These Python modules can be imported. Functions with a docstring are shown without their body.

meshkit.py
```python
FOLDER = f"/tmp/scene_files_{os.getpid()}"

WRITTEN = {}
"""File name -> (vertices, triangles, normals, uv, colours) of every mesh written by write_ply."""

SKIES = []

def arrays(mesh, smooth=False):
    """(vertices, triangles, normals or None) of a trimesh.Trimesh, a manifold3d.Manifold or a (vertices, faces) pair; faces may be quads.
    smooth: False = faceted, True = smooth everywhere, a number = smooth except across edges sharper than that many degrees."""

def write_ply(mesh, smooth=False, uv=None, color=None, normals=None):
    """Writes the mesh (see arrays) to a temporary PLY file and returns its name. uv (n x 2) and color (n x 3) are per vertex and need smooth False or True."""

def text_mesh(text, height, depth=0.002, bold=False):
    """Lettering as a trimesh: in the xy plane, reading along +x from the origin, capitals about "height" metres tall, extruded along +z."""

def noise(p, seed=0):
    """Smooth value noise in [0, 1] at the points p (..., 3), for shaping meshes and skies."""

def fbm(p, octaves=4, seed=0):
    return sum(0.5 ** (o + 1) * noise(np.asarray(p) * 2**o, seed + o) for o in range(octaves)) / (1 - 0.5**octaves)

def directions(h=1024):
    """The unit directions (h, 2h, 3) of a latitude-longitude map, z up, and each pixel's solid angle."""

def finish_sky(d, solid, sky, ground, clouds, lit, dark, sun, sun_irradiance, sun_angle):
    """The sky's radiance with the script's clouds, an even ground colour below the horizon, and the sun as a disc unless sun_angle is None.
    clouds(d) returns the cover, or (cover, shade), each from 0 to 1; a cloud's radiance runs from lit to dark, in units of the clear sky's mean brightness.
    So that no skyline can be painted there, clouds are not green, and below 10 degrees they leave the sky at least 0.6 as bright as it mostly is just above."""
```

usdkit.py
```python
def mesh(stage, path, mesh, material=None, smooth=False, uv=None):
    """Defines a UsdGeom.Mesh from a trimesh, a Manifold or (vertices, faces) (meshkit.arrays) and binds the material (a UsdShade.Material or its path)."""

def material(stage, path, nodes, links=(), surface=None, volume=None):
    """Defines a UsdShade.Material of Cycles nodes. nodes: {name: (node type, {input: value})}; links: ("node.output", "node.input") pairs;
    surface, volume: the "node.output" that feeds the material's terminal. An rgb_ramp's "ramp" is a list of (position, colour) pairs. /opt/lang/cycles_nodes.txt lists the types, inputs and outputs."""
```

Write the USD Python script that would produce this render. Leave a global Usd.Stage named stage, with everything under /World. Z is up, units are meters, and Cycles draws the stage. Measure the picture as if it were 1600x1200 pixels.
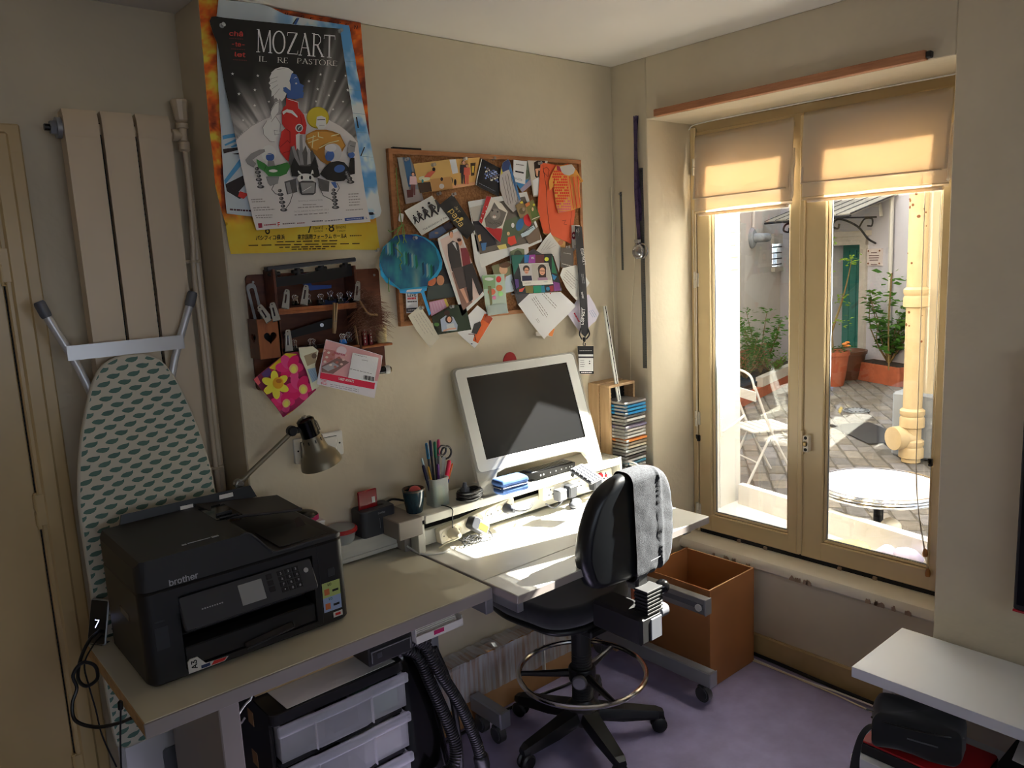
import math, random
import numpy as np
import trimesh, manifold3d, shapely, glob
from shapely.geometry import Polygon, LineString, Point, box as sbox
from shapely import affinity
from pxr import Usd, UsdGeom, UsdLux, UsdShade, Gf, Sdf, Vt
import usdkit, meshkit
EXPOSURE, SKY, SUN, HOUSE_H = 1.35, 0.32, 10.0, 4.52

stage = Usd.Stage.CreateInMemory()
UsdGeom.SetStageUpAxis(stage, 'Z')
UsdGeom.SetStageMetersPerUnit(stage, 1.0)
stage.SetDefaultPrim(UsdGeom.Xform.Define(stage, '/World').GetPrim())
UsdGeom.Scope.Define(stage, '/World/Looks')

# ------------------------------------------------------------------ camera, sky, sun, exposure
EYE = np.array([-2.590, -2.311, 1.7355])
FPX = 1224.55                                   # focal length in pixels of a 1600 px wide frame
YAW, PITCH, ROLL = -0.704061, -0.159836, -0.0487632
def _rz(a): return np.array([[math.cos(a), -math.sin(a), 0], [math.sin(a), math.cos(a), 0], [0, 0, 1]])
def _rx(a): return np.array([[1, 0, 0], [0, math.cos(a), -math.sin(a)], [0, math.sin(a), math.cos(a)]])
CAM = _rz(YAW) @ _rx(math.pi / 2 + PITCH) @ _rz(ROLL)      # columns: right, up, back
cam = UsdGeom.Camera.Define(stage, '/World/camera')
m4 = np.eye(4); m4[:3, :3] = CAM; m4[:3, 3] = EYE
cam.AddTransformOp().Set(Gf.Matrix4d(*m4.T.ravel().tolist()))
cam.CreateHorizontalApertureAttr(36.0)
cam.CreateVerticalApertureAttr(27.0)
cam.CreateFocalLengthAttr(36.0 * FPX / 1600)
cam.CreateClippingRangeAttr(Gf.Vec2f(0.02, 200))
cam.CreateExposureAttr(EXPOSURE)

TO_SUN = np.array([1.376, -0.29, 1.12]); TO_SUN /= np.linalg.norm(TO_SUN)
sky = UsdLux.DomeLight.Define(stage, '/World/sky')
sky.CreateIntensityAttr(SKY)
sky.CreateColorAttr(Gf.Vec3f(0.82, 0.92, 1.06))
sun = UsdLux.DistantLight.Define(stage, '/World/sun')
sun.CreateIntensityAttr(SUN)
sun.CreateNormalizeAttr(True)
sun.CreateAngleAttr(0.55)
sun.CreateColorAttr(Gf.Vec3f(1.0, 0.945, 0.86))
_z = TO_SUN; _x = np.cross([0, 0, 1], _z); _x /= np.linalg.norm(_x); _y = np.cross(_z, _x)
m4 = np.eye(4); m4[:3, 0], m4[:3, 1], m4[:3, 2] = _x, _y, _z
sun.AddTransformOp().Set(Gf.Matrix4d(*m4.T.ravel().tolist()))

# ------------------------------------------------------------------ measuring: where a sight line meets a real plane of the room
def at(px, py, axis, value):
    d = CAM @ np.array([(px - 800) / FPX, -(py - 600) / FPX, -1.0])
    k = 'xyz'.index(axis)
    return EYE + d * (value - EYE[k]) / d[k]

# ------------------------------------------------------------------ names, things, parts
_used = {}
def numbered(parent, name):
    n = _used.get((parent, name), 0); _used[(parent, name)] = n + 1
    return f'{parent}/{name}' + (f'_{n:03d}' if n else '')
def tag(p, label=None, cat=None, group=None, kind=None):
    p = p.GetPrim() if hasattr(p, 'GetPrim') else p
    for k, v in (('label', label), ('category', cat), ('group', group), ('kind', kind)):
        if v: p.SetCustomDataByKey(k, v)
    return p
GROUPS = dict(push_pin='clear push pins on the wall', pen='pens in the frosted tub', disc_case='disc cases in the wooden rack', binder_clip='binder clips on the wall shelf', letter_clip='silver letter clips on the wall shelf', snapshot='photos pinned on the cork board', matchbox='red matchboxes on the wall shelf', floor_cable='cables along the skirting', socket_strip='socket strips under the monitor shelf', disc_rack='wooden disc racks', roman_blind='linen roman blinds', pebble='stones on the outer ledge', steel_rule='steel rules on the wall', clothes_peg='wooden clothes pegs', stored_box='boxes in the drawer tower', square_plug='square plugs under the shelf', bistro_chair='white bistro chairs outside', flowering_shrub='shrubs in the brick bed', bushy_plant='low plants in the brick bed', end_lead='leads at the shelf end', receipt='till receipts', paper_cutout='orange paper clothes', label_card='printed cards on the cork board')
def thing(name, label, cat, loc=(0, 0, 0), rz=0, group=None, kind=None, mat=None):
    group = group or GROUPS.get(name)
    x = UsdGeom.Xform.Define(stage, numbered('/World', name))
    if mat is not None: x.AddTransformOp().Set(Gf.Matrix4d(*np.asarray(mat).T.ravel().tolist()))
    else:
        x.AddTranslateOp().Set(Gf.Vec3d(*map(float, loc)))
        if rz: x.AddRotateZOp().Set(float(rz))
    return tag(x, label, cat, group, kind)
def part(parent, name, mesh, mat, smooth=35, label=None, kind=None, uvc=None):
    path = numbered(str(parent.GetPath()), name)
    m = usdkit.mesh(stage, path, mesh, LOOKS[mat] if isinstance(mat, str) else mat, smooth=smooth)
    return tag(m, label, None, None, kind)
def solo(name, mesh, mat, label, cat, group=None, smooth=35, kind=None):
    m = usdkit.mesh(stage, numbered('/World', name), mesh, LOOKS[mat] if isinstance(mat, str) else mat, smooth=smooth)
    return tag(m, label, cat, group, kind)
def struct(name, mesh, mat, parent=None, smooth=35):
    p = '/World' if parent is None else str(parent.GetPath())
    m = usdkit.mesh(stage, numbered(p, name), mesh, LOOKS[mat], smooth=smooth)
    return tag(m, None, None, None, None if parent else 'structure')
def sgroup(name, loc=(0, 0, 0)):
    x = UsdGeom.Xform.Define(stage, numbered('/World', name)); x.AddTranslateOp().Set(Gf.Vec3d(*loc))
    return tag(x, kind='structure')
def dup(src, loc, rz=0, label=None, group=None, cat=None, rx=0, ry=0, mat=None):
    was = src.GetCustomData()
    base = src.GetName()
    while base[-4:-3] == '_' and base[-3:].isdigit(): base = base[:-4]
    x = UsdGeom.Xform.Define(stage, numbered('/World', base))
    p = x.GetPrim()
    p.GetReferences().AddInternalReference(src.GetPath())
    x.ClearXformOpOrder()
    if mat is not None: x.AddTransformOp(opSuffix='place').Set(Gf.Matrix4d(*np.asarray(mat).T.ravel().tolist()))
    else:
        x.AddTranslateOp(opSuffix='place').Set(Gf.Vec3d(*map(float, loc)))
        if rz: x.AddRotateZOp(opSuffix='place').Set(float(rz))
        if rx: x.AddRotateXOp(opSuffix='place').Set(float(rx))
        if ry: x.AddRotateYOp(opSuffix='place').Set(float(ry))
    p.SetInstanceable(True)
    return tag(p, label or was['label'], cat or was['category'], group or was.get('group'))

# ------------------------------------------------------------------ shapes
cat_ = trimesh.util.concatenate
def join(*ms):
    ms = [m for x in ms for m in (x if isinstance(x, (list, tuple)) else [x])]
    return cat_(ms) if len(ms) > 1 else ms[0]
def man(m): return trimesh.Trimesh(*(lambda a: (a.vert_properties[:, :3], a.tri_verts))(m.to_mesh()), process=False)
def hullp(pts): return man(manifold3d.Manifold.hull_points(np.asarray(pts, float)))
def bx(x0, x1, y0, y1, z0, z1, c=0.0):
    """box, chamfered by c"""
    if c <= 0:
        m = trimesh.creation.box((abs(x1 - x0), abs(y1 - y0), abs(z1 - z0)))
        m.apply_translation(((x0 + x1) / 2, (y0 + y1) / 2, (z0 + z1) / 2)); return m
    lo, hi = np.minimum((x0, y0, z0), (x1, y1, z1)), np.maximum((x0, y0, z0), (x1, y1, z1))
    c = min(c, (hi - lo).min() / 2.01); pts = []
    for sx in (0, 1):
        for sy in (0, 1):
            for sz in (0, 1):
                p = np.array([(lo, hi)[s][i] for i, s in enumerate((sx, sy, sz))])
                d = np.array([c if s == 0 else -c for s in (sx, sy, sz)])
                for k in range(3):
                    q = p + d; q[k] = p[k]; pts.append(q)
    return hullp(pts)
def rbx(x0, x1, y0, y1, z0, z1, r, n=12, axis='z', c=0.002):
    """box rounded about one axis with radius r, edges of the end faces chamfered"""
    lim = {'x': ((y0, y1), (z0, z1), (x0, x1)), 'y': ((x0, x1), (z0, z1), (y0, y1)), 'z': ((x0, x1), (y0, y1), (z0, z1))}[axis]
    (a0, a1), (b0, b1), (e0, e1) = [tuple(sorted(l)) for l in lim]
    r = min(r, (a1 - a0) / 2.01, (b1 - b0) / 2.01); pts = []
    for ca, cb, st in ((a1 - r, b1 - r, 0), (a0 + r, b1 - r, 1), (a0 + r, b0 + r, 2), (a1 - r, b0 + r, 3)):
        for i in range(n // 4 + 2):
            t = math.pi / 2 * (st + i / (n // 4 + 1))
            for e, rr in ((e0, r - c), (e0 + c, r), (e1 - c, r), (e1, r - c)):
                pts.append((ca + rr * math.cos(t), cb + rr * math.sin(t), e))
    pts = np.array(pts)
    return hullp(pts[:, {'x': [2, 0, 1], 'y': [0, 2, 1], 'z': [0, 1, 2]}[axis]])
def ball(c, r, n=2, s=(1, 1, 1)):
    m = trimesh.creation.icosphere(n, r); m.vertices *= s; m.apply_translation(c); return m
def cyl(p0, p1, r, n=20, r1=None):
    return lathe_on(p0, p1, [(r, 0), ((r if r1 is None else r1), 1)], n)
def lathe_on(p0, p1, prof, n=24, caps=True):
    """a lathed solid about the line p0-p1; prof: (radius, fraction along the line)"""
    p0, p1 = np.asarray(p0, float), np.asarray(p1, float); t = p1 - p0; L = np.linalg.norm(t); t = t / L
    a = np.cross(t, [0, 0, 1.0] if abs(t[2]) < 0.9 else [1.0, 0, 0]); a /= np.linalg.norm(a); b = np.cross(t, a)
    ang = np.arange(n) * 2 * np.pi / n
    ring = np.cos(ang)[:, None] * a + np.sin(ang)[:, None] * b
    V, F, k = [], [], len(prof)
    for r, f in prof: V.append(p0 + t * L * f + ring * max(r, 1e-5))
    V = np.vstack(V)
    for i in range(k - 1):
        for j in range(n):
            q = (i * n + j, i * n + (j + 1) % n, (i + 1) * n + (j + 1) % n, (i + 1) * n + j)
            F += [(q[0], q[1], q[2]), (q[0], q[2], q[3])]
    if caps:
        V = np.vstack([V, p0 + t * L * prof[0][1], p0 + t * L * prof[-1][1]]); c0, c1 = len(V) - 2, len(V) - 1
        for j in range(n):
            F.append((c0, (j + 1) % n, j)); F.append((c1, (k - 1) * n + j, (k - 1) * n + (j + 1) % n))
    return trimesh.Trimesh(V, F, process=False)
def lathe(prof, n=28, c=(0, 0, 0), caps=True):
    """prof: (radius, z)"""
    z0, z1 = prof[0][1], prof[-1][1]
    c = np.asarray(c, float)
    lo, hi = min(z for _, z in prof), max(z for _, z in prof)
    return lathe_on(c + [0, 0, lo], c + [0, 0, hi], [(r, (z - lo) / (hi - lo)) for r, z in prof], n, caps)
def smooth_path(pts, k=6):
    pts = np.asarray(pts, float)
    if len(pts) < 3: return pts
    P = np.vstack([2 * pts[0] - pts[1], pts, 2 * pts[-1] - pts[-2]]); out = []
    for i in range(1, len(P) - 2):
        for t in np.arange(k) / k:
            out.append(0.5 * (2 * P[i] + (P[i + 1] - P[i - 1]) * t + (2 * P[i - 1] - 5 * P[i] + 4 * P[i + 1] - P[i + 2]) * t * t + (3 * P[i] - P[i - 1] - 3 * P[i + 1] + P[i + 2]) * t ** 3))
    return np.array(out + [pts[-1]])
def tube(pts, r, n=8, k=6, closed=False):
    """round tube along a smoothed path; r a number or one per path point"""
    pts = np.asarray(pts, float)
    P = smooth_path(pts, k) if k > 1 else pts
    m = len(P)
    R = np.full(m, r) if np.ndim(r) == 0 else np.interp(np.linspace(0, 1, m), np.linspace(0, 1, len(r)), r)
    T = np.gradient(P, axis=0); T /= np.linalg.norm(T, axis=1, keepdims=True) + 1e-12
    a = np.cross(T[0], [0, 0, 1.0] if abs(T[0][2]) < 0.9 else [1.0, 0, 0]); a /= np.linalg.norm(a)
    V, ang = [], np.arange(n) * 2 * np.pi / n
    for i in range(m):
        a = a - T[i] * (a @ T[i]); a /= np.linalg.norm(a) + 1e-12; b = np.cross(T[i], a)
        V.append(P[i] + R[i] * (np.cos(ang)[:, None] * a + np.sin(ang)[:, None] * b))
    V = np.vstack(V + [P[:1], P[-1:]]); F = []
    for i in range(m - 1):
        for j in range(n):
            q = (i * n + j, i * n + (j + 1) % n, (i + 1) * n + (j + 1) % n, (i + 1) * n + j)
            F += [(q[0], q[1], q[2]), (q[0], q[2], q[3])]
    for j in range(n):
        F.append((m * n, (j + 1) % n, j)); F.append((m * n + 1, (m - 1) * n + j, (m - 1) * n + (j + 1) % n))
    return trimesh.Trimesh(V, F, process=False)
def ring(c, R, r, n=40, k=8, axis='z', arc=2 * math.pi, st=0.0):
    t = np.linspace(st, st + arc, n + 1)
    p = np.stack([R * np.cos(t), R * np.sin(t), 0 * t], 1)[:, {'z': [0, 1, 2], 'x': [2, 0, 1], 'y': [0, 2, 1]}[axis]]
    return tube(p + np.asarray(c), r, k, 1)
def prism(poly, h0, h1, axis='z'):
    """outline (points or shapely polygon) extruded from h0 to h1 along an axis; outline coordinates are the other two axes in order"""
    if not hasattr(poly, 'area'): poly = Polygon(poly)
    if not poly.is_valid: poly = poly.buffer(0)
    ms = []
    for g in getattr(poly, 'geoms', [poly]):
        m = trimesh.creation.extrude_polygon(g, abs(h1 - h0), engine='earcut'); m.apply_translation((0, 0, min(h0, h1))); ms.append(m)
    m = join(ms)
    if axis != 'z':
        m.vertices = m.vertices[:, {'x': [2, 0, 1], 'y': [0, 2, 1]}[axis]]
        if axis == 'y': m.invert()
    return m
def rrect(x0, y0, x1, y1, r, n=6):
    return sbox(x0 + r, y0 + r, x1 - r, y1 - r).buffer(r, quad_segs=n)
def mv(m, loc=(0, 0, 0), rz=0, rx=0, ry=0, s=None):
    m = m.copy()
    if s is not None: m.vertices *= s
    R = np.eye(3)
    for a, k in ((rx, 0), (ry, 1), (rz, 2)):
        if a:
            c, n = math.cos(math.radians(a)), math.sin(math.radians(a))
            R = [np.array([[1, 0, 0], [0, c, -n], [0, n, c]]), np.array([[c, 0, n], [0, 1, 0], [-n, 0, c]]), np.array([[c, -n, 0], [n, c, 0], [0, 0, 1]])][k] @ R
    m.vertices = m.vertices @ R.T + np.asarray(loc, float)
    return m
def grid(P):
    """quad sheet through an (n, m, 3) array of points"""
    P = np.asarray(P, float); n, m = P.shape[:2]; i, j = np.meshgrid(np.arange(n - 1), np.arange(m - 1), indexing='ij')
    a = (i * m + j).ravel(); f = np.stack([a, a + 1, a + m + 1, a + m], 1)
    return trimesh.Trimesh(P.reshape(-1, 3), np.vstack([f[:, [0, 1, 2]], f[:, [0, 2, 3]]]), process=False)
def thick(P, t):
    """closed sheet: the grid P and its offset by the vector t"""
    P = np.asarray(P, float); n, m = P.shape[:2]
    Q = P + np.asarray(t, float)
    rim = lambda A: np.concatenate([A[0, :], A[1:, -1], A[-1, -2::-1], A[-2::-1, 0]])
    a, b = rim(P), rim(Q)
    g = grid(Q); h = grid(P); h.invert()
    return join(h, g, grid(np.stack([b, a])))
def diff(a, *bs):
    A = manifold3d.Manifold(manifold3d.Mesh(np.asarray(a.vertices, np.float32), np.asarray(a.faces, np.uint32)))
    for b in bs: A = A - manifold3d.Manifold(manifold3d.Mesh(np.asarray(b.vertices, np.float32), np.asarray(b.faces, np.uint32)))
    return man(A)
def frame4(origin, xdir, zdir):
    """4x4 placing local x along xdir and local z as near zdir as can be"""
    x = np.asarray(xdir, float); x /= np.linalg.norm(x); z = np.asarray(zdir, float); z = z - x * (z @ x); z /= np.linalg.norm(z)
    m = np.eye(4); m[:3, 0], m[:3, 1], m[:3, 2], m[:3, 3] = x, np.cross(z, x), z, origin
    return m
def rot4(loc, rz=0, rx=0, ry=0):
    m = np.eye(4)
    for a, k in ((rx, 0), (ry, 1), (rz, 2)):
        c, n = math.cos(math.radians(a)), math.sin(math.radians(a)); r = np.eye(4)
        r[:3, :3] = [np.array([[1, 0, 0], [0, c, -n], [0, n, c]]), np.array([[c, 0, n], [0, 1, 0], [-n, 0, c]]), np.array([[c, -n, 0], [n, c, 0], [0, 0, 1]])][k]
        m = r @ m
    m[:3, 3] = loc
    return m

# ------------------------------------------------------------------ materials
LOOKS = {}
def lin(c):
    c = np.asarray(c, float) / 255
    return tuple(np.where(c < 0.04045, c / 12.92, ((c + 0.055) / 1.055) ** 2.4))
def M(name, rgb, rough=0.5, metal=0.0, vary=0.0, scale=12.0, bump=0.0, bscale=60.0, stretch=(1, 1, 1), rgb2=None, lo=0.35, hi=0.65, **kw):
    n = {'p': ('principled_bsdf', dict(base_color=lin(rgb), roughness=rough, metallic=metal, **kw))}
    L = []
    if vary or rgb2 is not None or bump:
        n['t'] = ('texture_coordinate', {}); n['m'] = ('mapping', {'scale': stretch}); L.append(('t.object', 'm.vector'))
    if vary or rgb2 is not None:
        c1 = np.array(lin(rgb)); c2 = np.array(lin(rgb2)) if rgb2 is not None else c1 * (1 - vary)
        n['n'] = ('noise_texture', {'scale': scale, 'detail': 5.0, 'roughness': 0.6}); n['r'] = ('rgb_ramp', {'ramp': [(lo, tuple(c2)), (hi, tuple(c1))]})
        L += [('m.vector', 'n.vector'), ('n.fac', 'r.fac'), ('r.color', 'p.base_color')]
    if bump:
        n['bn'] = ('noise_texture', {'scale': bscale, 'detail': 3.0}); n['b'] = ('bump', {'strength': 1.0, 'distance': bump})
        L += [('m.vector', 'bn.vector'), ('bn.fac', 'b.height'), ('b.normal', 'p.normal')]
    LOOKS[name] = usdkit.material(stage, f'/World/Looks/{name}', n, L, surface='p.BSDF')
def glow(name, rgb, k):
    LOOKS[name] = usdkit.material(stage, f'/World/Looks/{name}', {'e': ('emission', {'color': lin(rgb), 'strength': k})}, [], surface='e.emission')
def pane(name, tint=(1, 1, 1), ior=1.5, rough=0.0):
    LOOKS[name] = usdkit.material(stage, f'/World/Looks/{name}', {'t': ('transparent_bsdf', {'color': tint}), 'g': ('glossy_bsdf', {'color': (1, 1, 1), 'roughness': rough}), 'f': ('fresnel', {'IOR': ior}), 'x': ('mix_closure', {})},
        [('f.fac', 'x.fac'), ('t.BSDF', 'x.closure1'), ('g.BSDF', 'x.closure2')], surface='x.closure')
def cloth(name, rgb, trans, through, clear=0.0, bump=0.0):
    """thin cloth or leaf: diffuse + translucent + partly open weave"""
    n = {'d': ('diffuse_bsdf', {'color': lin(rgb)}), 'l': ('translucent_bsdf', {'color': lin(through)}), 'x': ('mix_closure', {'fac': trans}), 'c': ('transparent_bsdf', {}), 'y': ('mix_closure', {'fac': clear})}
    LOOKS[name] = usdkit.material(stage, f'/World/Looks/{name}', n, [('d.BSDF', 'x.closure1'), ('l.BSDF', 'x.closure2'), ('x.closure', 'y.closure1'), ('c.BSDF', 'y.closure2')], surface='y.closure')
def tinted(name, rough=0.5, spec=0.5):
    LOOKS[name] = usdkit.material(stage, f'/World/Looks/{name}', {'a': ('attribute', {'attribute': 'tint'}), 'p': ('principled_bsdf', {'roughness': rough, 'specular_ior_level': spec})}, [('a.color', 'p.base_color')], surface='p.BSDF')
# ------------------------------------------------------------------ the room
M('wall_paint', (216, 203, 176), 0.75, vary=0.10, scale=2.2, bump=0.0012, bscale=45)
M('ceiling_paint', (232, 226, 214), 0.8, vary=0.03, scale=2)
M('lavender_lino', (160, 152, 190), 0.36, rgb2=(142, 134, 168), scale=9, lo=0.3, hi=0.7, bump=0.0004, bscale=160)
M('yellow_gloss', (206, 178, 126), 0.32, vary=0.10, scale=4, bump=0.0008, bscale=20)
M('window_cream', (216, 192, 146), 0.35, vary=0.06, scale=5)
M('trim_white', (226, 216, 196), 0.45, vary=0.05, scale=6)
M('chipped', (166, 140, 116), 0.9)
M('bare_wood', (190, 132, 92), 0.55, rgb2=(164, 108, 72), scale=7, stretch=(10, 1, 10))
M('skirting', (196, 168, 116), 0.4, vary=0.15, scale=8)
M('dark', (12, 11, 11), 0.7)
M('black_plastic', (20, 20, 21), 0.38)
M('brass_wood', (176, 112, 58), 0.4)
M('rubber_seal', (150, 160, 170), 0.5)
pane('window_glass', (0.97, 0.985, 0.98), 1.52)
H = 2.5
YN = 0.199                    # back of the niche
XE = -1.705                   # corner of the chimney breast
XW, YW = -4.3, -4.7           # the far ends of the room behind the camera
struct('floor', bx(XW, 0.34, YW, 0.36, -0.12, 0), 'lavender_lino')
struct('ceiling', bx(XW, 0.42, YW, 0.40, H, H + 0.15), 'ceiling_paint')
struct('wall_back', bx(XE, 0.0, 0.0, 0.36, 0, H, 0.004), 'wall_paint')
struct('wall_niche', bx(XW, XE, YN, 0.36, 0, H), 'wall_paint')
struct('wall_left', bx(XW - 0.15, XW, YW, 0.36, 0, H), 'wall_paint')
wf_ = sgroup('wall_front')  # unseen wall with a window opening added behind the camera for fill daylight
for x0, x1, z0, z1 in ((XW - 0.15, -3.8, 0, H), (-0.8, 0.40, 0, H), (-3.8, -0.8, 0, 0.95), (-3.8, -0.8, 2.13, H)): struct('panel', bx(x0, x1, YW - 0.15, YW, z0, z1), 'wall_paint', wf_)
for x in np.linspace(-3.8, -0.85, 4): struct('mullion', bx(x, x + 0.05, YW - 0.10, YW - 0.04, 0.95, 2.13), 'window_cream', wf_)  # uprights of the added window
for z in (0.95, 2.08): struct('transom', bx(-3.8, -0.8, YW - 0.10, YW - 0.04, z, z + 0.05), 'window_cream', wf_)
struct('ground', bx(-12, 8, -16, YW - 0.16, -0.4, -0.3), 'dark')  # unseen ground outside the added window, near-black to limit sunlit bounce
# window wall: left cheek, lintel, pier and the thin apron below the sill
YL, YR, XO = -0.182, -1.344, 0.40
wr = sgroup('wall_right')
struct('cheek', bx(0, XO, YL, 0.36, 0, H, 0.003), 'wall_paint', wr)
struct('lintel', bx(0, XO, YR, YL, 2.26, H, 0.003), 'wall_paint', wr)
struct('pier', bx(0, XO, YW, YR, 0, H, 0.003), 'wall_paint', wr)
struct('apron', bx(0.20, XO, YR, YL, 0, 0.40), 'wall_paint', wr)
# sill with a worn, chipped nose
rng = np.random.default_rng(4)
ys = np.linspace(YR, YL, 120)
prof = [(0.30, 0.445), (0.215, 0.443), (0.185, 0.436), (0.172, 0.420), (0.172, 0.402), (0.185, 0.392), (0.30, 0.390)]
P = np.array([[(x + (0.004 * meshkit.noise([[y * 40, 1.5, 0.5]])[0] if i in (3, 4) else 0), y, z) for i, (x, z) in enumerate(prof)] for y in ys])
struct('trim_1', join(grid(P), prism(prof, YR, YR + 0.001, 'y'), prism(prof, YL - 0.001, YL, 'y')), 'trim_white')
chips = []
for k in range(15):
    y = -0.30 - 0.95 * rng.random(); w = 0.008 + 0.03 * rng.random() ** 2
    pts = [(y + w * (i / 7 - 0.5), 0.404 + 0.007 * rng.random() + (0.010 if 0 < i < 7 else 0) * rng.random()) for i in range(8)] + [(y + w * 0.5, 0.397), (y - w * 0.5, 0.397)]
    chips.append(prism(pts, 0.1705, 0.176, 'x'))
struct('chipped_paint', join(chips), 'chipped', stage.GetPrimAtPath('/World/wall_right'))
# skirting, its loose cables
struct('baseboard_window', prism([(0.188, 0.0), (0.188, 0.094), (0.193, 0.100), (0.2, 0.100), (0.2, 0.0)], YR, YL, 'y'), 'skirting')
struct('baseboard_back', prism([(0.0, 0.0), (0.0, 0.100), (-0.007, 0.100), (-0.012, 0.094), (-0.012, 0.0)], XE, -0.001, 'x'), 'skirting')
struct('baseboard_pier', prism([(0.0, 0.0), (0.0, 0.100), (-0.007, 0.100), (-0.012, 0.094), (-0.012, 0.0)], YW, YR, 'y'), 'skirting')
# ------------------------------------------------------------------ door in the niche wall, seen edge on at far left
d = sgroup('door_1')
DX0, DX1, DZ = -3.06, -2.152, 2.147
for x0, x1 in ((DX0, DX0 + 0.085), (DX1 - 0.085, DX1)):
    struct('architrave', join(bx(x0, x1, YN - 0.022, YN, 0, DZ, 0.004), bx(x0 + 0.012, x1 - 0.03, YN - 0.030, YN, 0, DZ - 0.02, 0.006)), 'yellow_gloss', d)
struct('architrave', bx(DX0, DX1, YN - 0.0225, YN, DZ - 0.075, DZ + 0.002, 0.004), 'yellow_gloss', d)
struct('door_leaf', bx(DX0 + 0.09, DX1 - 0.089, YN - 0.012, YN, 0.008, DZ - 0.08, 0.003), 'yellow_gloss', d)
struct('gap', bx(DX0 + 0.08, DX1 - 0.08, YN - 0.003, YN, 0.0, DZ - 0.07), 'dark', d)
for z in (1.78, 1.10, 0.30):
    struct('hinge', join(cyl((DX1 - 0.089, YN - 0.018, z - 0.045), (DX1 - 0.089, YN - 0.018, z - 0.003), 0.008, 12), cyl((DX1 - 0.089, YN - 0.018, z + 0.003), (DX1 - 0.089, YN - 0.018, z + 0.045), 0.008, 12), cyl((DX1 - 0.089, YN - 0.018, z - 0.055), (DX1 - 0.089, YN - 0.018, z + 0.05), 0.0055, 10), bx(DX1 - 0.089, DX1 - 0.06, YN - 0.026, YN - 0.018, z - 0.045, z + 0.045, 0.001)), 'yellow_gloss', d)
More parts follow.
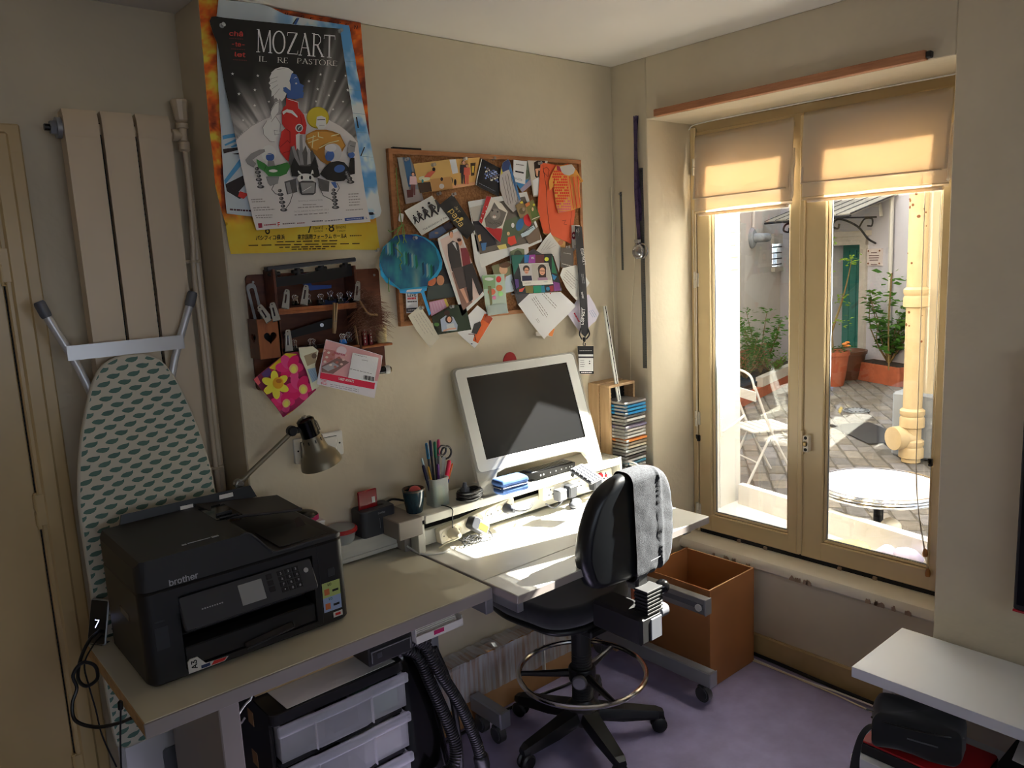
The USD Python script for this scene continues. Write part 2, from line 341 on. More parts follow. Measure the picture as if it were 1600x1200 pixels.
# ------------------------------------------------------------------ casement window
w = sgroup('window_1')
XG = 0.286                    # room face of the sashes
YA, YB, ZB, ZT = -0.196, -1.335, 0.447, 2.245
YM = -0.708
ybx = lambda x0, x1, ya, yb, z0, z1, c=0.004: bx(x0, x1, ya, yb, z0, z1, c)
XF = XG + 0.012
struct('frame', join(ybx(XF, XO - 0.02, YA + 0.014, YA - 0.02, ZB, ZT), ybx(XF, XO - 0.02, YB, YB + 0.03, ZB, ZT), ybx(XF, XO - 0.02, YA + 0.014, YB, ZT - 0.03, 2.26), ybx(XF, XO - 0.02, YA + 0.014, YB, 0.40, ZB + 0.006)), 'window_cream', w)
def sash(ya, yb, g0, g1, z0=0.462, z1=2.225, gz0=0.540, gz1=2.130):
    s = join(ybx(XG, XG + 0.045, ya, g0, z0, z1), ybx(XG, XG + 0.045, g1, yb, z0, z1), ybx(XG + 0.0008, XG + 0.0442, ya - 0.005, yb + 0.005, z0, gz0), ybx(XG + 0.0008, XG + 0.0442, ya - 0.005, yb + 0.005, gz1, z1),
             ybx(XG + 0.010, XG + 0.038, g0 + 0.002, g0 - 0.010, gz0, gz1, 0.006), ybx(XG + 0.010, XG + 0.038, g1 - 0.002, g1 + 0.010, gz0, gz1, 0.006), ybx(XG + 0.010, XG + 0.038, g0, g1, gz0 - 0.002, gz0 + 0.010, 0.006), ybx(XG + 0.010, XG + 0.038, g0, g1, gz1 - 0.010, gz1 + 0.002, 0.006))
    struct('sash', s, 'window_cream', w)
    fr = lambda i, t: join(bx(XG + 0.020, XG + 0.026, g0 - 0.008, g0 - 0.008 - t, gz0 + 0.008, gz1 - 0.008), bx(XG + 0.020, XG + 0.026, g1 + 0.008, g1 + 0.008 + t, gz0 + 0.008, gz1 - 0.008), bx(XG + 0.020, XG + 0.026, g0 - 0.008, g1 + 0.008, gz0 + 0.008, gz0 + 0.008 + t))
    struct('glazing_seal', fr(0, 0.005), 'rubber_seal', w)
    struct('pane', bx(XG + 0.022, XG + 0.026, g0 - 0.006, g1 + 0.006, gz0 + 0.006, gz1 - 0.006), 'window_glass', w)
sash(-0.212, YM, -0.280, -0.652)
sash(YM - 0.003, -1.290, -0.804, -1.212)
struct('jamb_stop', join(ybx(XG - 0.002, XF, -1.293, YB, ZB, ZT), ybx(XG - 0.002, XF, YA + 0.014, -0.209, ZB, ZT)), 'window_cream', w)
struct('meeting_bead', ybx(XG - 0.010, XG + 0.002, YM - 0.012, YM + 0.010, 0.47, 2.215, 0.004), 'window_cream', w)
# lever handle of the right sash: plate, square stub, two screws
hz = at(1263, 692, 'x', XG)
hy, hz = hz[1], hz[2]
struct('handle_plate', prism(rrect(hy - 0.012, hz - 0.034, hy + 0.012, hz + 0.034, 0.007), XG - 0.022, XG, 'x'), 'trim_white', w)
struct('handle_keeper', bx(XG - 0.016, XG, hy + 0.016, hy + 0.028, hz - 0.050, hz + 0.052, 0.003), 'window_cream', w)
M('dull_brass', (120, 100, 66), 0.35, 0.8)
struct('handle_stub', join(bx(XG - 0.032, XG - 0.020, hy - 0.008, hy + 0.008, hz - 0.009, hz + 0.010, 0.003)), 'dull_brass', w)
for s in (-1, 1): struct('handle_screw', cyl((XG - 0.0235, hy, hz + s * 0.024), (XG - 0.021, hy, hz + s * 0.024), 0.0065, 14), 'dark', w)
for z in (2.08, 1.60, 0.98, 0.55):
    struct('window_hinge', join(cyl((XG - 0.008, -0.206, z - 0.035), (XG - 0.008, -0.206, z - 0.002), 0.007, 12), cyl((XG - 0.008, -0.206, z + 0.002), (XG - 0.008, -0.206, z + 0.035), 0.007, 12), bx(XG - 0.004, XG + 0.004, -0.222, -0.198, z - 0.03, z + 0.03, 0.001)), 'trim_white', w)
for z in (1.98, 1.30, 0.75):
    struct('window_hinge', join(cyl((XG - 0.008, -1.296, z - 0.035), (XG - 0.008, -1.296, z + 0.035), 0.007, 12)), 'trim_white', w)
for y in (-0.42, -0.55, -0.88, -1.02): struct('drain_plug', bx(0.282, 0.30, y - 0.008, y + 0.008, 0.4445, 0.459, 0.002), 'chipped', w)
struct('bottom_gap', bx(0.290, 0.31, -0.215, -1.285, 0.4455, 0.462), 'dark', w)
# wooden batten screwed to the lintel, end black
M('pipe_white', (214, 206, 188), 0.4)
bt = thing('wooden_batten', 'long raw wooden batten screwed to the lintel above the window', 'batten')
part(bt, 'lath', bx(-0.026, 0.0, -1.266, -0.2385, 2.2605, 2.288, 0.002), 'bare_wood')
part(bt, 'end_clip', join(bx(-0.020, 0, -1.282, -1.266, 2.264, 2.284, 0.003)), 'black_plastic', label='black plastic end clip')
part(bt, 'end_clip', prism([(-0.262, 2.2885), (-0.239, 2.291), (-0.238, 2.2885)], -0.014, -0.002, 'x'), 'black_plastic')
# ------------------------------------------------------------------ the courtyard outside
G = -0.15
M('render_white', (214, 210, 204), 0.8, vary=0.07, scale=1.6, bump=0.003, bscale=14)
M('render_lilac', (208, 206, 214), 0.8, vary=0.06, scale=1.4, bump=0.003, bscale=14)
M('render_cream', (204, 190, 160), 0.75, vary=0.06, scale=2)
M('plinth_grey', (150, 156, 162), 0.7, vary=0.1, scale=3)
M('stone_mould', (206, 200, 190), 0.8, vary=0.12, scale=8)
M('teal_door', (44, 122, 112), 0.5, vary=0.12, scale=4)
M('yard_wall', (104, 96, 88), 0.9)
M('iron', (44, 44, 48), 0.5, 0.3)
M('canopy_glass', (176, 172, 156), 0.35, vary=0.35, scale=24, stretch=(1, 1, 1))
M('pipe_cream', (214, 190, 146), 0.45, rgb2=(204, 178, 132), scale=5)
M('rust', (128, 78, 46), 0.85)
M('terracotta', (186, 100, 66), 0.7, vary=0.2, scale=9)
M('glazed_brown', (112, 72, 52), 0.3, vary=0.25, scale=7)
M('soil', (58, 44, 34), 0.95, vary=0.4, scale=30)
M('stem_brown', (126, 104, 62), 0.8)
for i, c in enumerate(((128, 122, 114), (114, 110, 106), (142, 134, 122), (122, 114, 102), (134, 130, 128))): M(f'cobble_{i}', c, 0.8, vary=0.25, scale=12, bump=0.004, bscale=30)
M('grout', (98, 92, 82), 0.95, vary=0.2, scale=14)
M('brick_red', (168, 92, 62), 0.85, vary=0.3, scale=20)
M('mortar', (160, 140, 120), 0.9)
M('white_metal', (206, 204, 198), 0.4)
M('chrome', (210, 210, 212), 0.12, 1.0)
for i, (c, t) in enumerate((((70, 112, 52), (120, 170, 60)), ((94, 134, 62), (150, 196, 70)), ((52, 92, 52), (92, 140, 56)), ((128, 160, 66), (180, 214, 84)))): cloth(f'leaf_{i}', c, 0.35, t)

wall = lambda name, P, z0, z1, t, mat: struct(name, wallseg(P, z0, z1, t), mat)
def wallseg(P, z0, z1, t):
    """wall standing on the plan line P (room side), thickness t to its left-hand side"""
    (ax, ay), (bx_, by) = P; d = np.array([bx_ - ax, by - ay]); d /= np.linalg.norm(d); n = np.array([-d[1], d[0]]) * t
    return prism([(ax, ay), (bx_, by), (bx_ + n[0], by + n[1]), (ax + n[0], ay + n[1])], z0, z1)
pave = sgroup('courtyard_paving')
struct('bed', bx(0.42, 13, -7, 9, G - 0.25, G - 0.012), 'grout', pave)
# alley wall on the left, door wall at the end, the cream house on the right
LA, LB = np.array([3.6, 3.02]), np.array([9.15, 4.62])
ld = (LB - LA) / np.linalg.norm(LB - LA); ln = np.array([ld[1], -ld[0]])       # along the wall; into the alley
DA, DB = np.array([9.15, 4.62]), np.array([7.75, 1.55])
dd = (DB - DA) / np.linalg.norm(DB - DA); dn = np.array([dd[1], -dd[0]])
if dn[0] > 0: dn = -dn
def on(A, dirn, px, py, off=0.0):
    """sight line met with the upright plane through A along dirn (moved off towards the viewer)"""
    n = np.array([dirn[1], -dirn[0]]); n = n if (EYE[:2] - A) @ n > 0 else -n
    r = CAM @ np.array([(px - 800) / FPX, -(py - 600) / FPX, -1.0])
    return EYE + r * (((A + n * off - EYE[:2]) @ n) / (r[:2] @ n))
alley = sgroup('wall_alley')
sA = lambda p: (p[:2] - LA) @ ld
Lm = lambda s0, s1, z0, z1, o0, o1: prism([tuple(LA + ld * s0 + ln * o0), tuple(LA + ld * s1 + ln * o0), tuple(LA + ld * s1 + ln * o1), tuple(LA + ld * s0 + ln * o1)], z0, z1)
w0, w1 = on(LA, ld, 1206, 418), on(LA, ld, 1233, 380)
ws0, ws1, wz0, wz1 = sA(w0), sA(w1) + 0.25, w0[2], w1[2]
a = Lm(-1.6, np.linalg.norm(LB - LA), G, 6.2, 0, -0.4)
a = diff(a, Lm(ws0, ws1, wz0, wz1, 0.1, -0.25))
struct('render', a, 'render_white', alley)
fw = sgroup('window_2')
struct('surround', join(Lm(ws0 - 0.06, ws1 + 0.06, wz1, wz1 + 0.16, -0.01, 0.05), Lm(ws0 - 0.04, ws1 + 0.04, wz0 - 0.07, wz0, -0.01, 0.06)), 'stone_mould', fw)
struct('frame', join(Lm(ws0, ws0 + 0.05, wz0, wz1, -0.22, -0.16), Lm(ws1 - 0.05, ws1, wz0, wz1, -0.22, -0.16), Lm(ws0 + (ws1 - ws0) * 0.48, ws0 + (ws1 - ws0) * 0.54, wz0, wz1, -0.22, -0.17)), 'white_metal', fw)
M('dark_glass', (60, 70, 72), 0.08)
struct('pane', Lm(ws0, ws1, wz0, wz1, -0.25, -0.20), 'dark_glass', fw)
for k in range(4): struct('bar', Lm(ws0 - 0.02, ws1 + 0.02, wz0 + (k + 0.35) * (wz1 - wz0) / 4, wz0 + (k + 0.35) * (wz1 - wz0) / 4 + 0.018, 0.0, 0.03), 'iron', fw)
# vent cowl on the alley wall with its pipe
v = on(LA, ld, 1174, 372); v3 = np.array([*v[:2], v[2]]); n3 = np.array([*ln, 0]); l3 = np.array([*ld, 0])
t = thing('wall_vent', 'round grey vent cowl with a pipe stub on the alley wall', 'vent')
part(t, 'flange', lathe_on(v3, v3 + n3 * 0.05, [(0.15, 0), (0.15, 0.4), (0.12, 1)], 24), 'plinth_grey')
part(t, 'elbow', tube([v3 + n3 * 0.03, v3 + n3 * 0.12, v3 + n3 * 0.14 + l3 * 0.1, v3 + n3 * 0.14 + l3 * 0.32], 0.065, 12), 'plinth_grey')
part(t, 'rim', ring(v3 + n3 * 0.02, 0.10, 0.02, 24, 6, 'y'), 'plinth_grey')
u = on(LA, ld, 1179, 345)
t = solo('wall_conduit', tube([[*(v[:2] + ln * 0.03), v[2] + 0.15], [*(u[:2] + ln * 0.03), 3.6]], 0.02, 8, 1), 'white_metal', 'thin white conduit rising above the round vent cowl', 'pipe')
# far wall with the teal door
far = sgroup('wall_courtyard')
sD = lambda p: (p[:2] - DA) @ dd
Dm = lambda s0, s1, z0, z1, o0, o1: prism([tuple(DA + dd * s0 + dn * o0), tuple(DA + dd * s1 + dn * o0), tuple(DA + dd * s1 + dn * o1), tuple(DA + dd * s0 + dn * o1)], z0, z1)
q = lambda px, py, off=0.0: (lambda p: (sD(p), p[2]))(on(DA, dd, px, py, off))
o0, o1, oz = q(1291, 384)[0], q(1347, 384)[0], q(1300, 384)[1]
struct('render', diff(Dm(-0.1, np.linalg.norm(DB - DA) + 0.6, G, 6.2, 0, -0.7), Dm(o0, o1, G - 1, oz, 0.2, -0.55)), 'render_lilac', far)
fd = sgroup('door_2')
struct('surround', join(Dm(o0 - 0.12, o0, G, oz + 0.12, -0.01, 0.04), Dm(o1, o1 + 0.12, G, oz + 0.12, -0.01, 0.04), Dm(o0 - 0.12, o1 + 0.12, oz, oz + 0.12, -0.01, 0.05), Dm(o0 - 0.18, o1 + 0.18, oz + 0.12, oz + 0.19, -0.01, 0.10)), 'stone_mould', fd)
struct('door_leaf', Dm(o0 - 0.02, o1 + 0.02, G, oz, -0.45, -0.30), 'teal_door', fd)
for k in range(5): struct('plank', Dm(o0 + 0.02 + k * (o1 - o0) / 5, o0 + (k + 1) * (o1 - o0) / 5, G + 0.05, oz - 0.08, -0.30, -0.285), 'teal_door', fd)
# glazed canopy on scrolled iron brackets
c0, c1 = q(1262, 336), q(1404, 340)
cz = q(1330, 345)[1] + 0.02
t = thing('door_canopy', 'shallow glazed canopy on scrolled black iron brackets over the teal door', 'canopy')
D3 = lambda s, o, z: np.array([*(DA + dd * s + dn * o), z])
cs0, cs1 = c0[0], c1[0]
P = np.array([[D3(s, o, z) for o, z in ((0.02, cz + 0.26), (0.75, cz + 0.03))] for s in np.linspace(cs0, cs1, 14)])
part(t, 'glass_roof', thick(P, (0, 0, 0.02)), 'canopy_glass')
part(t, 'front_rail', tube([D3(cs0, 0.75, cz + 0.02), D3(cs1, 0.75, cz + 0.02)], 0.018, 6, 1), 'iron')
for k in range(8): part(t, 'glazing_bar', tube([D3(cs0 + (cs1 - cs0) * k / 7, 0.03, cz + 0.275), D3(cs0 + (cs1 - cs0) * k / 7, 0.75, cz + 0.045)], 0.012, 5, 1), 'iron')
for s in (q(1290, 350)[0], q(1372, 345)[0]):
    pts = [D3(s, 0.03, cz - 0.35), D3(s, 0.16, cz - 0.28), D3(s, 0.32, cz - 0.12), D3(s, 0.55, cz - 0.02), D3(s, 0.68, cz - 0.02), D3(s, 0.72, cz - 0.10), D3(s, 0.64, cz - 0.13), D3(s, 0.62, cz - 0.07)]
    part(t, 'bracket', join(tube(pts, 0.014, 6), tube([D3(s, 0.30, cz - 0.12), D3(s, 0.22, cz - 0.02), D3(s, 0.10, cz - 0.02), D3(s, 0.10, cz - 0.11), D3(s, 0.17, cz - 0.11)], 0.011, 6), tube([D3(s, 0.03, cz), D3(s, 0.72, cz + 0.01)], 0.012, 6, 1)), 'iron')
# marble plaque
M('marble', (226, 214, 210), 0.35, vary=0.08, scale=9)
M('engraving', (120, 96, 96), 0.6)
p0, p1 = q(1357, 415), q(1380, 388)
t = thing('marble_plaque', 'pale marble plaque with engraved lines on the courtyard wall right of the teal door', 'plaque')
part(t, 'slab', Dm(p0[0], p1[0], p0[1], p1[1], 0.0, 0.03), 'marble')
part(t, 'engraved_line', join([Dm(p0[0] + (p1[0] - p0[0]) * a0, p0[0] + (p1[0] - p0[0]) * a1, z, z + 0.012, 0.029, 0.032) for a0, a1, z in ((0.3, 0.7, p1[1] - 0.06), (0.15, 0.85, p1[1] - 0.10), (0.15, 0.85, p1[1] - 0.13), (0.2, 0.8, p1[1] - 0.16), (0.3, 0.75, p1[1] - 0.22))]), 'engraving')
for s_ in (p0[0] + 0.03, p1[0] - 0.03):
    for z in (p0[1] + 0.03, p1[1] - 0.03): part(t, 'bolt', cyl(D3(s_, 0.028, z), D3(s_, 0.036, z), 0.012, 8), 'rust')
e0 = q(1394, 470)[0]
solo('wall_downpipe', tube([D3(e0, 0.05, 0.45), D3(e0, 0.05, 2.4), D3(e0 + 0.01, 0.05, 5)], 0.03, 8, 1), 'white_metal', 'slim white downpipe on the courtyard wall right of the marble plaque', 'pipe')
solo('wall_cable', tube([D3(q(1278, 318)[0], 0.05, q(1300, 320)[1]), D3(q(1380, 320)[0], 0.05, q(1380, 320)[1]), D3(q(1382, 330)[0], 0.05, q(1382, 338)[1])], 0.025, 6, 1), 'white_metal', 'white pipe running along the wall above the glazed canopy', 'pipe')
# cream house on the right: corner block with grey plinth; roof line decides how far the sun reaches into the room
CX, CY, CH = 4.35, 0.60, HOUSE_H
house = sgroup('wall_house')
struct('block', bx(CX, CX + 5, -9, CY, G, CH, 0.01), 'render_cream', house)
struct('plinth', bx(CX - 0.06, CX + 4, -9, CY + 0.07, G, 0.42, 0.02), 'plinth_grey', house)
struct('eaves', bx(CX - 0.03, CX + 5, -9, CY + 0.05, CH - 0.12, CH, 0.02), 'stone_mould', house)
# cast iron drain pipe on the house corner, with sockets and an inspection cap
pc = at(1427, 600, 'x', CX - 0.16)
px_, py_ = CX - 0.16, pc[1]
t = thing('drain_pipe', 'fat cream cast iron drain pipe with rust spots on the house corner', 'pipe')
zz = lambda py: at(1430, py, 'x', CX - 0.2)[2]
part(t, 'shaft', cyl((px_, py_, G), (px_, py_, 4.0), 0.075, 24), 'pipe_cream')
for py in (462, 652, 700):
    z = zz(py); part(t, 'socket', lathe([(0.076, z - 0.10), (0.098, z - 0.09), (0.098, z - 0.02), (0.088, z), (0.098, z + 0.02), (0.098, z + 0.05), (0.076, z + 0.07)], 24, (px_, py_, 0), False), 'pipe_cream')
z = zz(686)
part(t, 'inspection_cap', join(cyl((px_ - 0.05, py_ + 0.06, z), (px_ - 0.13, py_ + 0.10, z), 0.10, 24), cyl((px_, py_, z), (px_ - 0.08, py_ + 0.07, z), 0.08, 20)), 'pipe_cream')
rs = random.Random(5)
spots = []
for k in range(26):
    zz_ = rs.choice((rs.uniform(1.9, 2.5), rs.uniform(0.6, 2.3))); an = math.radians(rs.uniform(120, 250)); r_ = rs.uniform(0.004, 0.016)
    n = np.array([math.cos(an), math.sin(an), 0]); spots.append(lathe_on(np.array([px_, py_, zz_]) + n * 0.073, np.array([px_, py_, zz_]) + n * 0.077, [(r_, 0), (r_ * 0.7, 1)], 7))
part(t, 'rust_spot', join(spots), 'rust', kind='stuff')
# wall closing the yard behind, only ever seen in reflections
struct('wall_yard', join(bx(0.42, 3.4, 3.2, 3.6, G, 6), bx(0.42, 0.8, 1.2, 3.4, G, 7), bx(0.40, 0.55, -9, 1.3, 2.9, 7), bx(0.40, 0.44, -9, YR - 0.1, G, 2.95), bx(0.40, 0.44, YL + 0.1, 1.3, G, 2.95)), 'yard_wall')
# white shutter folded open beside the window
t = thing('window_shutter', 'white painted shutter standing open outside the left window sash', 'shutter')
SY = -0.005
part(t, 'board', bx(0.44, 0.935, SY, SY + 0.035, 0.28, 2.5, 0.004), 'white_metal')
for k in range(5): part(t, 'slat', bx(0.84, 0.90, SY - 0.012, SY, 1.62 + k * 0.062, 1.64 + k * 0.062, 0.003), 'white_metal')
part(t, 'batten', bx(0.742, 0.750, SY - 0.006, SY, 0.28, 2.5, 0.002), 'white_metal')
q_ = at(1126, 668, 'y', SY)
part(t, 'latch', join(bx(q_[0] - 0.012, q_[0] + 0.012, SY - 0.012, SY, q_[2] - 0.05, q_[2] + 0.05, 0.003), tube([(q_[0], SY - 0.012, q_[2] - 0.02), (q_[0] + 0.05, SY - 0.05, q_[2] + 0.02), (q_[0] + 0.12, SY - 0.06, q_[2] + 0.05)], 0.007, 8)), 'white_metal')
# low white parapet in front of the window, stones and shells on its ledge
struct('trim_2', join(prism([(0.86, -0.04), (0.90, -0.04), (0.66, -1.34), (0.60, -1.34)], G, 0.506)), 'render_white')
struct('trim_3', bx(0.40, 0.92, -1.40, 0.04, G, 0.40), 'render_white')
# ------------------------------------------------------------------ courtyard: setts, planting, bistro set
rs = np.random.default_rng(11)
# stone setts, coursed across the alley; the nearest are parts, the rest one mesh
cells = []
cd_ = np.array([0.80, 0.60]); cn_ = np.array([-0.60, 0.80])
for j in range(-46, 66):
    off = rs.random() * 0.2; i = -6.0 + off
    while i < 12.0:
        w = 0.16 + 0.10 * rs.random(); c = cn_ * (j * 0.145) + cd_ * (i + w / 2); i += w + 0.014
        if not (0.98 < c[0] < 9.0) or c[0] > CX - 0.15 and c[1] < CY + 0.16: continue
        if (c - LA) @ ln < 0.12 or (c - DA) @ dn < 0.10: continue
        d = np.array([c[0], c[1], G]) - EYE; q = CAM.T @ d
        u_, v_ = 800 + FPX * q[0] / -q[2], 600 - FPX * q[1] / -q[2]
        if 1090 < u_ < 1460 and 540 < v_ < 900: cells.append((np.linalg.norm(d), c, w))
cells.sort(key=lambda t: t[0])
def sett(c, w, simple=False):
    t = rs.uniform(-0.004, 0.005); hw, hh = w / 2, 0.066; a = rs.uniform(-0.04, 0.04)
    e1 = cd_ * math.cos(a) + cn_ * math.sin(a); e2 = -cd_ * math.sin(a) + cn_ * math.cos(a); j = lambda: rs.uniform(-0.006, 0.006)
    B = [c + e1 * (sx * hw + j()) + e2 * (sy * hh + j()) for sx, sy in ((-1, -1), (1, -1), (1, 1), (-1, 1))]
    m = c + (B[0] + B[2] - 2 * c) * 0
    V = [(*p, G - 0.02) for p in B] + [(*(c + (p - c) * 0.95), G + t - 0.006) for p in B] + [(*(c + (p - c) * 0.78), G + t) for p in B]
    F = []
    for l in (0, 4):
        for k in range(4): a_, b_ = l + k, l + (k + 1) % 4; F += [(a_, b_, b_ + 4), (a_, b_ + 4, a_ + 4)]
    F += [(8, 9, 10), (8, 10, 11)]
    return trimesh.Trimesh(V, F, process=False)
for n_, (d_, c, w_) in enumerate(cells[:290]): part(pave, 'sett', sett(c, w_), f'cobble_{n_ * 7 % 5}', smooth=False)
rest = [[], []]
for n_, (d_, c, w_) in enumerate(cells[290:]): rest[n_ % 2].append(sett(c, w_))
for k in (0, 1): part(pave, 'far_setts', join(rest[k]), f'cobble_{k * 3}', smooth=False, kind='stuff')
# drain cover and stone disc
gp = at(1338, 642, 'z', G)
t = thing('drain_cover', 'round fluted drain cover set in the courtyard setts behind the round table', 'drain cover')
part(t, 'plate', lathe([(0.14, G + 0.002), (0.14, G + 0.010), (0.10, G + 0.012)], 28, (gp[0], gp[1], 0)), 'plinth_grey')
for k in range(16):
    a = 2 * math.pi * k / 16; part(t, 'slot', mv(bx(0.085, 0.13, -0.008, 0.008, G + 0.010, G + 0.014), (gp[0], gp[1], 0), rz=math.degrees(a)), 'iron')
gm = at(1358, 676, 'z', G + 0.01)
t = solo('door_mat', mv(rbx(-0.42, 0.42, -0.22, 0.22, G + 0.006, G + 0.016, 0.03), (gm[0], gm[1], 0), rz=52), 'iron', 'dark flat mat lying on the setts in front of the grey plinth', 'mat')
# planting --------------------------------------------------------------
def leaves(n, centre, spread, size, droop=0.3, seed=0, shell=0.0, ratio=2.2):
    r = np.random.default_rng(seed); V, F = [], []
    for _ in range(n):
        d = r.normal(size=3); d /= np.linalg.norm(d); rad = shell + (1 - shell) * r.random() ** 0.5
        c = np.asarray(centre) + d * rad * np.asarray(spread)
        a = r.uniform(0, 6.28); u = np.array([math.cos(a), math.sin(a), r.uniform(-droop, 0.35)]); u /= np.linalg.norm(u)
        w = np.cross(u, [0, 0, 1.0] + r.normal(size=3) * 0.5); w /= np.linalg.norm(w); s = size * r.uniform(0.6, 1.2); n3 = np.cross(w, u)
        k = len(V); V += [c, c + u * s * 0.5 + w * s * 0.5 / ratio * 1.0 + n3 * s * 0.05, c + u * s, c + u * s * 0.5 - w * s * 0.5 / ratio + n3 * s * 0.05]
        F += [(k, k + 1, k + 2), (k, k + 2, k + 3)]
    return trimesh.Trimesh(V, F, process=False)
def shrub(name, label, base, h, r, n, size, leafmat, seed, arms=6, cat='shrub', group=None):
    t = thing(name, label, cat); rr = np.random.default_rng(seed); L, Sx = [], []
    base = np.asarray(base, float)
    for k in range(arms):
        a = rr.uniform(0, 6.28); tip = base + [r * 0.8 * math.cos(a), r * 0.8 * math.sin(a), h * rr.uniform(0.55, 1.0)]
        mid = base + (tip - base) * 0.5 + rr.normal(size=3) * [0.04, 0.04, 0]
        Sx.append(tube([base, mid, tip], [0.012, 0.008, 0.003], 5, 3))
        for q in np.linspace(0.35, 1.0, 5): L.append(leaves(max(3, n // (arms * 5)), base + (tip - base) * q, np.array([r, r, h * 0.22]) * (0.45 - 0.2 * q), size, seed=seed * 77 + k * 9 + int(q * 10)))
    part(t, 'stem', join(Sx), 'stem_brown', kind='stuff'); part(t, 'foliage', join(L), leafmat, smooth=False, kind='stuff')
    return t
ground = lambda px, py: at(px, py, 'z', G)
# raised bed of brick with a stone kerb along the alley wall
k0, k1 = ground(1152, 640), ground(1236, 598)
kd = (k1 - k0)[:2]; kL = np.linalg.norm(kd); kd /= kL; kn = np.array([kd[1], -kd[0]])
pl_ = thing('planting_bed', 'long raised brick bed with a pale stone kerb along the alley wall', 'planter')
KB = lambda s0, s1, o0, o1, z0, z1: prism([tuple(k0[:2] + kd * s0 - kn * o0), tuple(k0[:2] + kd * s1 - kn * o0), tuple(k0[:2] + kd * s1 - kn * o1), tuple(k0[:2] + kd * s0 - kn * o1)], z0, z1)
part(pl_, 'soil', KB(-0.8, kL + 0.5, 0.06, 0.42, G, G + 0.20), 'soil')
part(pl_, 'kerb', KB(-0.8, kL + 0.5, 0.0, 0.07, G, G + 0.13), 'terracotta', label='long reddish kerb')
part(pl_, 'kerb', KB(kL * 0.42, kL + 0.5, -0.01, 0.08, G + 0.131, G + 0.25), 'stone_mould', label='pale stone kerb')
ci = np.array([kn[0], kn[1]])
for row_ in range(5):
    for i in range(14):
        s0 = -0.3 + i * 0.215 + (row_ % 2) * 0.1
        if s0 + 0.2 < kL + 0.5: part(pl_, 'brick', KB(s0, s0 + 0.2, 0.43, 0.52, G + 0.19 + row_ * 0.062, G + 0.245 + row_ * 0.062), 'brick_red')
part(pl_, 'mortar', KB(-0.3, kL + 0.5, 0.435, 0.5, G + 0.1, G + 0.49), 'mortar')
PB = lambda s, o, z=0.2: np.array([*(k0[:2] + kd * s - kn * o), G + z])
shrub('flowering_shrub', 'tall leafy shrub with upright pale shoots at the left end of the brick bed', PB(0.30, 0.30, 0.2), 1.05, 0.26, 520, 0.085, 'leaf_0', 1, 7)
shrub('flowering_shrub', 'dense rounded shrub in the brick bed beside the window mullion', PB(1.55, 0.26, 0.2), 0.86, 0.36, 760, 0.08, 'leaf_0', 2, 9)
shrub('bushy_plant', 'feathery green plant with fine leaves in the middle of the brick bed', PB(1.0, 0.26, 0.2), 0.55, 0.32, 760, 0.05, 'leaf_2', 3, 10)
shrub('bushy_plant', 'feathery green plant at the near left corner of the brick bed', PB(0.16, 0.22, 0.16), 0.32, 0.22, 300, 0.05, 'leaf_2', 4, 8)
shrub('bushy_plant', 'low grassy plant overhanging the pale stone kerb of the bed', PB(1.62, 0.14, 0.2), 0.28, 0.24, 420, 0.045, 'leaf_1', 5, 10)
shrub('broad_leaf_plant', 'small plant with broad light green leaves at the kerb corner', PB(-0.05, 0.10, 0.13), 0.16, 0.10, 40, 0.10, 'leaf_3', 6, 4)
def pot(name, label, c, r, h, mat, cat='pot'):
    t = thing(name, label, cat)
    part(t, 'pot', lathe([(r * 0.66, G), (r * 0.80, G + h * 0.3), (r * 0.97, G + h * 0.88), (r * 1.03, G + h * 0.89), (r * 1.05, G + h), (r * 0.95, G + h), (r * 0.9, G + h * 0.86)], 28, (c[0], c[1], 0), False), mat)
    part(t, 'soil', lathe([(r * 0.9, G + h * 0.84), (r * 0.9, G + h * 0.86)], 20, (c[0], c[1], 0)), 'soil')
    return t
pa, pb = ground(1301, 602), ground(1327, 594)
pot('terracotta_pot', 'tall terracotta pot with a lanky small tree in front of the teal door', pa, 0.20, 0.46, 'terracotta')
pot('glazed_pot', 'wide brown glazed pot right of the terracotta pot by the teal door', pb + [0.1, 0.1, 0], 0.26, 0.40, 'glazed_brown')
t = thing('young_tree', 'lanky young tree with sparse yellow green leaves growing from the terracotta pot', 'tree')
b = np.array([pa[0], pa[1], G + 0.40])
tr_ = [[b, b + [0.03, 0.06, 0.5], b + [0.0, 0.10, 0.95], b + [0.06, 0.16, 1.45]], [b + [0.02, 0.04, 0.3], b + [0.10, -0.08, 0.8], b + [0.14, -0.16, 1.25]], [b + [0.02, 0.08, 0.7], b + [-0.08, 0.16, 1.0], b + [-0.1, 0.18, 1.3]]]
part(t, 'trunk', join([tube(p, [0.018, 0.012, 0.005], 6) for p in tr_]), 'stem_brown', kind='stuff')
part(t, 'foliage', join([leaves(n_, b + np.array(o), (0.16, 0.16, 0.10), 0.075, seed=40 + i) for i, (o, n_) in enumerate((((0.06, 0.16, 1.50), 46), ((0.0, 0.1, 1.05), 26), ((0.14, -0.16, 1.25), 30), ((0.1, -0.05, 0.75), 22), ((-0.1, 0.18, 1.3), 22), ((0.08, -0.1, 0.45), 18)))]), 'leaf_3', smooth=False, kind='stuff')
M('orange_petal', (232, 140, 60), 0.6)
t = thing('marigolds', 'small orange flowers among leaves at the rim of the terracotta pot', 'flowers')
part(t, 'foliage', leaves(60, b + [0.05, -0.10, 0.10], (0.14, 0.14, 0.07), 0.06, seed=60), 'leaf_2', smooth=False, kind='stuff')
part(t, 'blossom', join([mv(ball((0, 0, 0), 0.032, 1, (1, 1, 0.6)), b + np.array(o)) for o in ((0.10, -0.14, 0.17), (0.05, -0.18, 0.13), (0.12, -0.10, 0.12), (0.0, -0.15, 0.16))]), 'orange_petal', kind='stuff')
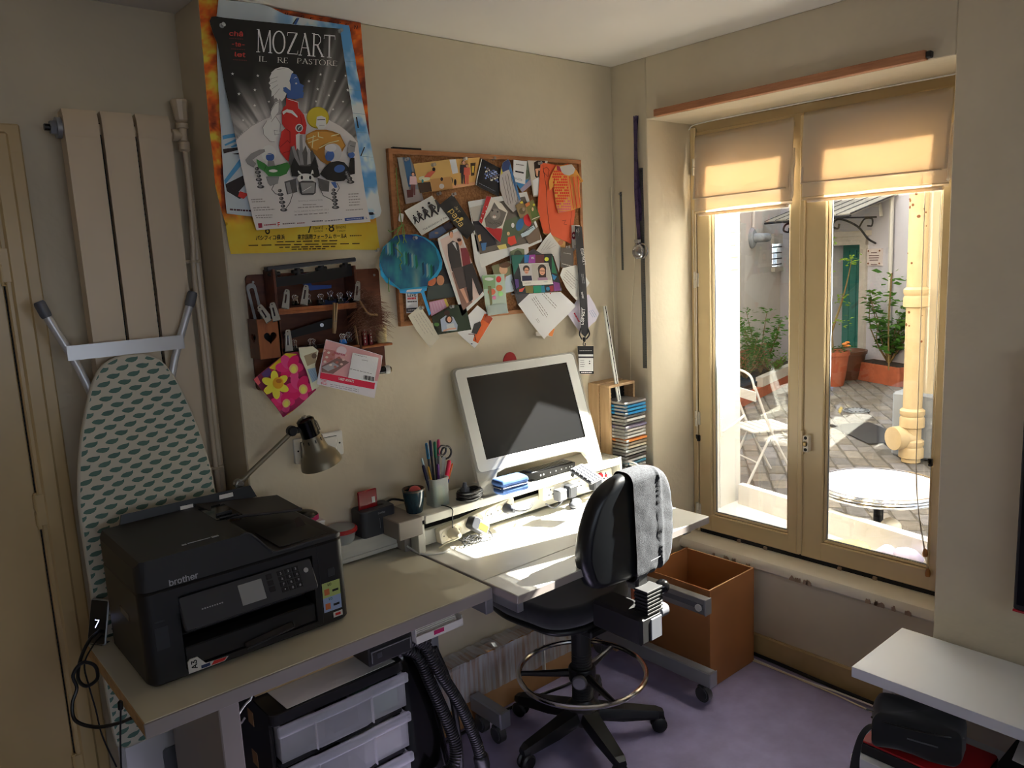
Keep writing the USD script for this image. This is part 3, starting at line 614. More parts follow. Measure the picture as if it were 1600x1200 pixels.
pr_ = ground(1388, 592) - np.array([0.30, 0.02, 0])
t = thing('trough_planter', 'terracotta trough holding the climbing plant at the end of the courtyard', 'planter')
part(t, 'trough', mv(rbx(-0.42, 0.42, -0.17, 0.17, G, G + 0.25, 0.03), (pr_[0] + 0.05, pr_[1] - 0.05, 0), rz=math.degrees(math.atan2(dd[1], dd[0]))), 'terracotta')  # the sheet is a near-black upright board behind the front heart cut-out
part(t, 'soil', mv(rbx(-0.39, 0.39, -0.14, 0.14, G + 0.25, G + 0.255, 0.03), (pr_[0] + 0.05, pr_[1] - 0.05, 0), rz=math.degrees(math.atan2(dd[1], dd[0]))), 'soil')
shrub('climbing_plant', 'dark green climbing plant rising from the terracotta trough up the downpipe', (pr_[0] + 0.08, pr_[1] - 0.08, G + 0.24), 1.05, 0.32, 640, 0.12, 'leaf_0', 9, 10)
t = thing('ivy_shoot', 'loose ivy shoot with big leaves high on the slim downpipe', 'plant')
iv = on(DA, dd, 1392, 470, 0.34)
part(t, 'foliage', join([leaves(16, iv + np.array([0, 0, z]), (0.16, 0.16, 0.14), 0.15, seed=90 + i) for i, z in enumerate((0.28, 0.0, -0.3, -0.55))]), 'leaf_0', smooth=False, kind='stuff')
part(t, 'stem', tube([iv + [0, 0, -0.9], iv + [0.02, 0.03, -0.3], iv + [0, 0, 0.35]], 0.012, 5), 'stem_brown')
# round bistro table
tc = np.array([1.02, -0.70]); tz = 0.60
M('table_marble', (214, 210, 210), 0.22, rgb2=(176, 168, 170), scale=26, lo=0.40, hi=0.52)
bt_ = thing('bistro_table', 'round marble topped bistro table with a ribbed metal rim close outside the window', 'table', (tc[0], tc[1], 0))
part(bt_, 'tabletop', lathe([(0.262, tz - 0.028), (0.266, tz - 0.026), (0.266, tz - 0.002), (0.262, tz)], 64), 'table_marble')
part(bt_, 'rim', lathe([(0.267, tz - 0.040), (0.282, tz - 0.038), (0.285, tz - 0.032), (0.280, tz - 0.027), (0.285, tz - 0.020), (0.280, tz - 0.014), (0.284, tz - 0.007), (0.276, tz + 0.002), (0.266, tz + 0.0015)], 64, caps=False), 'chrome')
part(bt_, 'post', cyl((0, 0, G + 0.05), (0, 0, tz - 0.03), 0.022, 16), 'iron')
for k in range(4):
    a = math.radians(45 + 90 * k); u = np.array([math.cos(a), math.sin(a), 0])
    part(bt_, 'foot', tube([u * 0.02 + [0, 0, G + 0.12], u * 0.14 + [0, 0, G + 0.08], u * 0.24 + [0, 0, G + 0.015]], 0.014, 8), 'iron')
# folding bistro chair
def bistro_chair(name, label, loc, rz):
    t = thing(name, label, 'chair', loc, rz)
    for s in (-1, 1):
        part(t, 'leg', tube([(s * 0.19, -0.20, 0.0), (s * 0.19, 0.02, 0.42), (s * 0.19, 0.17, 0.80)], 0.011, 8, 3), 'white_metal')
        part(t, 'leg', tube([(s * 0.165, 0.22, 0.0), (s * 0.165, 0.0, 0.42)], 0.011, 8, 1), 'white_metal')
    for i in range(6): part(t, 'seat_slat', bx(-0.19, 0.19, -0.20 + i * 0.066, -0.145 + i * 0.066, 0.425, 0.440, 0.003), 'white_metal')
    part(t, 'back_slat', bx(-0.20, 0.20, 0.16, 0.175, 0.68, 0.76, 0.004), 'white_metal')
    part(t, 'back_hoop', tube([(-0.19, 0.17, 0.78), (-0.15, 0.185, 0.88), (0, 0.195, 0.91), (0.15, 0.185, 0.88), (0.19, 0.17, 0.78)], 0.010, 8), 'white_metal')
    part(t, 'stretcher', tube([(-0.165, 0.12, 0.17), (0.165, 0.12, 0.17)], 0.007, 6, 1), 'white_metal')
    return t
cp_ = ground(1205, 752)
bistro_chair('bistro_chair', 'white slatted folding bistro chair standing beside the round table outside', (cp_[0] + 0.05, cp_[1] + 0.12, G), 62)
ot = bistro_chair('bistro_chair', 'white bistro chair half hidden under the round table at its right', (1.10, -1.00, G), 172)
# stones and shells on the ledge between window and parapet
M('yellow_stone', (222, 204, 146), 0.8, vary=0.2, scale=22, bump=0.003, bscale=50)
M('pebble_white', (236, 230, 214), 0.6, vary=0.08, scale=30, bump=0.002, bscale=60)
M('lilac_stone', (206, 196, 222), 0.7, vary=0.12, scale=20)
lz = 0.401
a = at(1298, 858, 'z', lz + 0.02); b = at(1372, 866, 'z', lz + 0.02)
c = (a + b) / 2; L_ = np.linalg.norm((b - a)[:2])
stn = bx(-L_ / 2, L_ / 2, -0.07, 0.07, 0, 0.05, 0.012).subdivide().subdivide(); stn.vertices += 0.016 * (meshkit.noise(stn.vertices * 22, 5)[:, None] - 0.5)
solo('stone_slab', mv(stn, (0.54, c[1] + 0.02, lz + 0.006), rz=math.degrees(math.atan2(b[1] - a[1], b[0] - a[0]))), 'yellow_stone', 'rough pale yellow stone slab on the ledge outside the right pane', 'stone')
def pebble(px, py, s, seed, m, lab, name='pebble'):
    p = at(px, py, 'z', lz + s[2] * 0.5); g = ball((0, 0, 0), 1, 2); g.vertices *= (1 + 0.35 * (meshkit.noise(g.vertices * 1.6 + seed, seed)[:, None] - 0.5)); g.vertices *= s
    g.vertices += [p[0], p[1], lz - (g.vertices[:, 2].min())]
    solo(name, g, m, lab, 'stone')
pebble(1386, 874, (0.045, 0.05, 0.042), 1, 'lilac_stone', 'lilac stone on the ledge right of the yellow stone slab')
pebble(1417, 880, (0.05, 0.06, 0.045), 2, 'lilac_stone', 'lilac stone at the right end of the ledge outside')
pebble(1391, 836, (0.035, 0.05, 0.05), 3, 'pebble_white', 'white stone standing behind the left lilac stone on the ledge')
pebble(1414, 848, (0.03, 0.045, 0.03), 4, 'pebble_white', 'white stone behind the right lilac stone on the ledge')
pebble(1289, 842, (0.012, 0.014, 0.022), 5, 'pebble_white', 'small white pebble at the left end of the ledge, left of the slab')
# ------------------------------------------------------------------ furniture
ZD = 0.765
M('desk_cream', (206, 200, 178), 0.35, vary=0.04, scale=3)
M('desk_white', (222, 220, 212), 0.32, vary=0.03, scale=3)
M('desk_edge', (150, 142, 138), 0.4)
M('desk_core', (196, 160, 110), 0.8, vary=0.2, scale=40)
M('steel_grey', (150, 152, 154), 0.38, 0.35)
M('alu', (178, 180, 182), 0.3, 0.8)
M('shelf_white', (206, 204, 190), 0.4, vary=0.05, scale=4)
M('shelf_end', (148, 140, 130), 0.45)
M('black_matte', (17, 17, 18), 0.55)
M('black_fabric', (24, 26, 30), 0.85, vary=0.3, scale=60, sheen_weight=0.3)
M('black_vinyl', (15, 18, 22), 0.34)
M('black_gloss', (9, 9, 10), 0.12)
M('rubber', (22, 22, 23), 0.7)
M('caster_grey', (70, 70, 72), 0.4)
M('white_plastic', (226, 224, 216), 0.35)
M('cream_plastic', (226, 216, 188), 0.35)
M('grey_plastic', (96, 98, 104), 0.45)
M('dark_grey_plastic', (52, 54, 60), 0.45)
M('card', (188, 140, 92), 0.8, vary=0.12, scale=12, stretch=(1, 1, 0.2))
M('table_white', (232, 234, 236), 0.3)
M('red_plastic', (176, 22, 30), 0.35)
M('paper_white', (232, 228, 222), 0.7)
def pillow(outline, d0, d1, r=0.02, n=5, bow=None):
    """cushion: outline in local (u, v), thickness from d0 to d1 along w, edges rounded by r; bow(u, v) shifts w. Returns (u, v, w) vertices"""
    O = np.asarray(outline, float); c = O.mean(0); R = np.linalg.norm(O - c, axis=1, keepdims=True); U = (O - c) / R
    r = min(r, abs(d1 - d0) / 2); rings = []
    steps = [(0.0, d0), (0.35, d0), (0.7, d0)]
    for t in np.linspace(0, math.pi / 2, n): steps.append(('e', math.sin(t), d0 + r * (1 - math.cos(t))))
    for t in np.linspace(math.pi / 2, 0, n): steps.append(('e', math.sin(t), d1 - r * (1 - math.cos(t))))
    steps += [(0.7, d1), (0.35, d1), (0.0, d1)]
    V = []
    for s in steps:
        if s[0] == 'e': P = c + U * (R - r + r * s[1]); h = s[2]
        else: P = c + U * (R - r) * max(s[0], 1e-4); h = s[1]
        V.append(np.c_[P, np.full(len(P), h)])
    V = np.array(V)
    if bow is not None: V[..., 2] += bow(V[..., 0], V[..., 1])
    V = np.concatenate([V, V[:, :1]], 1)
    return grid(V)
def closed(pts, k=6):
    P = np.asarray(pts, float); P = np.vstack([P[-2:], P, P[:3]]); S = smooth_path(P, k); return S[2 * k:(len(pts) + 2) * k]
def xyz(m, perm):
    m = m.copy(); m.vertices = m.vertices[:, perm]; return m

# -------- left desk
d1 = thing('desk', 'cream topped desk with a grey front edge carrying the black printer', 'desk', (0, 0, 0))
X0, X1, Y0, Y1 = -2.207, -1.2215, -0.560, -0.040
part(d1, 'desktop', bx(X0 + 0.002, X1, Y0 + 0.004, Y1, ZD - 0.032, ZD, 0.0015), 'desk_cream')
part(d1, 'front_edge', bx(X0, X1 + 0.001, Y0 - 0.001, Y0 + 0.006, ZD - 0.036, ZD - 0.0015, 0.001), 'desk_edge', label='grey front edge strip')
part(d1, 'side_edge', bx(X0, X0 + 0.003, Y0 + 0.006, Y1, ZD - 0.032, ZD - 0.001), 'desk_core', label='bare chipboard side edge')
part(d1, 'under_rail', bx(X0 + 0.06, X1 - 0.02, -0.14, -0.10, ZD - 0.09, ZD - 0.032, 0.003), 'steel_grey')
part(d1, 'leg', bx(-2.035, -1.985, -0.52, -0.10, 0, ZD - 0.032, 0.003), 'desk_edge')
part(d1, 'bracket', join(bx(X1 - 0.004, X1 + 0.0105, Y0 + 0.01, Y0 + 0.03, ZD - 0.085, ZD - 0.006, 0.002), bx(X1 - 0.02, X1 + 0.004, Y0 + 0.008, Y0 + 0.18, ZD - 0.085, ZD - 0.036, 0.002)), 'alu', label='aluminium bracket at the right corner')
part(d1, 'leg', bx(-1.30, -1.25, -0.16, -0.10, 0, ZD - 0.032, 0.003), 'steel_grey')
# -------- right desk on its rolling stand
d2 = thing('drafting_desk', 'white two panel drafting desk lit by the sun on a grey rolling stand', 'desk', (0, 0, 0))
Q0, Q1 = -1.2095, -0.2745
part(d2, 'back_panel', bx(Q0, Q1, -0.500, -0.035, ZD - 0.026, ZD, 0.0015), 'desk_white')
part(d2, 'front_panel', bx(Q0 + 0.001, Q1, -0.663, -0.503, ZD - 0.026, ZD, 0.0015), 'desk_white')
part(d2, 'front_edge', bx(Q0 + 0.001, Q1, -0.6645, -0.6615, ZD - 0.026, ZD - 0.002, 0.0005), 'desk_edge')
part(d2, 'side_edge', bx(Q0 - 0.001, Q0 + 0.004, -0.66, -0.04, ZD - 0.026, ZD - 0.002), 'desk_edge')
part(d2, 'slide_rail', bx(Q0 + 0.010, Q0 + 0.034, -0.65, -0.10, ZD - 0.062, ZD - 0.027, 0.002), 'alu'); part(d2, 'slide_rail', bx(Q1 - 0.09, Q1 - 0.05, -0.62, -0.10, ZD - 0.06, ZD - 0.027, 0.002), 'alu')
for x, y1, y0 in ((-0.25, -0.655, -0.02), (-0.985, -0.290, -0.105)):
    f = part(d2, 'foot', bx(x - 0.022, x + 0.022, y1, y0 - 0.01, 0.075, 0.135, 0.004), 'steel_grey')
    part(f, 'end_cap', bx(x - 0.024, x + 0.024, y1 - 0.006, y1, 0.073, 0.137, 0.003), 'alu')
    xu, yu = (x, -0.205) if x > -0.5 else (-1.175, -0.125)
    part(d2, 'upright', bx(xu - 0.02, xu + 0.02, yu - 0.035, yu + 0.02, 0.13, ZD - 0.06, 0.004), 'steel_grey')
    for yy in (y1 + 0.04, y0 - 0.05):
        c = part(d2, 'caster', join(cyl((x - 0.013, yy, 0.031), (x + 0.013, yy, 0.031), 0.031, 20), cyl((x - 0.018, yy, 0.034), (x + 0.018, yy, 0.034), 0.024, 16)), 'caster_grey')
        part(c, 'fork', join(cyl((x, yy, 0.05), (x, yy, 0.075), 0.010, 10), bx(x - 0.017, x + 0.017, yy - 0.012, yy + 0.02, 0.054, 0.066, 0.003)), 'caster_grey')
part(d2, 'foot_plate', bx(-0.285, -0.215, -0.25, -0.16, 0.13, 0.165, 0.006), 'steel_grey')
arm = part(d2, 'support_arm', bx(-0.272, -0.236, -0.637, -0.20, 0.366, 0.428, 0.002), 'alu')
part(arm, 'groove', join(bx(-0.2735, -0.271, -0.63, -0.25, 0.388, 0.408)), 'grey_plastic')
part(arm, 'arm_bolt', cyl((-0.279, -0.612, 0.392), (-0.270, -0.612, 0.392), 0.014, 18), 'white_plastic')
part(arm, 'end_cap', bx(-0.274, -0.234, -0.643, -0.637, 0.364, 0.430, 0.002), 'steel_grey')
# -------- narrow shelf standing on the right desk
ZS, SY0 = 0.897, -0.184
sh = thing('monitor_shelf', 'long narrow cream shelf standing on the drafting desk under the monitor', 'shelf')
part(sh, 'board', bx(-1.207, -0.222, SY0, -0.012, ZS - 0.016, ZS, 0.0015), 'shelf_white')
part(sh, 'front_lip', bx(-1.196, -0.222, SY0 - 0.004, SY0 + 0.004, ZS - 0.030, ZS - 0.001, 0.002), 'shelf_white')
for a, b in ((-1.300, -1.206), (-0.2215, -0.206)):
    part(sh, 'end_block', bx(a, b, SY0 - 0.002, -0.012, ZS - 0.062, ZS + 0.001, 0.003), 'shelf_end' if a < -1 else 'shelf_white')
for x in (-1.209, -0.212):
    part(sh, 'leg', bx(x - 0.016, x + 0.012, SY0 + 0.002, SY0 + 0.05, ZD + 0.0005, ZS - 0.03, 0.002), 'shelf_white')
    part(sh, 'leg', bx(x - 0.034 if x < -1 else x - 0.016, x + 0.012, SY0 + 0.06, -0.02, ZD + 0.0005, ZS - 0.03, 0.002), 'shelf_end')
part(sh, 'socket_beam', bx(-1.19, -0.228, -0.150, -0.130, ZD + 0.012, ZD + 0.066, 0.003), 'shelf_white')
part(sh, 'back_panel', bx(-1.19, -0.23, -0.06, -0.05, ZD + 0.01, ZS - 0.02), 'dark_grey_plastic')
# wall trunking behind the printer
M('trunk_white', (206, 203, 190), 0.5, vary=0.08, scale=30, stretch=(0.3, 4, 4))
tk = thing('cable_trunking', 'white box trunking along the wall behind the printer, topped with clutter', 'trunking')
part(tk, 'channel', bx(-1.702, -1.222, -0.073, -0.001, ZD + 0.006, 0.838, 0.002), 'trunk_white')
part(tk, 'lid_lip', bx(-1.702, -1.222, -0.0765, -0.070, ZD + 0.008, ZD + 0.022, 0.001), 'trunk_white')
part(tk, 'end_cap', bx(-1.2225, -1.219, -0.074, -0.001, ZD + 0.006, 0.839, 0.001), 'white_plastic')
# -------- swivel drafting chair
CXc, CYc = -0.740, -0.444
ch = thing('swivel_chair', 'black swivel drafting chair with a chrome foot ring in front of the drafting desk', 'chair', (CXc, CYc, 0))
for k in range(5):
    a = math.radians(-38 + 72 * k); u = np.array([math.cos(a), math.sin(a), 0]); v = np.array([-u[1], u[0], 0])
    pts = []
    for s, w, zt, zb in ((0.02, 0.040, 0.128, 0.080), (0.14, 0.032, 0.108, 0.060), (0.27, 0.024, 0.088, 0.055), (0.292, 0.016, 0.080, 0.058)):
        for q in (-1, 1): pts += [u * s + v * w * q * 0.75 + [0, 0, zt], u * s + v * w * q + [0, 0, (zt * 0.4 + zb * 0.6)], u * s + v * w * q * 0.8 + [0, 0, zb]]
    A = np.array(pts).reshape(4, 6, 3)
    leg = join([hullp(np.vstack([A[i], A[i + 1]])) for i in range(3)])
    part(ch, 'base_arm', leg, 'black_plastic')
    c = u * 0.275
    cas = part(ch, 'caster', join(*[lathe_on(c + v * o + [0, 0, 0.029], c + v * (o + 0.017) + [0, 0, 0.029], [(0.018, 0), (0.028, 0.25), (0.029, 0.7), (0.022, 1)], 18) for o in (-0.022, 0.005)]), 'black_plastic')
    part(cas, 'stem', join(cyl(c + [0, 0, 0.03], c + [0, 0, 0.062], 0.011, 10), hullp(np.vstack([mv(ball((0, 0, 0), 0.018, 1), c + [0, 0, 0.040]).vertices, mv(ball((0, 0, 0), 0.012, 1), c - u * 0.012 + [0, 0, 0.05]).vertices]))), 'black_plastic')
part(ch, 'hub', lathe([(0.060, 0.070), (0.066, 0.09), (0.062, 0.125), (0.046, 0.14), (0.040, 0.155)], 28), 'black_plastic')
prof = []
for i in range(34):
    z = 0.14 + i * 0.0098; prof += [(0.040 - 0.0002 * i, z), (0.0345, z + 0.005)]
part(ch, 'gaiter', lathe(prof, 26), 'rubber')
rg = part(ch, 'foot_ring', ring((0, 0, 0.252), 0.228, 0.0095, 72, 10), 'chrome')
for k in range(3):
    a = math.radians(14 + 120 * k); u = np.array([math.cos(a), math.sin(a), 0])
    part(rg, 'spoke', tube([u * 0.03 + [0, 0, 0.25], u * 0.12 + [0, 0, 0.246], u * 0.222 + [0, 0, 0.245]], [0.016, 0.012, 0.009], 8, 3), 'black_plastic')
part(rg, 'collar', lathe([(0.047, 0.225), (0.049, 0.23), (0.049, 0.27), (0.046, 0.275)], 26), 'black_plastic')
kd = np.array([-0.80, -0.60, 0]); part(rg, 'clamp_knob', join(cyl(kd * 0.045 + [0, 0, 0.25], kd * 0.062 + [0, 0, 0.25], 0.014, 12), lathe_on(kd * 0.060 + [0, 0, 0.25], kd * 0.080 + [0, 0, 0.25], [(0.024, 0), (0.027, 0.3), (0.027, 0.8), (0.022, 1), (0.010, 0.95)], 24)), 'caster_grey')
seat = closed([(-0.215, 0.04), (-0.225, 0.18), (-0.17, 0.30), (0, 0.325), (0.17, 0.30), (0.225, 0.18), (0.215, 0.04), (0.19, -0.06), (0.10, -0.105), (0, -0.11), (-0.10, -0.105), (-0.19, -0.06)], 5)
part(ch, 'seat', pillow(seat, 0.478, 0.555, 0.034, 7, lambda u, v: 0.10 * (np.clip(v, 0.2, 1) - 0.2) * -1 + 0.012 * (u / 0.2) ** 2 + 0.25 * np.clip(-v - 0.02, 0, 1) * 0.3), 'black_fabric')
part(ch, 'seat_shell', pillow(seat * 0.97 + [0, 0.003], 0.462, 0.484, 0.010, 4, lambda u, v: 0.012 * (u / 0.2) ** 2), 'black_plastic')
part(ch, 'mechanism', join(bx(-0.07, 0.07, -0.12, 0.10, 0.442, 0.470, 0.006), lathe([(0.050, 0.425), (0.055, 0.45)], 20)), 'black_matte')
part(ch, 'tilt_lever', join(tube([(0.05, -0.03, 0.452), (0.16, -0.06, 0.452), (0.24, -0.09, 0.450)], 0.006, 8), hullp(np.vstack([ball((0.24, -0.09, 0.45), 0.011, 1).vertices, ball((0.285, -0.105, 0.449), 0.013, 1).vertices]))), 'alu')
BX, BY = 0.0, -0.285        # backrest post, behind the seat
part(ch, 'post_box', bx(-0.045, 0.062, BY - 0.035, -0.10, 0.478, 0.575, 0.010), 'black_matte')
part(ch, 'post_cover', bx(0.002, 0.058, BY - 0.038, BY - 0.030, 0.484, 0.560, 0.003), 'grey_plastic')
part(ch, 'bellows', join([bx(-0.012 + (i % 2) * 0.004, 0.066 - (i % 2) * 0.004, BY - 0.036 + (i % 2) * 0.004, BY + 0.02, 0.575 + i * 0.0062, 0.5815 + i * 0.0062, 0.001) for i in range(13)]), 'rubber')
part(ch, 'post', bx(0.002, 0.052, BY + 0.014, BY + 0.030, 0.55, 0.72, 0.004), 'black_matte')
part(ch, 'post_knob', join(lathe_on((0.060, BY - 0.015, 0.642), (0.100, BY - 0.022, 0.642), [(0.012, 0), (0.022, 0.3), (0.024, 0.7), (0.018, 1.0), (0.008, 0.95)], 20)), 'black_gloss')
part(ch, 'post_roller', lathe_on((0.060, BY - 0.01, 0.555), (0.112, BY - 0.01, 0.555), [(0.014, 0), (0.022, 0.2), (0.022, 0.85), (0.015, 1)], 18), 'grey_plastic')
back = closed([(-0.225, 0.745), (-0.236, 0.81), (-0.215, 0.90), (-0.165, 0.985), (-0.08, 1.030), (0.03, 1.036), (0.12, 1.025), (0.180, 0.985), (0.212, 0.91), (0.218, 0.82), (0.205, 0.73), (0.150, 0.690), (0.03, 0.680), (-0.10, 0.682), (-0.19, 0.693)], 5)
back = back * [0.94, 1] + [0.012, 0]
curve = lambda u, v: 0.50 * u ** 2 + 0.10 * (v - 0.84) ** 2
bk = xyz(pillow(back, 0.0, 0.062, 0.026, 6, curve), [0, 2, 1]); bk.vertices += [0, BY + 0.02 - 0.002, 0]
part(ch, 'backrest', bk, 'black_vinyl')
# grey cloth hung over the right half of the backrest
M('grey_velour', (56, 58, 63), 0.95, rgb2=(38, 40, 45), scale=120, bump=0.0012, bscale=420)
bc = np.array(back); bc = (bc - [0, 0.85]) * [1.035, 1.03] + [0, 0.85]
cl = xyz(pillow(bc, -0.012, 0.076, 0.034, 7, curve), [0, 2, 1]); cl.vertices += [CXc, CYc + BY + 0.018, 0]
cl = cl.subdivide().subdivide()
for o, n in (((CXc + 0.012, 0, 0), (1, 0, 0.03)), ((0, 0, 0.705), (-0.10, 0, 1)), ((0, CYc + BY + 0.105, 0), (0, -1, 0))): cl = cl.slice_plane(o, n)
v = cl.vertices; uu = (v[:, 0] - CXc)
cl.vertices[:, 1] -= 0.007 * np.exp(-((uu - 0.118 - 0.04 * (0.9 - v[:, 2])) / 0.008) ** 2) + 0.004 * meshkit.noise(v * 30, 3)
cl.vertices[:, 2] -= np.where(v[:, 2] < 0.74, 0.012 * meshkit.noise(v * [60, 0, 0], 2), 0)
dr = thing('draped_cloth', 'grey napped cloth hung over the right half of the chair backrest', 'cloth')
part(dr, 'cloth', cl, 'grey_velour', smooth=True)
M('stitch', (170, 172, 176), 0.7)
sy = CYc + BY - 0.004
part(dr, 'stitching', join([tube([(CXc + 0.045 + k * 0.006, sy + 0.50 * (0.045 + k * 0.006) ** 2 - 0.004, 0.738), (CXc + 0.049 + k * 0.006, sy + 0.50 * (0.049 + k * 0.006) ** 2 - 0.004, 0.739)], 0.0008, 4, 1) for k in range(9)]), 'stitch')
# -------- brown fibreboard bin
M('fibreboard', (172, 112, 64), 0.55, vary=0.12, scale=5)
M('board_edge', (214, 170, 120), 0.7)
b0, b1, e0_, e1_, bh = -0.165, 0.145, -0.585, -0.245, 0.415
bn = thing('waste_bin', 'open square brown fibreboard bin on the floor below the window', 'bin')
part(bn, 'side', bx(b0, b1, e0_, e0_ + 0.006, 0, bh, 0.001), 'fibreboard')
part(bn, 'side', bx(b0, b1, e1_ - 0.006, e1_, 0, bh + 0.004, 0.001), 'fibreboard')
part(bn, 'side', bx(b0, b0 + 0.006, e0_ + 0.006, e1_ - 0.006, 0, bh, 0.001), 'fibreboard')
part(bn, 'side', bx(b1 - 0.006, b1, e0_ + 0.006, e1_ - 0.006, 0, bh, 0.001), 'fibreboard')
part(bn, 'bottom', bx(b0 + 0.006, b1 - 0.006, e0_ + 0.006, e1_ - 0.006, 0.004, 0.012), 'fibreboard')
part(bn, 'rim', join(bx(b0, b1, e0_ + 0.0005, e0_ + 0.006, bh, bh + 0.001), bx(b1 - 0.0055, b1, e0_, e1_ - 0.006, bh, bh + 0.001)), 'board_edge', label='pale raw rim')
# -------- low white side table at right
wt = thing('side_table', 'low plain white side table against the wall at right', 'table')
part(wt, 'tabletop', bx(-0.370, -0.014, -2.6, -1.251, 0.404, 0.438, 0.001), 'table_white')
part(wt, 'leg', bx(-0.165, -0.135, -1.288, -1.258, 0, 0.404, 0.002), 'table_white')
part(wt, 'leg', bx(-0.115, -0.075, -1.425, -1.378, 0, 0.404, 0.002), 'table_white')
# low white stool with clutter under the table
st_ = thing('low_bench', 'low white bench under the white side table, holding a red case and a black bag', 'bench')
part(st_, 'top', bx(-0.450, -0.12, -2.3, -1.292, 0.172, 0.200, 0.002), 'table_white')
part(st_, 'side', bx(-0.445, -0.415, -1.36, -1.30, 0.0, 0.172, 0.002), 'table_white')
part(st_, 'side', bx(-0.445, -0.415, -2.2, -2.14, 0.0, 0.172, 0.002), 'table_white')
rc = thing('red_case', 'flat black and red case lying on the white bench under the black bag', 'case')
part(rc, 'case_body', rbx(-0.425, -0.22, -1.62, -1.306, 0.2005, 0.236, 0.01), 'black_plastic')
part(rc, 'red_lid', rbx(-0.423, -0.222, -1.618, -1.308, 0.236, 0.243, 0.01), 'red_plastic')
part(rc, 'lid_mark', bx(-0.39, -0.38, -1.43, -1.40, 0.243, 0.2434), 'brass_wood')
bgn = thing('camera_bag', 'soft black camera bag with a hanging wrist strap on the red case', 'bag')
O = closed([(-0.115, -0.06), (-0.12, 0.05), (-0.09, 0.075), (0.09, 0.075), (0.125, 0.05), (0.12, -0.06), (0.09, -0.075), (-0.09, -0.075)], 4)
bag = pillow(O, 0.0, 0.112, 0.030, 5, lambda u, v: 0.006 * np.sin(u * 30) * np.cos(v * 40))
bag.vertices += 0.004 * (meshkit.noise(bag.vertices * 30, 2)[:, None] - 0.5)
at_ = lambda m: mv(m, (-0.335, -1.435, 0.2438), rz=-72)
part(bgn, 'bag_body', at_(bag), 'black_fabric', smooth=True)
part(bgn, 'zip', at_(tube([(-0.118, -0.055, 0.088), (-0.06, -0.078, 0.093), (0.06, -0.078, 0.094), (0.121, -0.055, 0.09)], 0.003, 6)), 'black_plastic')
part(bgn, 'piping', at_(tube([(-0.02, -0.0795, 0.062), (0.06, -0.0795, 0.058)], 0.0022, 6, 2)), 'grey_plastic')
part(bgn, 'zip_pull', at_(join(bx(-0.135, -0.112, -0.035, -0.028, 0.094, 0.098, 0.001))), 'grey_plastic')
sp = smooth_path([(-0.400, -1.360, 0.300), (-0.440, -1.345, 0.310), (-0.475, -1.335, 0.290), (-0.495, -1.330, 0.240), (-0.500, -1.328, 0.190)], 6)
wd = np.interp(np.linspace(0, 1, len(sp)), [0, 0.6, 1], [0.008, 0.009, 0.014])
P = np.array([[p + [0, -w_, 0], p + [0, w_, 0]] for p, w_ in zip(sp, wd)])
part(bgn, 'wrist_strap', thick(P, (0.004, 0, 0.002)), 'black_fabric')
bb = thing('black_device', 'flat black electronic box lying on the bench behind the camera bag', 'electronics')
part(bb, 'housing', rbx(-0.30, -0.125, -1.98, -1.635, 0.2005, 0.262, 0.012), 'black_matte')
part(bb, 'logo_bar', bx(-0.3005, -0.2995, -1.74, -1.70, 0.232, 0.236), 'grey_plastic')
lf = thing('printed_leaflet', 'grey printed card lying on the black box under the white table', 'leaflet')
part(lf, 'sheet', thick(np.array([[(-0.25, -1.66, 0.2635), (-0.13, -1.645, 0.2635)], [(-0.28, -1.90, 0.2645), (-0.15, -1.88, 0.2645)]]), (0, 0, 0.001)), 'paper_white')
part(lf, 'printing', join([bx(-0.245 + i * 0.025, -0.236 + i * 0.025, -1.72, -1.70, 0.2645, 0.2652) for i in range(4)]), 'dark')
solo('black_cable', tube([(-0.10, -1.50, 0.398), (-0.12, -1.52, 0.34), (-0.10, -1.56, 0.29), (-0.09, -1.62, 0.27)], 0.006, 8), 'black_plastic', 'black cable looping down below the white table top', 'cable')
# loose cables along the skirting
for k, (c, lab) in enumerate((('white_plastic', 'white cable lying on the floor along the skirting, lifting off near the table'), ('black_plastic', 'thick black cable pushed against the skirting under the window'), ('cream_plastic', 'thin cream cable lying in front of the black one along the skirting'))):
    ys = np.linspace(-0.48, -1.5, 12)
    off = [0.150, 0.176, 0.130][k]
    pts = [(off + 0.010 * math.sin(3 + 5 * y + k) - (0.05 * max(0, (-y - 0.95)) if k != 1 else 0), y, [0.004, 0.008, 0.0035][k] + (0.012 * max(0, math.sin((-y - 0.8) * 5)) if k == 0 else 0)) for y in ys]
    solo('floor_cable', tube(pts, [0.0035, 0.0075, 0.003][k], 8, 4), c, lab, 'cable')
# television on the pier
tv = thing('television', 'black flat television with a thin red line, mounted on the wall at far right', 'television')
part(tv, 'housing', bx(-0.055, -0.012, -2.75, -1.585, 0.628, 1.40, 0.004), 'black_plastic')
part(tv, 'screen', bx(-0.0560, -0.0545, -2.74, -1.594, 0.645, 1.39), 'black_gloss')
part(tv, 'red_line', bx(-0.0565, -0.050, -2.75, -1.585, 0.622, 0.628), 'red_plastic')
part(tv, 'wall_mount', bx(-0.012, -0.0005, -2.4, -2.0, 0.8, 1.2), 'black_matte')
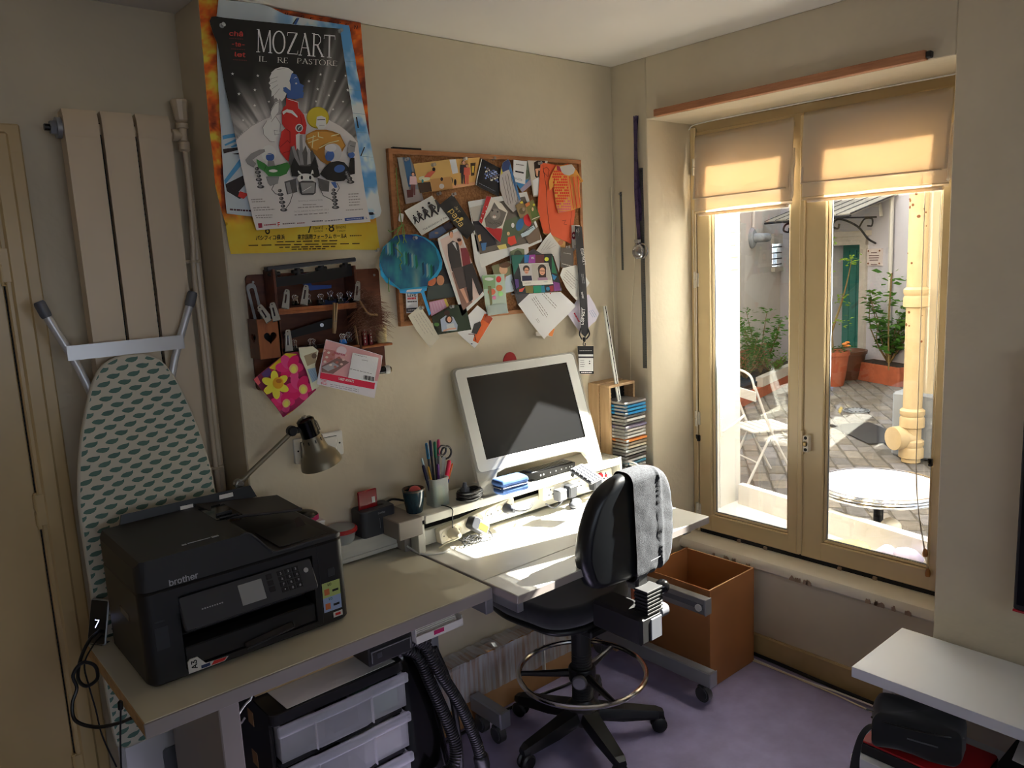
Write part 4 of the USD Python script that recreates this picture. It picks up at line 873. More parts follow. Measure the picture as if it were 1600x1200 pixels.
# -------- radiator in the niche
M('radiator', (214, 194, 164), 0.35)
ra = thing('radiator', 'tall cream panel radiator of three columns in the niche', 'radiator')
zr0, zr1 = 0.22, 2.185
cols = [(-2.063, -1.978), (-1.969, -1.8875), (-1.8785, -1.788)]
for a, b in cols:
    pr = [(0.150, zr0), (0.099, zr0 + 0.006), (0.094, zr0 + 0.03), (0.094, zr1 - 0.075), (0.0955, zr1 - 0.072), (0.0955, zr1 - 0.066), (0.094, zr1 - 0.063), (0.096, zr1 - 0.02), (0.106, zr1), (0.150, zr1 - 0.004)]
    part(ra, 'column', prism(pr, a, b, 'x'), 'radiator')
    part(ra, 'fin', bx(a + 0.012, b - 0.012, 0.150, 0.170, zr0 + 0.02, zr1 - 0.02), 'radiator')
part(ra, 'core', join(bx(-2.055, -1.796, 0.118, 0.150, zr0 + 0.03, zr1 - 0.03)), 'dark')
for z in (zr1 - 0.047, zr0 + 0.05):
    part(ra, 'header', cyl((-2.075, 0.132, z), (-1.782, 0.132, z), 0.020, 20), 'radiator')
    pl = part(ra, 'end_plug', join(lathe_on((-2.064, 0.132, z), (-2.076, 0.132, z), [(0.028, 0), (0.028, 1)], 20), lathe_on((-2.076, 0.132, z), (-2.090, 0.132, z), [(0.020, 0), (0.018, 1)], 6)), 'steel_grey')
    part(pl, 'bleed_cap', cyl((-2.088, 0.132, z), (-2.103, 0.132, z), 0.009, 12), 'black_plastic')
for z in (0.5, 1.9): part(ra, 'wall_bracket', bx(-1.96, -1.89, 0.16, YN - 0.0005, z, z + 0.05), 'radiator')
# valve and its pipe
rp = thing('radiator_pipe', 'cream painted radiator valve with a wavy pipe running down the niche corner', 'pipe')
zv = zr1 - 0.047
V0 = np.array([-1.738, 0.145, zv])
part(rp, 'pipe', tube([V0 + [0, 0, -0.01], V0 + [0.001, 0, -0.15], V0 + [-0.004, 0.004, -0.30], V0 + [-0.010, 0.010, -0.42], V0 + [-0.006, 0.012, -0.60], V0 + [-0.008, 0.012, -0.95], V0 + [-0.004, 0.012, -1.4], (-1.744, 0.157, 0.05)], 0.0085, 12, 8), 'radiator')
part(rp, 'valve_body', join(lathe([(0.012, zv - 0.045), (0.017, zv - 0.04), (0.017, zv - 0.018), (0.013, zv - 0.014), (0.013, zv + 0.02), (0.018, zv + 0.022), (0.018, zv + 0.036), (0.010, zv + 0.04)], 18, (V0[0], V0[1], 0)), lathe_on(V0 + [-0.05, -0.012, 0], V0, [(0.010, 0), (0.010, 0.2), (0.017, 0.25), (0.017, 0.6), (0.011, 0.62), (0.011, 1)], 16)), 'radiator')
hd = part(rp, 'valve_head', lathe([(0.012, zv + 0.038), (0.019, zv + 0.044), (0.021, zv + 0.075), (0.026, zv + 0.100), (0.022, zv + 0.104)], 10, (V0[0], V0[1], 0)), 'radiator', smooth=False)
for z in (1.77, 1.12): part(rp, 'pipe_clip', join(ring((-1.7465, 0.157, z), 0.011, 0.004, 20, 6), cyl((-1.7465, 0.165, z), (-1.7465, YN, z), 0.005, 8), cyl((-1.772, 0.157, z), (-1.722, 0.157, z), 0.005, 8)), 'radiator')
solo('niche_pipe', tube([(-1.7225, 0.186, 1.95), (-1.7225, 0.186, 1.0), (-1.7225, 0.186, 0.05)], 0.012, 10, 1), 'radiator', 'cream painted pipe close in the corner behind the radiator pipe', 'pipe')
# -------- ironing board leaning on the radiator
M('board_frame', (206, 206, 208), 0.3, 0.3)
ib = thing('ironing_board', 'ironing board with a leaf patterned cover leaning upright against the radiator', 'ironing board')
zt_, yt_, zb_, yb_ = 1.520, 0.052, 0.40, -0.028
ax_ = np.array([0, yt_ - yb_, zt_ - zb_]); Lb = np.linalg.norm(ax_); ax_ /= Lb; nb = np.array([0, -ax_[2], ax_[1]])
half = [(0.0, 0.0), (0.006, 0.045), (0.030, 0.083), (0.08, 0.112), (0.16, 0.139), (0.25, 0.162), (0.34, 0.177), (0.42, 0.184), (0.60, 0.184), (0.85, 0.184), (1.06, 0.180), (1.09, 0.168), (1.10, 0.150)]
ctr = lambda s: -1.985 - 0.006 * s
def bp(s, w, o=0.0): return np.array([ctr(s) + w, 0, 0]) + np.array([0, yt_, zt_]) - ax_ * s + nb * o
OL = [(s, -w) for s, w in reversed(half)] + [(s, w) for s, w in half[1:]]
S = smooth_path([( *p, 0) for p in OL], 4)[:, :2]
Pc = [(p[1], p[0]) for p in S]
poly = Polygon(Pc).buffer(0)
body = prism(poly, -0.012, 0.012)
def place(m): 
    m = m.copy(); v = m.vertices; m.vertices = np.array([0, yt_, zt_]) + np.c_[-1.985 + v[:, 0] - 0.006 * v[:, 1], np.zeros(len(v)), np.zeros(len(v))] - v[:, 1:2] * ax_ + v[:, 2:3] * nb; m.invert(); return m
M('cover_cloth', (206, 200, 182), 0.85, bump=0.0006, bscale=90)
M('leaf_print', (92, 124, 112), 0.85)
part(ib, 'cover', place(pillow(np.array(poly.exterior.coords)[:-1][::2], -0.010, 0.012, 0.010, 5)), 'cover_cloth')
# printed half-moon leaves, row by row
leaves = []
inner = poly.buffer(-0.006)
hm = lambda: affinity.scale(Polygon([(-0.0195, 0.004), (-0.012, -0.002), (0.0, -0.004), (0.013, -0.003), (0.0205, -0.005), (0.019, 0.003), (0.012, 0.0095), (0.001, 0.0125), (-0.010, 0.0105), (-0.017, 0.0075)]), 0.86, 0.86)
for j in range(58):
    for i in range(-5, 6):
        g = affinity.rotate(affinity.translate(hm(), (i + (j % 2) * 0.5) * 0.0525, 0.012 + j * 0.0198), 6 * math.sin(i * 3.1 + j * 1.7)).intersection(inner)
        if g.area > 2e-5: leaves.append(g)
big = join([prism(g, 0.0118, 0.0125) for g in leaves])
part(ib, 'leaf_print', place(big), 'leaf_print', smooth=False, kind='stuff')
for s in (-1, 1):
    part(ib, 'frame_leg', tube([bp(1.10, s * 0.075, -0.016), bp(0.3, s * 0.085, -0.018), bp(0.08, s * 0.110, -0.020), bp(-0.147, s * 0.195, -0.012)], 0.011, 12, 4), 'board_frame')
    part(ib, 'foot_cap', lathe_on(bp(-0.120, s * 0.185, -0.0135), bp(-0.162, s * 0.200, -0.0115), [(0.013, 0), (0.0145, 0.2), (0.0145, 0.85), (0.012, 1)], 16), 'grey_plastic')
P = np.array([[bp(-0.005 + q, w, -0.012 + 0.004 * math.cos(w * 8)) for w in np.linspace(-0.153, 0.153, 14)] for q in (-0.034, 0.006)])
part(ib, 'cross_bar', thick(P, nb * 0.010), 'board_frame')
part(ib, 'rest_plate', join(place(prism(rrect(-0.165, 1.085, 0.165, 1.30, 0.02), -0.012, -0.004))), 'board_frame')
for x in (-0.06, 0.04):
    part(ib, 'hinge_plate', join(place(prism(rrect(x, 1.15, x + 0.075, 1.27, 0.012), -0.004, 0.006))), 'grey_plastic')
for s in (-1, 1): part(ib, 'frame_leg', tube([bp(1.08, s * 0.16, -0.01), bp(1.49, s * 0.17, -0.02)], 0.010, 10, 1), 'board_frame')
# -------- drawer tower under the left desk
cloth('drawer_clear', (208, 210, 214), 0.45, (214, 216, 220), 0.5)
dt = thing('drawer_tower', 'black plastic tower of clear fronted drawers under the printer desk', 'drawers')
tx0, tx1, ty0, ty1 = -1.905, -1.515, -0.515, -0.16
dz = [(0.490, 0.590), (0.365, 0.470), (0.235, 0.345), (0.105, 0.215)]
for x in (tx0, tx1 - 0.012): part(dt, 'side_panel', bx(x, x + 0.012, ty0 + 0.03, ty1, 0.06, 0.612, 0.004), 'black_plastic')
part(dt, 'top', rbx(tx0 - 0.004, tx1 + 0.004, ty0 + 0.004, ty1, 0.594, 0.625, 0.02), 'black_plastic')
part(dt, 'base', rbx(tx0, tx1, ty0 + 0.02, ty1, 0.03, 0.075, 0.02), 'black_plastic')
for z0, z1 in dz:
    part(dt, 'runner_shelf', bx(tx0 + 0.01, tx1 - 0.01, ty0 + 0.012, ty1, z0 - 0.022, z0 - 0.004, 0.003), 'black_plastic')
    xs = np.linspace(tx0 + 0.014, tx1 - 0.002, 15)
    fp = lambda x, z: (x, ty0 - (0.008 if -1.80 < x < -1.63 else 0.0) + 0.002, z)
    dr_ = part(dt, 'drawer', join(bx(tx0 + 0.016, tx0 + 0.020, ty0 + 0.01, ty1 - 0.02, z0, z1), bx(tx1 - 0.008, tx1 - 0.004, ty0 + 0.01, ty1 - 0.02, z0, z1), bx(tx0 + 0.016, tx1 - 0.004, ty0 + 0.01, ty1 - 0.02, z0, z0 + 0.003), bx(tx0 + 0.016, tx1 - 0.004, ty1 - 0.024, ty1 - 0.02, z0, z1), thick(np.array([[fp(x, z) for x in xs] for z in (z0, z1)]), (0, 0.004, 0))), 'drawer_clear')
    part(dr_, 'drawer_lip', join(rbx(tx0 + 0.008, tx1 + 0.004, ty0 - 0.012, ty0 + 0.004, z1 - 0.026, z1 + 0.002, 0.006, axis='x'), bx(-1.80, -1.797, ty0 - 0.016, ty0 - 0.006, z0 + 0.004, z1 - 0.02), bx(-1.633, -1.63, ty0 - 0.016, ty0 - 0.006, z0 + 0.004, z1 - 0.02)), 'drawer_clear')
M('tag_tan', (178, 138, 92), 0.7)
for z in (0.56, 0.44, 0.31): part(dt, 'side_vent', bx(tx0 - 0.001, tx0, -0.38, -0.345, z - 0.02, z + 0.02), 'tag_tan')
def stuff_in(name, label, cat, x0, x1, y0, y1, z0, z1, m): return solo(name, bx(x0, x1, y0, y1, z0, z1, 0.002), m, label, cat)
M('green_box', (120, 160, 128), 0.6); M('grey_card', (150, 142, 136), 0.7); M('dark_fabric2', (52, 46, 52), 0.85)
stuff_in('stored_box', 'pale green box inside the top drawer of the tower, at its right end', 'box', -1.615, -1.535, -0.50, -0.36, 0.4935, 0.56, 'green_box')
stuff_in('stored_box', 'grey brown card box inside the top drawer of the tower, at its left end', 'box', -1.87, -1.76, -0.495, -0.30, 0.4935, 0.548, 'grey_card')
stuff_in('stored_box', 'dark pouch inside the top drawer of the tower, in its middle', 'pouch', -1.735, -1.66, -0.495, -0.30, 0.4935, 0.545, 'dark_fabric2')
k_ = thing('stored_carton', 'pale carton with an orange printed line inside the second drawer of the tower', 'box')
part(k_, 'carton', bx(-1.655, -1.535, -0.505, -0.33, 0.3685, 0.442, 0.002), 'paper_white')
part(k_, 'print_line', bx(-1.625, -1.545, -0.5058, -0.505, 0.428, 0.433), 'tag_tan')
stuff_in('stored_box', 'dark box inside the second drawer of the tower, left of the pale carton', 'box', -1.86, -1.70, -0.495, -0.30, 0.3685, 0.43, 'dark_fabric2')
stuff_in('stored_box', 'grey box inside the third drawer of the tower', 'box', -1.86, -1.55, -0.50, -0.30, 0.2385, 0.30, 'grey_card')
# on top of the tower: sheet, wooden frame, hook
solo('paper_sheet', thick(np.array([[(-1.862, -0.505, 0.6262), (-1.535, -0.500, 0.6262)], [(-1.87, -0.25, 0.6262), (-1.55, -0.25, 0.6262)]]), (0, 0, 0.0012)), 'paper_white', 'large sheet of pale card lying on top of the drawer tower', 'paper')
M('pale_wood', (196, 168, 124), 0.6, rgb2=(180, 150, 106), scale=8, stretch=(1, 10, 10))
wf = thing('drawing_board', 'pale wooden edged panel lying on the card on top of the drawer tower', 'panel')
part(wf, 'edge', bx(-1.900, -1.585, -0.395, -0.382, 0.6280, 0.655, 0.001), 'pale_wood')
part(wf, 'panel', bx(-1.897, -1.588, -0.382, -0.14, 0.640, 0.655, 0.001), 'pale_wood')
part(wf, 'edge', bx(-1.900, -1.887, -0.382, -0.14, 0.6280, 0.6549, 0.001), 'pale_wood')
part(wf, 'edge', bx(-1.598, -1.585, -0.382, -0.14, 0.6280, 0.6549, 0.001), 'pale_wood')
M('copper', (188, 128, 90), 0.3, 0.9)
sc = thing('screw_hook', 'small metal screw hook fixed under the desk front left of the drawer tower', 'hook')
part(sc, 'hook', tube([(-1.935, -0.49, 0.728), (-1.945, -0.495, 0.690), (-1.965, -0.50, 0.680), (-1.985, -0.505, 0.664), (-1.990, -0.505, 0.648), (-1.980, -0.503, 0.640), (-1.968, -0.50, 0.648)], 0.0028, 8), 'alu')
part(sc, 'plate', bx(-1.945, -1.925, -0.505, -0.475, 0.718, 0.7325, 0.002), 'copper')
# black drive box and paper tray hung under the desk
vb = thing('drive_box', 'black metal drive box jutting out under the desk right of the drawer tower', 'electronics')
part(vb, 'housing', bx(-1.640, -1.500, -0.545, -0.22, 0.664, 0.726, 0.004), 'black_matte')
part(vb, 'front_trim', join(bx(-1.63, -1.51, -0.5475, -0.545, 0.705, 0.708), bx(-1.633, -1.630, -0.5475, -0.545, 0.675, 0.708), bx(-1.51, -1.507, -0.5475, -0.545, 0.675, 0.708)), 'alu')
part(vb, 'power_key', join(bx(-1.615, -1.600, -0.5472, -0.545, 0.684, 0.699, 0.001)), 'dark_grey_plastic')
part(vb, 'hanger', bx(-1.60, -1.54, -0.40, -0.24, 0.726, ZD - 0.0325), 'steel_grey')
tr = thing('paper_tray', 'shallow pale plastic tray of papers hung under the desk right front', 'tray')
part(tr, 'tray', join(bx(-1.480, -1.315, -0.53, -0.20, 0.668, 0.671), bx(-1.480, -1.315, -0.533, -0.530, 0.668, 0.690), bx(-1.318, -1.315, -0.53, -0.20, 0.668, 0.700), bx(-1.480, -1.477, -0.53, -0.20, 0.668, 0.732)), 'white_plastic')
part(tr, 'papers', join([bx(-1.474, -1.325, -0.524 + i * 0.003, -0.22, 0.672 + i * 0.004, 0.675 + i * 0.004) for i in range(9)]), 'paper_white', kind='stuff')
M('magenta', (190, 30, 100), 0.5)
part(tr, 'pink_tab', bx(-1.42, -1.385, -0.5345, -0.5335, 0.676, 0.688), 'magenta')
# flat-pack parcel wrapped in film on the floor behind
fp_ = thing('wrapped_parcel', 'long flat cardboard parcel wrapped in crinkled clear film behind the desk legs', 'parcel')
part(fp_, 'carton', bx(-1.19, -0.36, -0.095, -0.016, 0.0, 0.245, 0.002), 'card')
LOOKS['film'] = usdkit.material(stage, '/World/Looks/film', {'t': ('transparent_bsdf', {'color': (0.93, 0.94, 0.95)}), 'd': ('principled_bsdf', {'base_color': lin((214, 216, 218)), 'roughness': 0.25}), 'tc': ('texture_coordinate', {}), 'm': ('mapping', {'scale': (40, 2, 3)}), 'n': ('noise_texture', {'scale': 2.0, 'detail': 4.0}), 'r': ('rgb_ramp', {'ramp': [(0.35, (0.25, 0.25, 0.25)), (0.65, (0.8, 0.8, 0.8))]}), 'x': ('mix_closure', {})}, [('tc.object', 'm.vector'), ('m.vector', 'n.vector'), ('n.fac', 'r.fac'), ('r.color', 'x.fac'), ('t.BSDF', 'x.closure1'), ('d.BSDF', 'x.closure2')], surface='x.closure')
xs, zs = np.linspace(-1.20, -0.352, 90), np.linspace(0.10, 0.262, 10)
P = np.array([[(x, -0.100 - 0.008 * meshkit.noise([[x * 55, z * 6, 1]])[0], z) for x in xs] for z in zs])
P2 = np.array([[(x, y, 0.258 + 0.010 * meshkit.noise([[x * 55, y * 30, 4]])[0]) for x in xs] for y in np.linspace(-0.102, -0.016, 6)])
part(fp_, 'film_wrap', join(grid(P), grid(P2)), 'film', smooth=True)
part(fp_, 'tape_band', join(bx(-0.62, -0.612, -0.109, -0.014, 0.06, 0.27, 0.001)), 'white_plastic')
solo('wall_trunking', bx(XE + 0.003, -0.002, -0.020, -0.0005, 0.425, 0.452, 0.002), 'trim_white', 'thin white trunking strip along the wall under the desks', 'trunking')
solo('loop_cable', tube([(-0.74, -0.035, 0.40), (-0.735, -0.045, 0.44), (-0.70, -0.05, 0.465), (-0.655, -0.05, 0.455), (-0.62, -0.045, 0.425), (-0.60, -0.04, 0.36), (-0.60, -0.03, 0.27)], 0.006, 8), 'grey_plastic', 'grey cable looping out above the wrapped parcel', 'cable')
solo('hanging_cable', tube([(-0.56, -0.05, 0.735), (-0.565, -0.05, 0.6), (-0.558, -0.045, 0.45), (-0.56, -0.04, 0.27)], 0.0045, 8), 'grey_plastic', 'thin grey cable hanging straight down behind the chair seat', 'cable')
solo('parcel_cable', tube([(-1.18, -0.125, 0.006), (-0.95, -0.120, 0.006), (-0.75, -0.128, 0.006), (-0.55, -0.16, 0.006), (-0.40, -0.16, 0.006)], 0.006, 8), 'black_plastic', 'black cable lying on the floor along the wrapped parcel', 'cable')
# ------------------------------------------------------------------ blinds, cords, pulls
cloth('linen', (226, 216, 200), 0.34, (212, 186, 146), 0.20)
cloth('linen_hem', (222, 212, 196), 0.3, (214, 188, 150), 0.0)
def blind(label, y0, y1, zt, zf0, zf1, zb0, zb1, seed):
    """roman blind half drawn up: sheer sheet over a gathered pouch; y0 left, y1 right; fold line zf, bottom roll zb"""
    t = thing('roman_blind', label, 'blind')
    yy = np.linspace(y0, y1, 30); rr = np.random.default_rng(seed)
    f = lambda q, a, b: a + (b - a) * q
    wob = lambda y, z: 0.004 * meshkit.noise([[y * 14, z * 9, seed]])[0]
    q = np.linspace(0, 1, 30)
    zz = np.linspace(0, 1, 22)
    P = np.array([[(0.272 - 0.030 * s ** 1.5 - wob(y, s), y + 0.004 * (k - 0.5) * s, zt + (f(k, zf0, zf1) - zt) * s) for y, k in zip(yy, q)] for s in zz])
    part(t, 'front_sheet', grid(P), 'linen', smooth=True)
    # the sheet doubles back up behind and drops again in two soft folds to the bottom roll
    prof = [(0.242, 0.0, 0), (0.250, 0.03, 0), (0.262, 0.24, 0), (0.266, 0.26, 0), (0.268, 0.24, 0), (0.256, -0.010, 1), (0.262, -0.016, 1), (0.268, 0.05, 1), (0.262, 0.004, 2), (0.255, -0.004, 2)]
    P = np.array([[(x - 0.004 * math.sin(k * 3.1) - wob(y, 2 + i), y - 0.006 * (k - 0.5), {0: f(k, zf0, zf1), 1: (f(k, zf0, zf1) + f(k, zb0, zb1)) / 2 + 0.004 * math.sin(3 * k + i), 2: f(k, zb0, zb1) + 0.012}[w] + dz) for y, k in zip(yy * 0.995 + y0 * 0.0025 + y1 * 0.0025, q)] for i, (x, dz, w) in enumerate(prof)])
    part(t, 'folded_layers', grid(P), 'linen', smooth=True)
    part(t, 'bottom_roll', tube([(0.256, y, f(k, zb0, zb1) + 0.006) for y, k in zip(np.linspace(y0 - 0.02, y1 + 0.015, 9), np.linspace(0, 1, 9))], 0.0075, 8, 1), 'linen_hem')
    part(t, 'top_hem', thick(np.array([[(0.274, y, zt - 0.018), (0.274, y, zt)] for y in (y0, y1)]), (-0.003, 0, 0)), 'linen_hem')
    for y in (y0, y1): part(t, 'side_hem', thick(np.array([[(0.270 - 0.030 * s ** 1.5, y + e, zt + ((zf0 if y == y0 else zf1) - zt) * s) for e in (0, 0.008 if y == y1 else -0.008)] for s in zz]), (-0.002, 0, 0)), 'linen_hem')
    part(t, 'fold_hem', tube([(0.240, y, f(k, zf0, zf1)) for y, k in zip(yy[::4], q[::4])], 0.0035, 6, 2), 'linen_hem')
    part(t, 'side_loop', tube([(0.262, y1 - 0.006, zt - 0.10), (0.235, y1 - 0.018, zt - 0.16), (0.222, y1 - 0.020, zf1 + 0.06), (0.236, y1 - 0.012, zf1 - 0.02), (0.252, y1, zb1 + 0.03)], [0.004, 0.008, 0.010, 0.008, 0.005], 8), 'linen')
    return t
blind('translucent linen roman blind on the left sash, half drawn up', -0.228, -0.676, 2.195, 1.945, 1.950, 1.872, 1.878, 1)
blind('translucent linen roman blind on the right sash, half drawn up', -0.722, -1.240, 2.200, 1.960, 1.955, 1.888, 1.890, 2)
# pull cords with their cleats and wooden acorns
M('cord', (226, 216, 196), 0.8); M('acorn', (168, 112, 56), 0.45)
XC = 0.278
rr_ = at(1433, 722, 'x', XG); t = thing('blind_cord', 'thin cream pull cord with wooden acorns beside the right sash of the window', 'cord')
yr = rr_[1]
part(t, 'cord', tube([(XC, yr + 0.002, 2.0), (XC, yr + 0.001, 1.5), (XC, yr, rr_[2])], 0.0016, 6, 3), 'cord')
ac = at(1448, 862, 'x', XG), at(1452, 893, 'x', XG)
part(t, 'cord', tube([(XC, yr, rr_[2]), (XC - 0.004, yr - 0.01, 0.8), (XC - 0.004, ac[0][1], ac[0][2])], 0.0014, 6, 3), 'cord')
part(t, 'cord', tube([(XC, yr, rr_[2]), (XC - 0.004, yr - 0.016, 0.75), (XC - 0.004, ac[1][1], ac[1][2])], 0.0014, 6, 3), 'cord')
for p in ac: part(t, 'acorn', lathe([(0.002, p[2] - 0.016), (0.008, p[2] - 0.014), (0.0095, p[2] - 0.004), (0.007, p[2] + 0.010), (0.003, p[2] + 0.015)], 14, (XC - 0.005, p[1], 0)), 'acorn')
cl_ = lambda px, py: at(px, py, 'x', XG)
for p, lab in ((cl_(1455, 722), 'black cord cleat on the right sash of the window'), (cl_(1093, 684), 'black cord hook on the left edge of the window frame')):
    t = thing('cord_cleat', lab, 'cleat')
    part(t, 'base', rbx(XG - 0.012, XG - 0.0005, p[1] - 0.007, p[1] + 0.007, p[2] - 0.014, p[2] + 0.014, 0.004, axis='x'), 'black_plastic')
    part(t, 'horn', tube([(XG - 0.012, p[1], p[2] - 0.004), (XG - 0.020, p[1], p[2] + 0.004), (XG - 0.022, p[1], p[2] + 0.018)], 0.004, 8), 'black_plastic')
p = cl_(1092, 684); t = thing('blind_cord', 'thin cream pull cord hanging down the left edge of the window frame', 'cord')
part(t, 'cord', tube([(XC - 0.004, p[1] - 0.006, 1.92), (XC - 0.004, p[1] - 0.003, 1.5), (XC - 0.004, p[1], p[2] + 0.02)], 0.0016, 6, 3), 'cord')
part(t, 'cord', tube([(XC - 0.004, p[1] + 0.010, 1.9), (XC - 0.004, p[1] + 0.006, 1.4), (XC - 0.004, p[1] + 0.001, p[2] + 0.02)], 0.0016, 6, 3), 'cord')
solo('frame_cable', tube([(0.262, -0.195, 2.235), (0.262, -0.24, 2.252), (0.266, -0.5, 2.2565), (0.266, -0.9, 2.256), (0.266, -1.28, 2.254)], 0.0028, 8), 'white_plastic', 'thin white cable along the top of the window frame under the soffit', 'cable')
# ------------------------------------------------------------------ flat printed things on the wall: vector print, drawn in the wall's own plane
tinted('print', 0.55, 0.35); tinted('print_gloss', 0.25, 0.5)
_glob = glob.glob
def text2d(s, bold=False, cjk=False):
    """lettering as flat outlines: (vertices xy with capitals 1 high, triangles)"""
    if cjk:
        class G: glob = staticmethod(lambda p: [x for x in _glob('/opt/blender-*/*/datafiles/fonts/*CJK*')])
        keep, meshkit.glob = meshkit.glob, G
    try: m = meshkit.text_mesh(s, 1.0, 0.01, bold)
    finally:
        if cjk: meshkit.glob = keep
    f = m.faces[m.face_normals[:, 2] > 0.9]
    return trimesh.Trimesh(m.vertices, f, process=True)
def tint(c, k=1.45):
    return tuple(np.minimum(np.array(lin(c)) * k, 0.86))
def flat(poly):
    if not hasattr(poly, 'area'): poly = Polygon(poly)
    if not poly.is_valid: poly = poly.buffer(0)
    V, F, n = [], [], 0
    for g in getattr(poly, 'geoms', [poly]):
        if g.geom_type != 'Polygon' or g.area < 1e-3: continue
        v, f = trimesh.creation.triangulate_polygon(g, engine='earcut'); V.append(v); F.append(np.asarray(f) + n); n += len(v)
    return (np.vstack(V), np.vstack(F)) if V else None
def ell(cx, cy, rx, ry, rot=0): return affinity.rotate(affinity.scale(Point(cx, cy).buffer(1, 8), rx, ry), rot, origin=(cx, cy))
def line(w, *pts): return LineString(pts).buffer(w / 2, cap_style=2)
class Sheet:
    """a sheet of paper hung parallel to the back wall, its outline given where it is seen (measured in its true plane y = -off)"""
    def __init__(s, outline, off, lift=(), wave=0.0, seed=1, axis='y', sign=-1):
        s.off, s.lift, s.wave, s.seed, s.axis, s.sign = off, lift, wave, seed, axis, sign
        s.outline = Polygon(outline).buffer(0) if not hasattr(outline, 'area') else outline
        s.layers = []
    def pos(s, uv, up=0.0):
        uv = np.asarray(uv, float)
        d = CAM @ np.stack([(uv[:, 0] - 800) / FPX, -(uv[:, 1] - 600) / FPX, -np.ones(len(uv))])
        k = 'xyz'.index(s.axis); val = s.sign * s.off
        P = (EYE[:, None] + d * ((val - EYE[k]) / d[k])).T
        h = np.full(len(uv), up)
        for x, y, r, a in s.lift: h += a * np.clip(1 - np.hypot(uv[:, 0] - x, uv[:, 1] - y) / r, 0, 1) ** 2
        if s.wave: h += s.wave * meshkit.noise(np.c_[uv * 0.045, np.full(len(uv), s.seed)])
        P[:, k] += s.sign * h
        return P
    def add(s, c, poly, k=1.45, clip=True, fn=None, step=None):
        if not hasattr(poly, 'area'): poly = Polygon(poly)
        if not poly.is_valid: poly = poly.buffer(0)
        if clip: poly = poly.intersection(s.outline.buffer(-0.25))
        vf = flat(poly)
        if vf is not None: s.layers.append((vf, c, k, fn, step))
        return s
    def text(s, c, t, p0, p1, h=None, bold=False, cjk=False, up=None):
        m = text2d(t, bold, cjk); v = m.vertices[:, :2]; w = v[:, 0].max()
        p0, p1 = np.array(p0, float), np.array(p1, float); e = p1 - p0; L = np.linalg.norm(e); e /= L
        n = np.array([e[1], -e[0]]) if up is None else np.array(up, float); h = h or L / w
        s.layers.append(((p0 + np.outer(v[:, 0] * L / w, e) + np.outer(v[:, 1] * h, n), np.asarray(m.faces)), c, 1.45, None, None)); return s
    def bars(s, c, p0, p1, gap, n, w=0.8, dash=True, seed=0):
        r = np.random.default_rng(seed); p0, p1, gap = (np.array(q, float) for q in (p0, p1, gap))
        polys = []
        for i in range(n):
            a, b = p0 + gap * i, p1 + gap * i; t = 0.0; end = r.uniform(0.75, 1.0) if n > 1 else 1.0
            while t < end:
                l = r.uniform(0.06, 0.16) if dash else 1.0
                polys.append(line(w, a + (b - a) * t, a + (b - a) * min(t + l, end))); t += l + (0.03 if dash else 1)
        return s.add(c, shapely.union_all(polys))
    def build(s, parent, base, mat='print', thickness=0.0005, name='sheet', k=1.45, basefn=None, step=None, pname='printing'):
        def sub(v, f, size):
            v3 = np.c_[v, np.zeros(len(v))]
            return trimesh.remesh.subdivide_to_size(v3, f, size, max_iter=12)
        need = 9 if (s.lift or s.wave) else 60
        def mesh(items, path):
            V, F, C, n = [], [], [], 0
            for (v, f), c, kk, fn, st, up in items:
                sz = st or need
                v = np.asarray(v)[:, :2]
                if fn is not None or np.ptp(v, 0).max() > sz: v, f = sub(v, f, sz); v = v[:, :2]
                P = s.pos(v, up)
                C.append(np.array([tint(q, kk) for q in fn(v)]) if fn is not None else np.tile(tint(c, kk), (len(v), 1)))
                V.append(P); F.append(np.asarray(f) + n); n += len(v)
            m = usdkit.mesh(stage, path, (np.vstack(V), np.vstack(F)), LOOKS[mat], smooth=False)
            UsdGeom.PrimvarsAPI(m).CreatePrimvar('tint', Sdf.ValueTypeNames.Color3fArray, 'vertex').Set(Vt.Vec3fArray.FromNumpy(np.vstack(C).astype(np.float32)))
            return m
        o = flat(s.outline)
        mesh([(o, base, k, basefn, step, 0.0), (o, (190, 186, 180), 1.2, None, None, -thickness)], numbered(str(parent.GetPath()), name))
        if s.layers:
            items, ups = [], []
            for i, (vf, c, kk, fn, st) in enumerate(s.layers):
                lo, hi = np.asarray(vf[0]).min(0)[:2], np.asarray(vf[0]).max(0)[:2]
                u = 0.00030 + max([uu - 0.00022 for (l2, h2, uu) in ups if (lo < h2).all() and (l2 < hi).all()], default=-0.00014) + 0.00036 if ups else 0.00030
                ups.append((lo, hi, u)); items.append((vf, c, kk, fn, st, u))
            tag(mesh(items, numbered(str(parent.GetPath()), pname)), kind='stuff')
def paper(name, label, cat, outline, off, base, draw=None, lift=(), wave=0.0, seed=1, k=1.45, basefn=None, step=None, mat='print', group=None):
    t = thing(name, label, cat, group=group); s = Sheet(outline, off, lift, wave, seed)
    if draw: draw(s)
    s.build(t, base, mat, k=k, basefn=basefn, step=step); return t
mixc = lambda a, b, t: np.asarray(a, float) + (np.asarray(b, float) - np.asarray(a, float)) * t
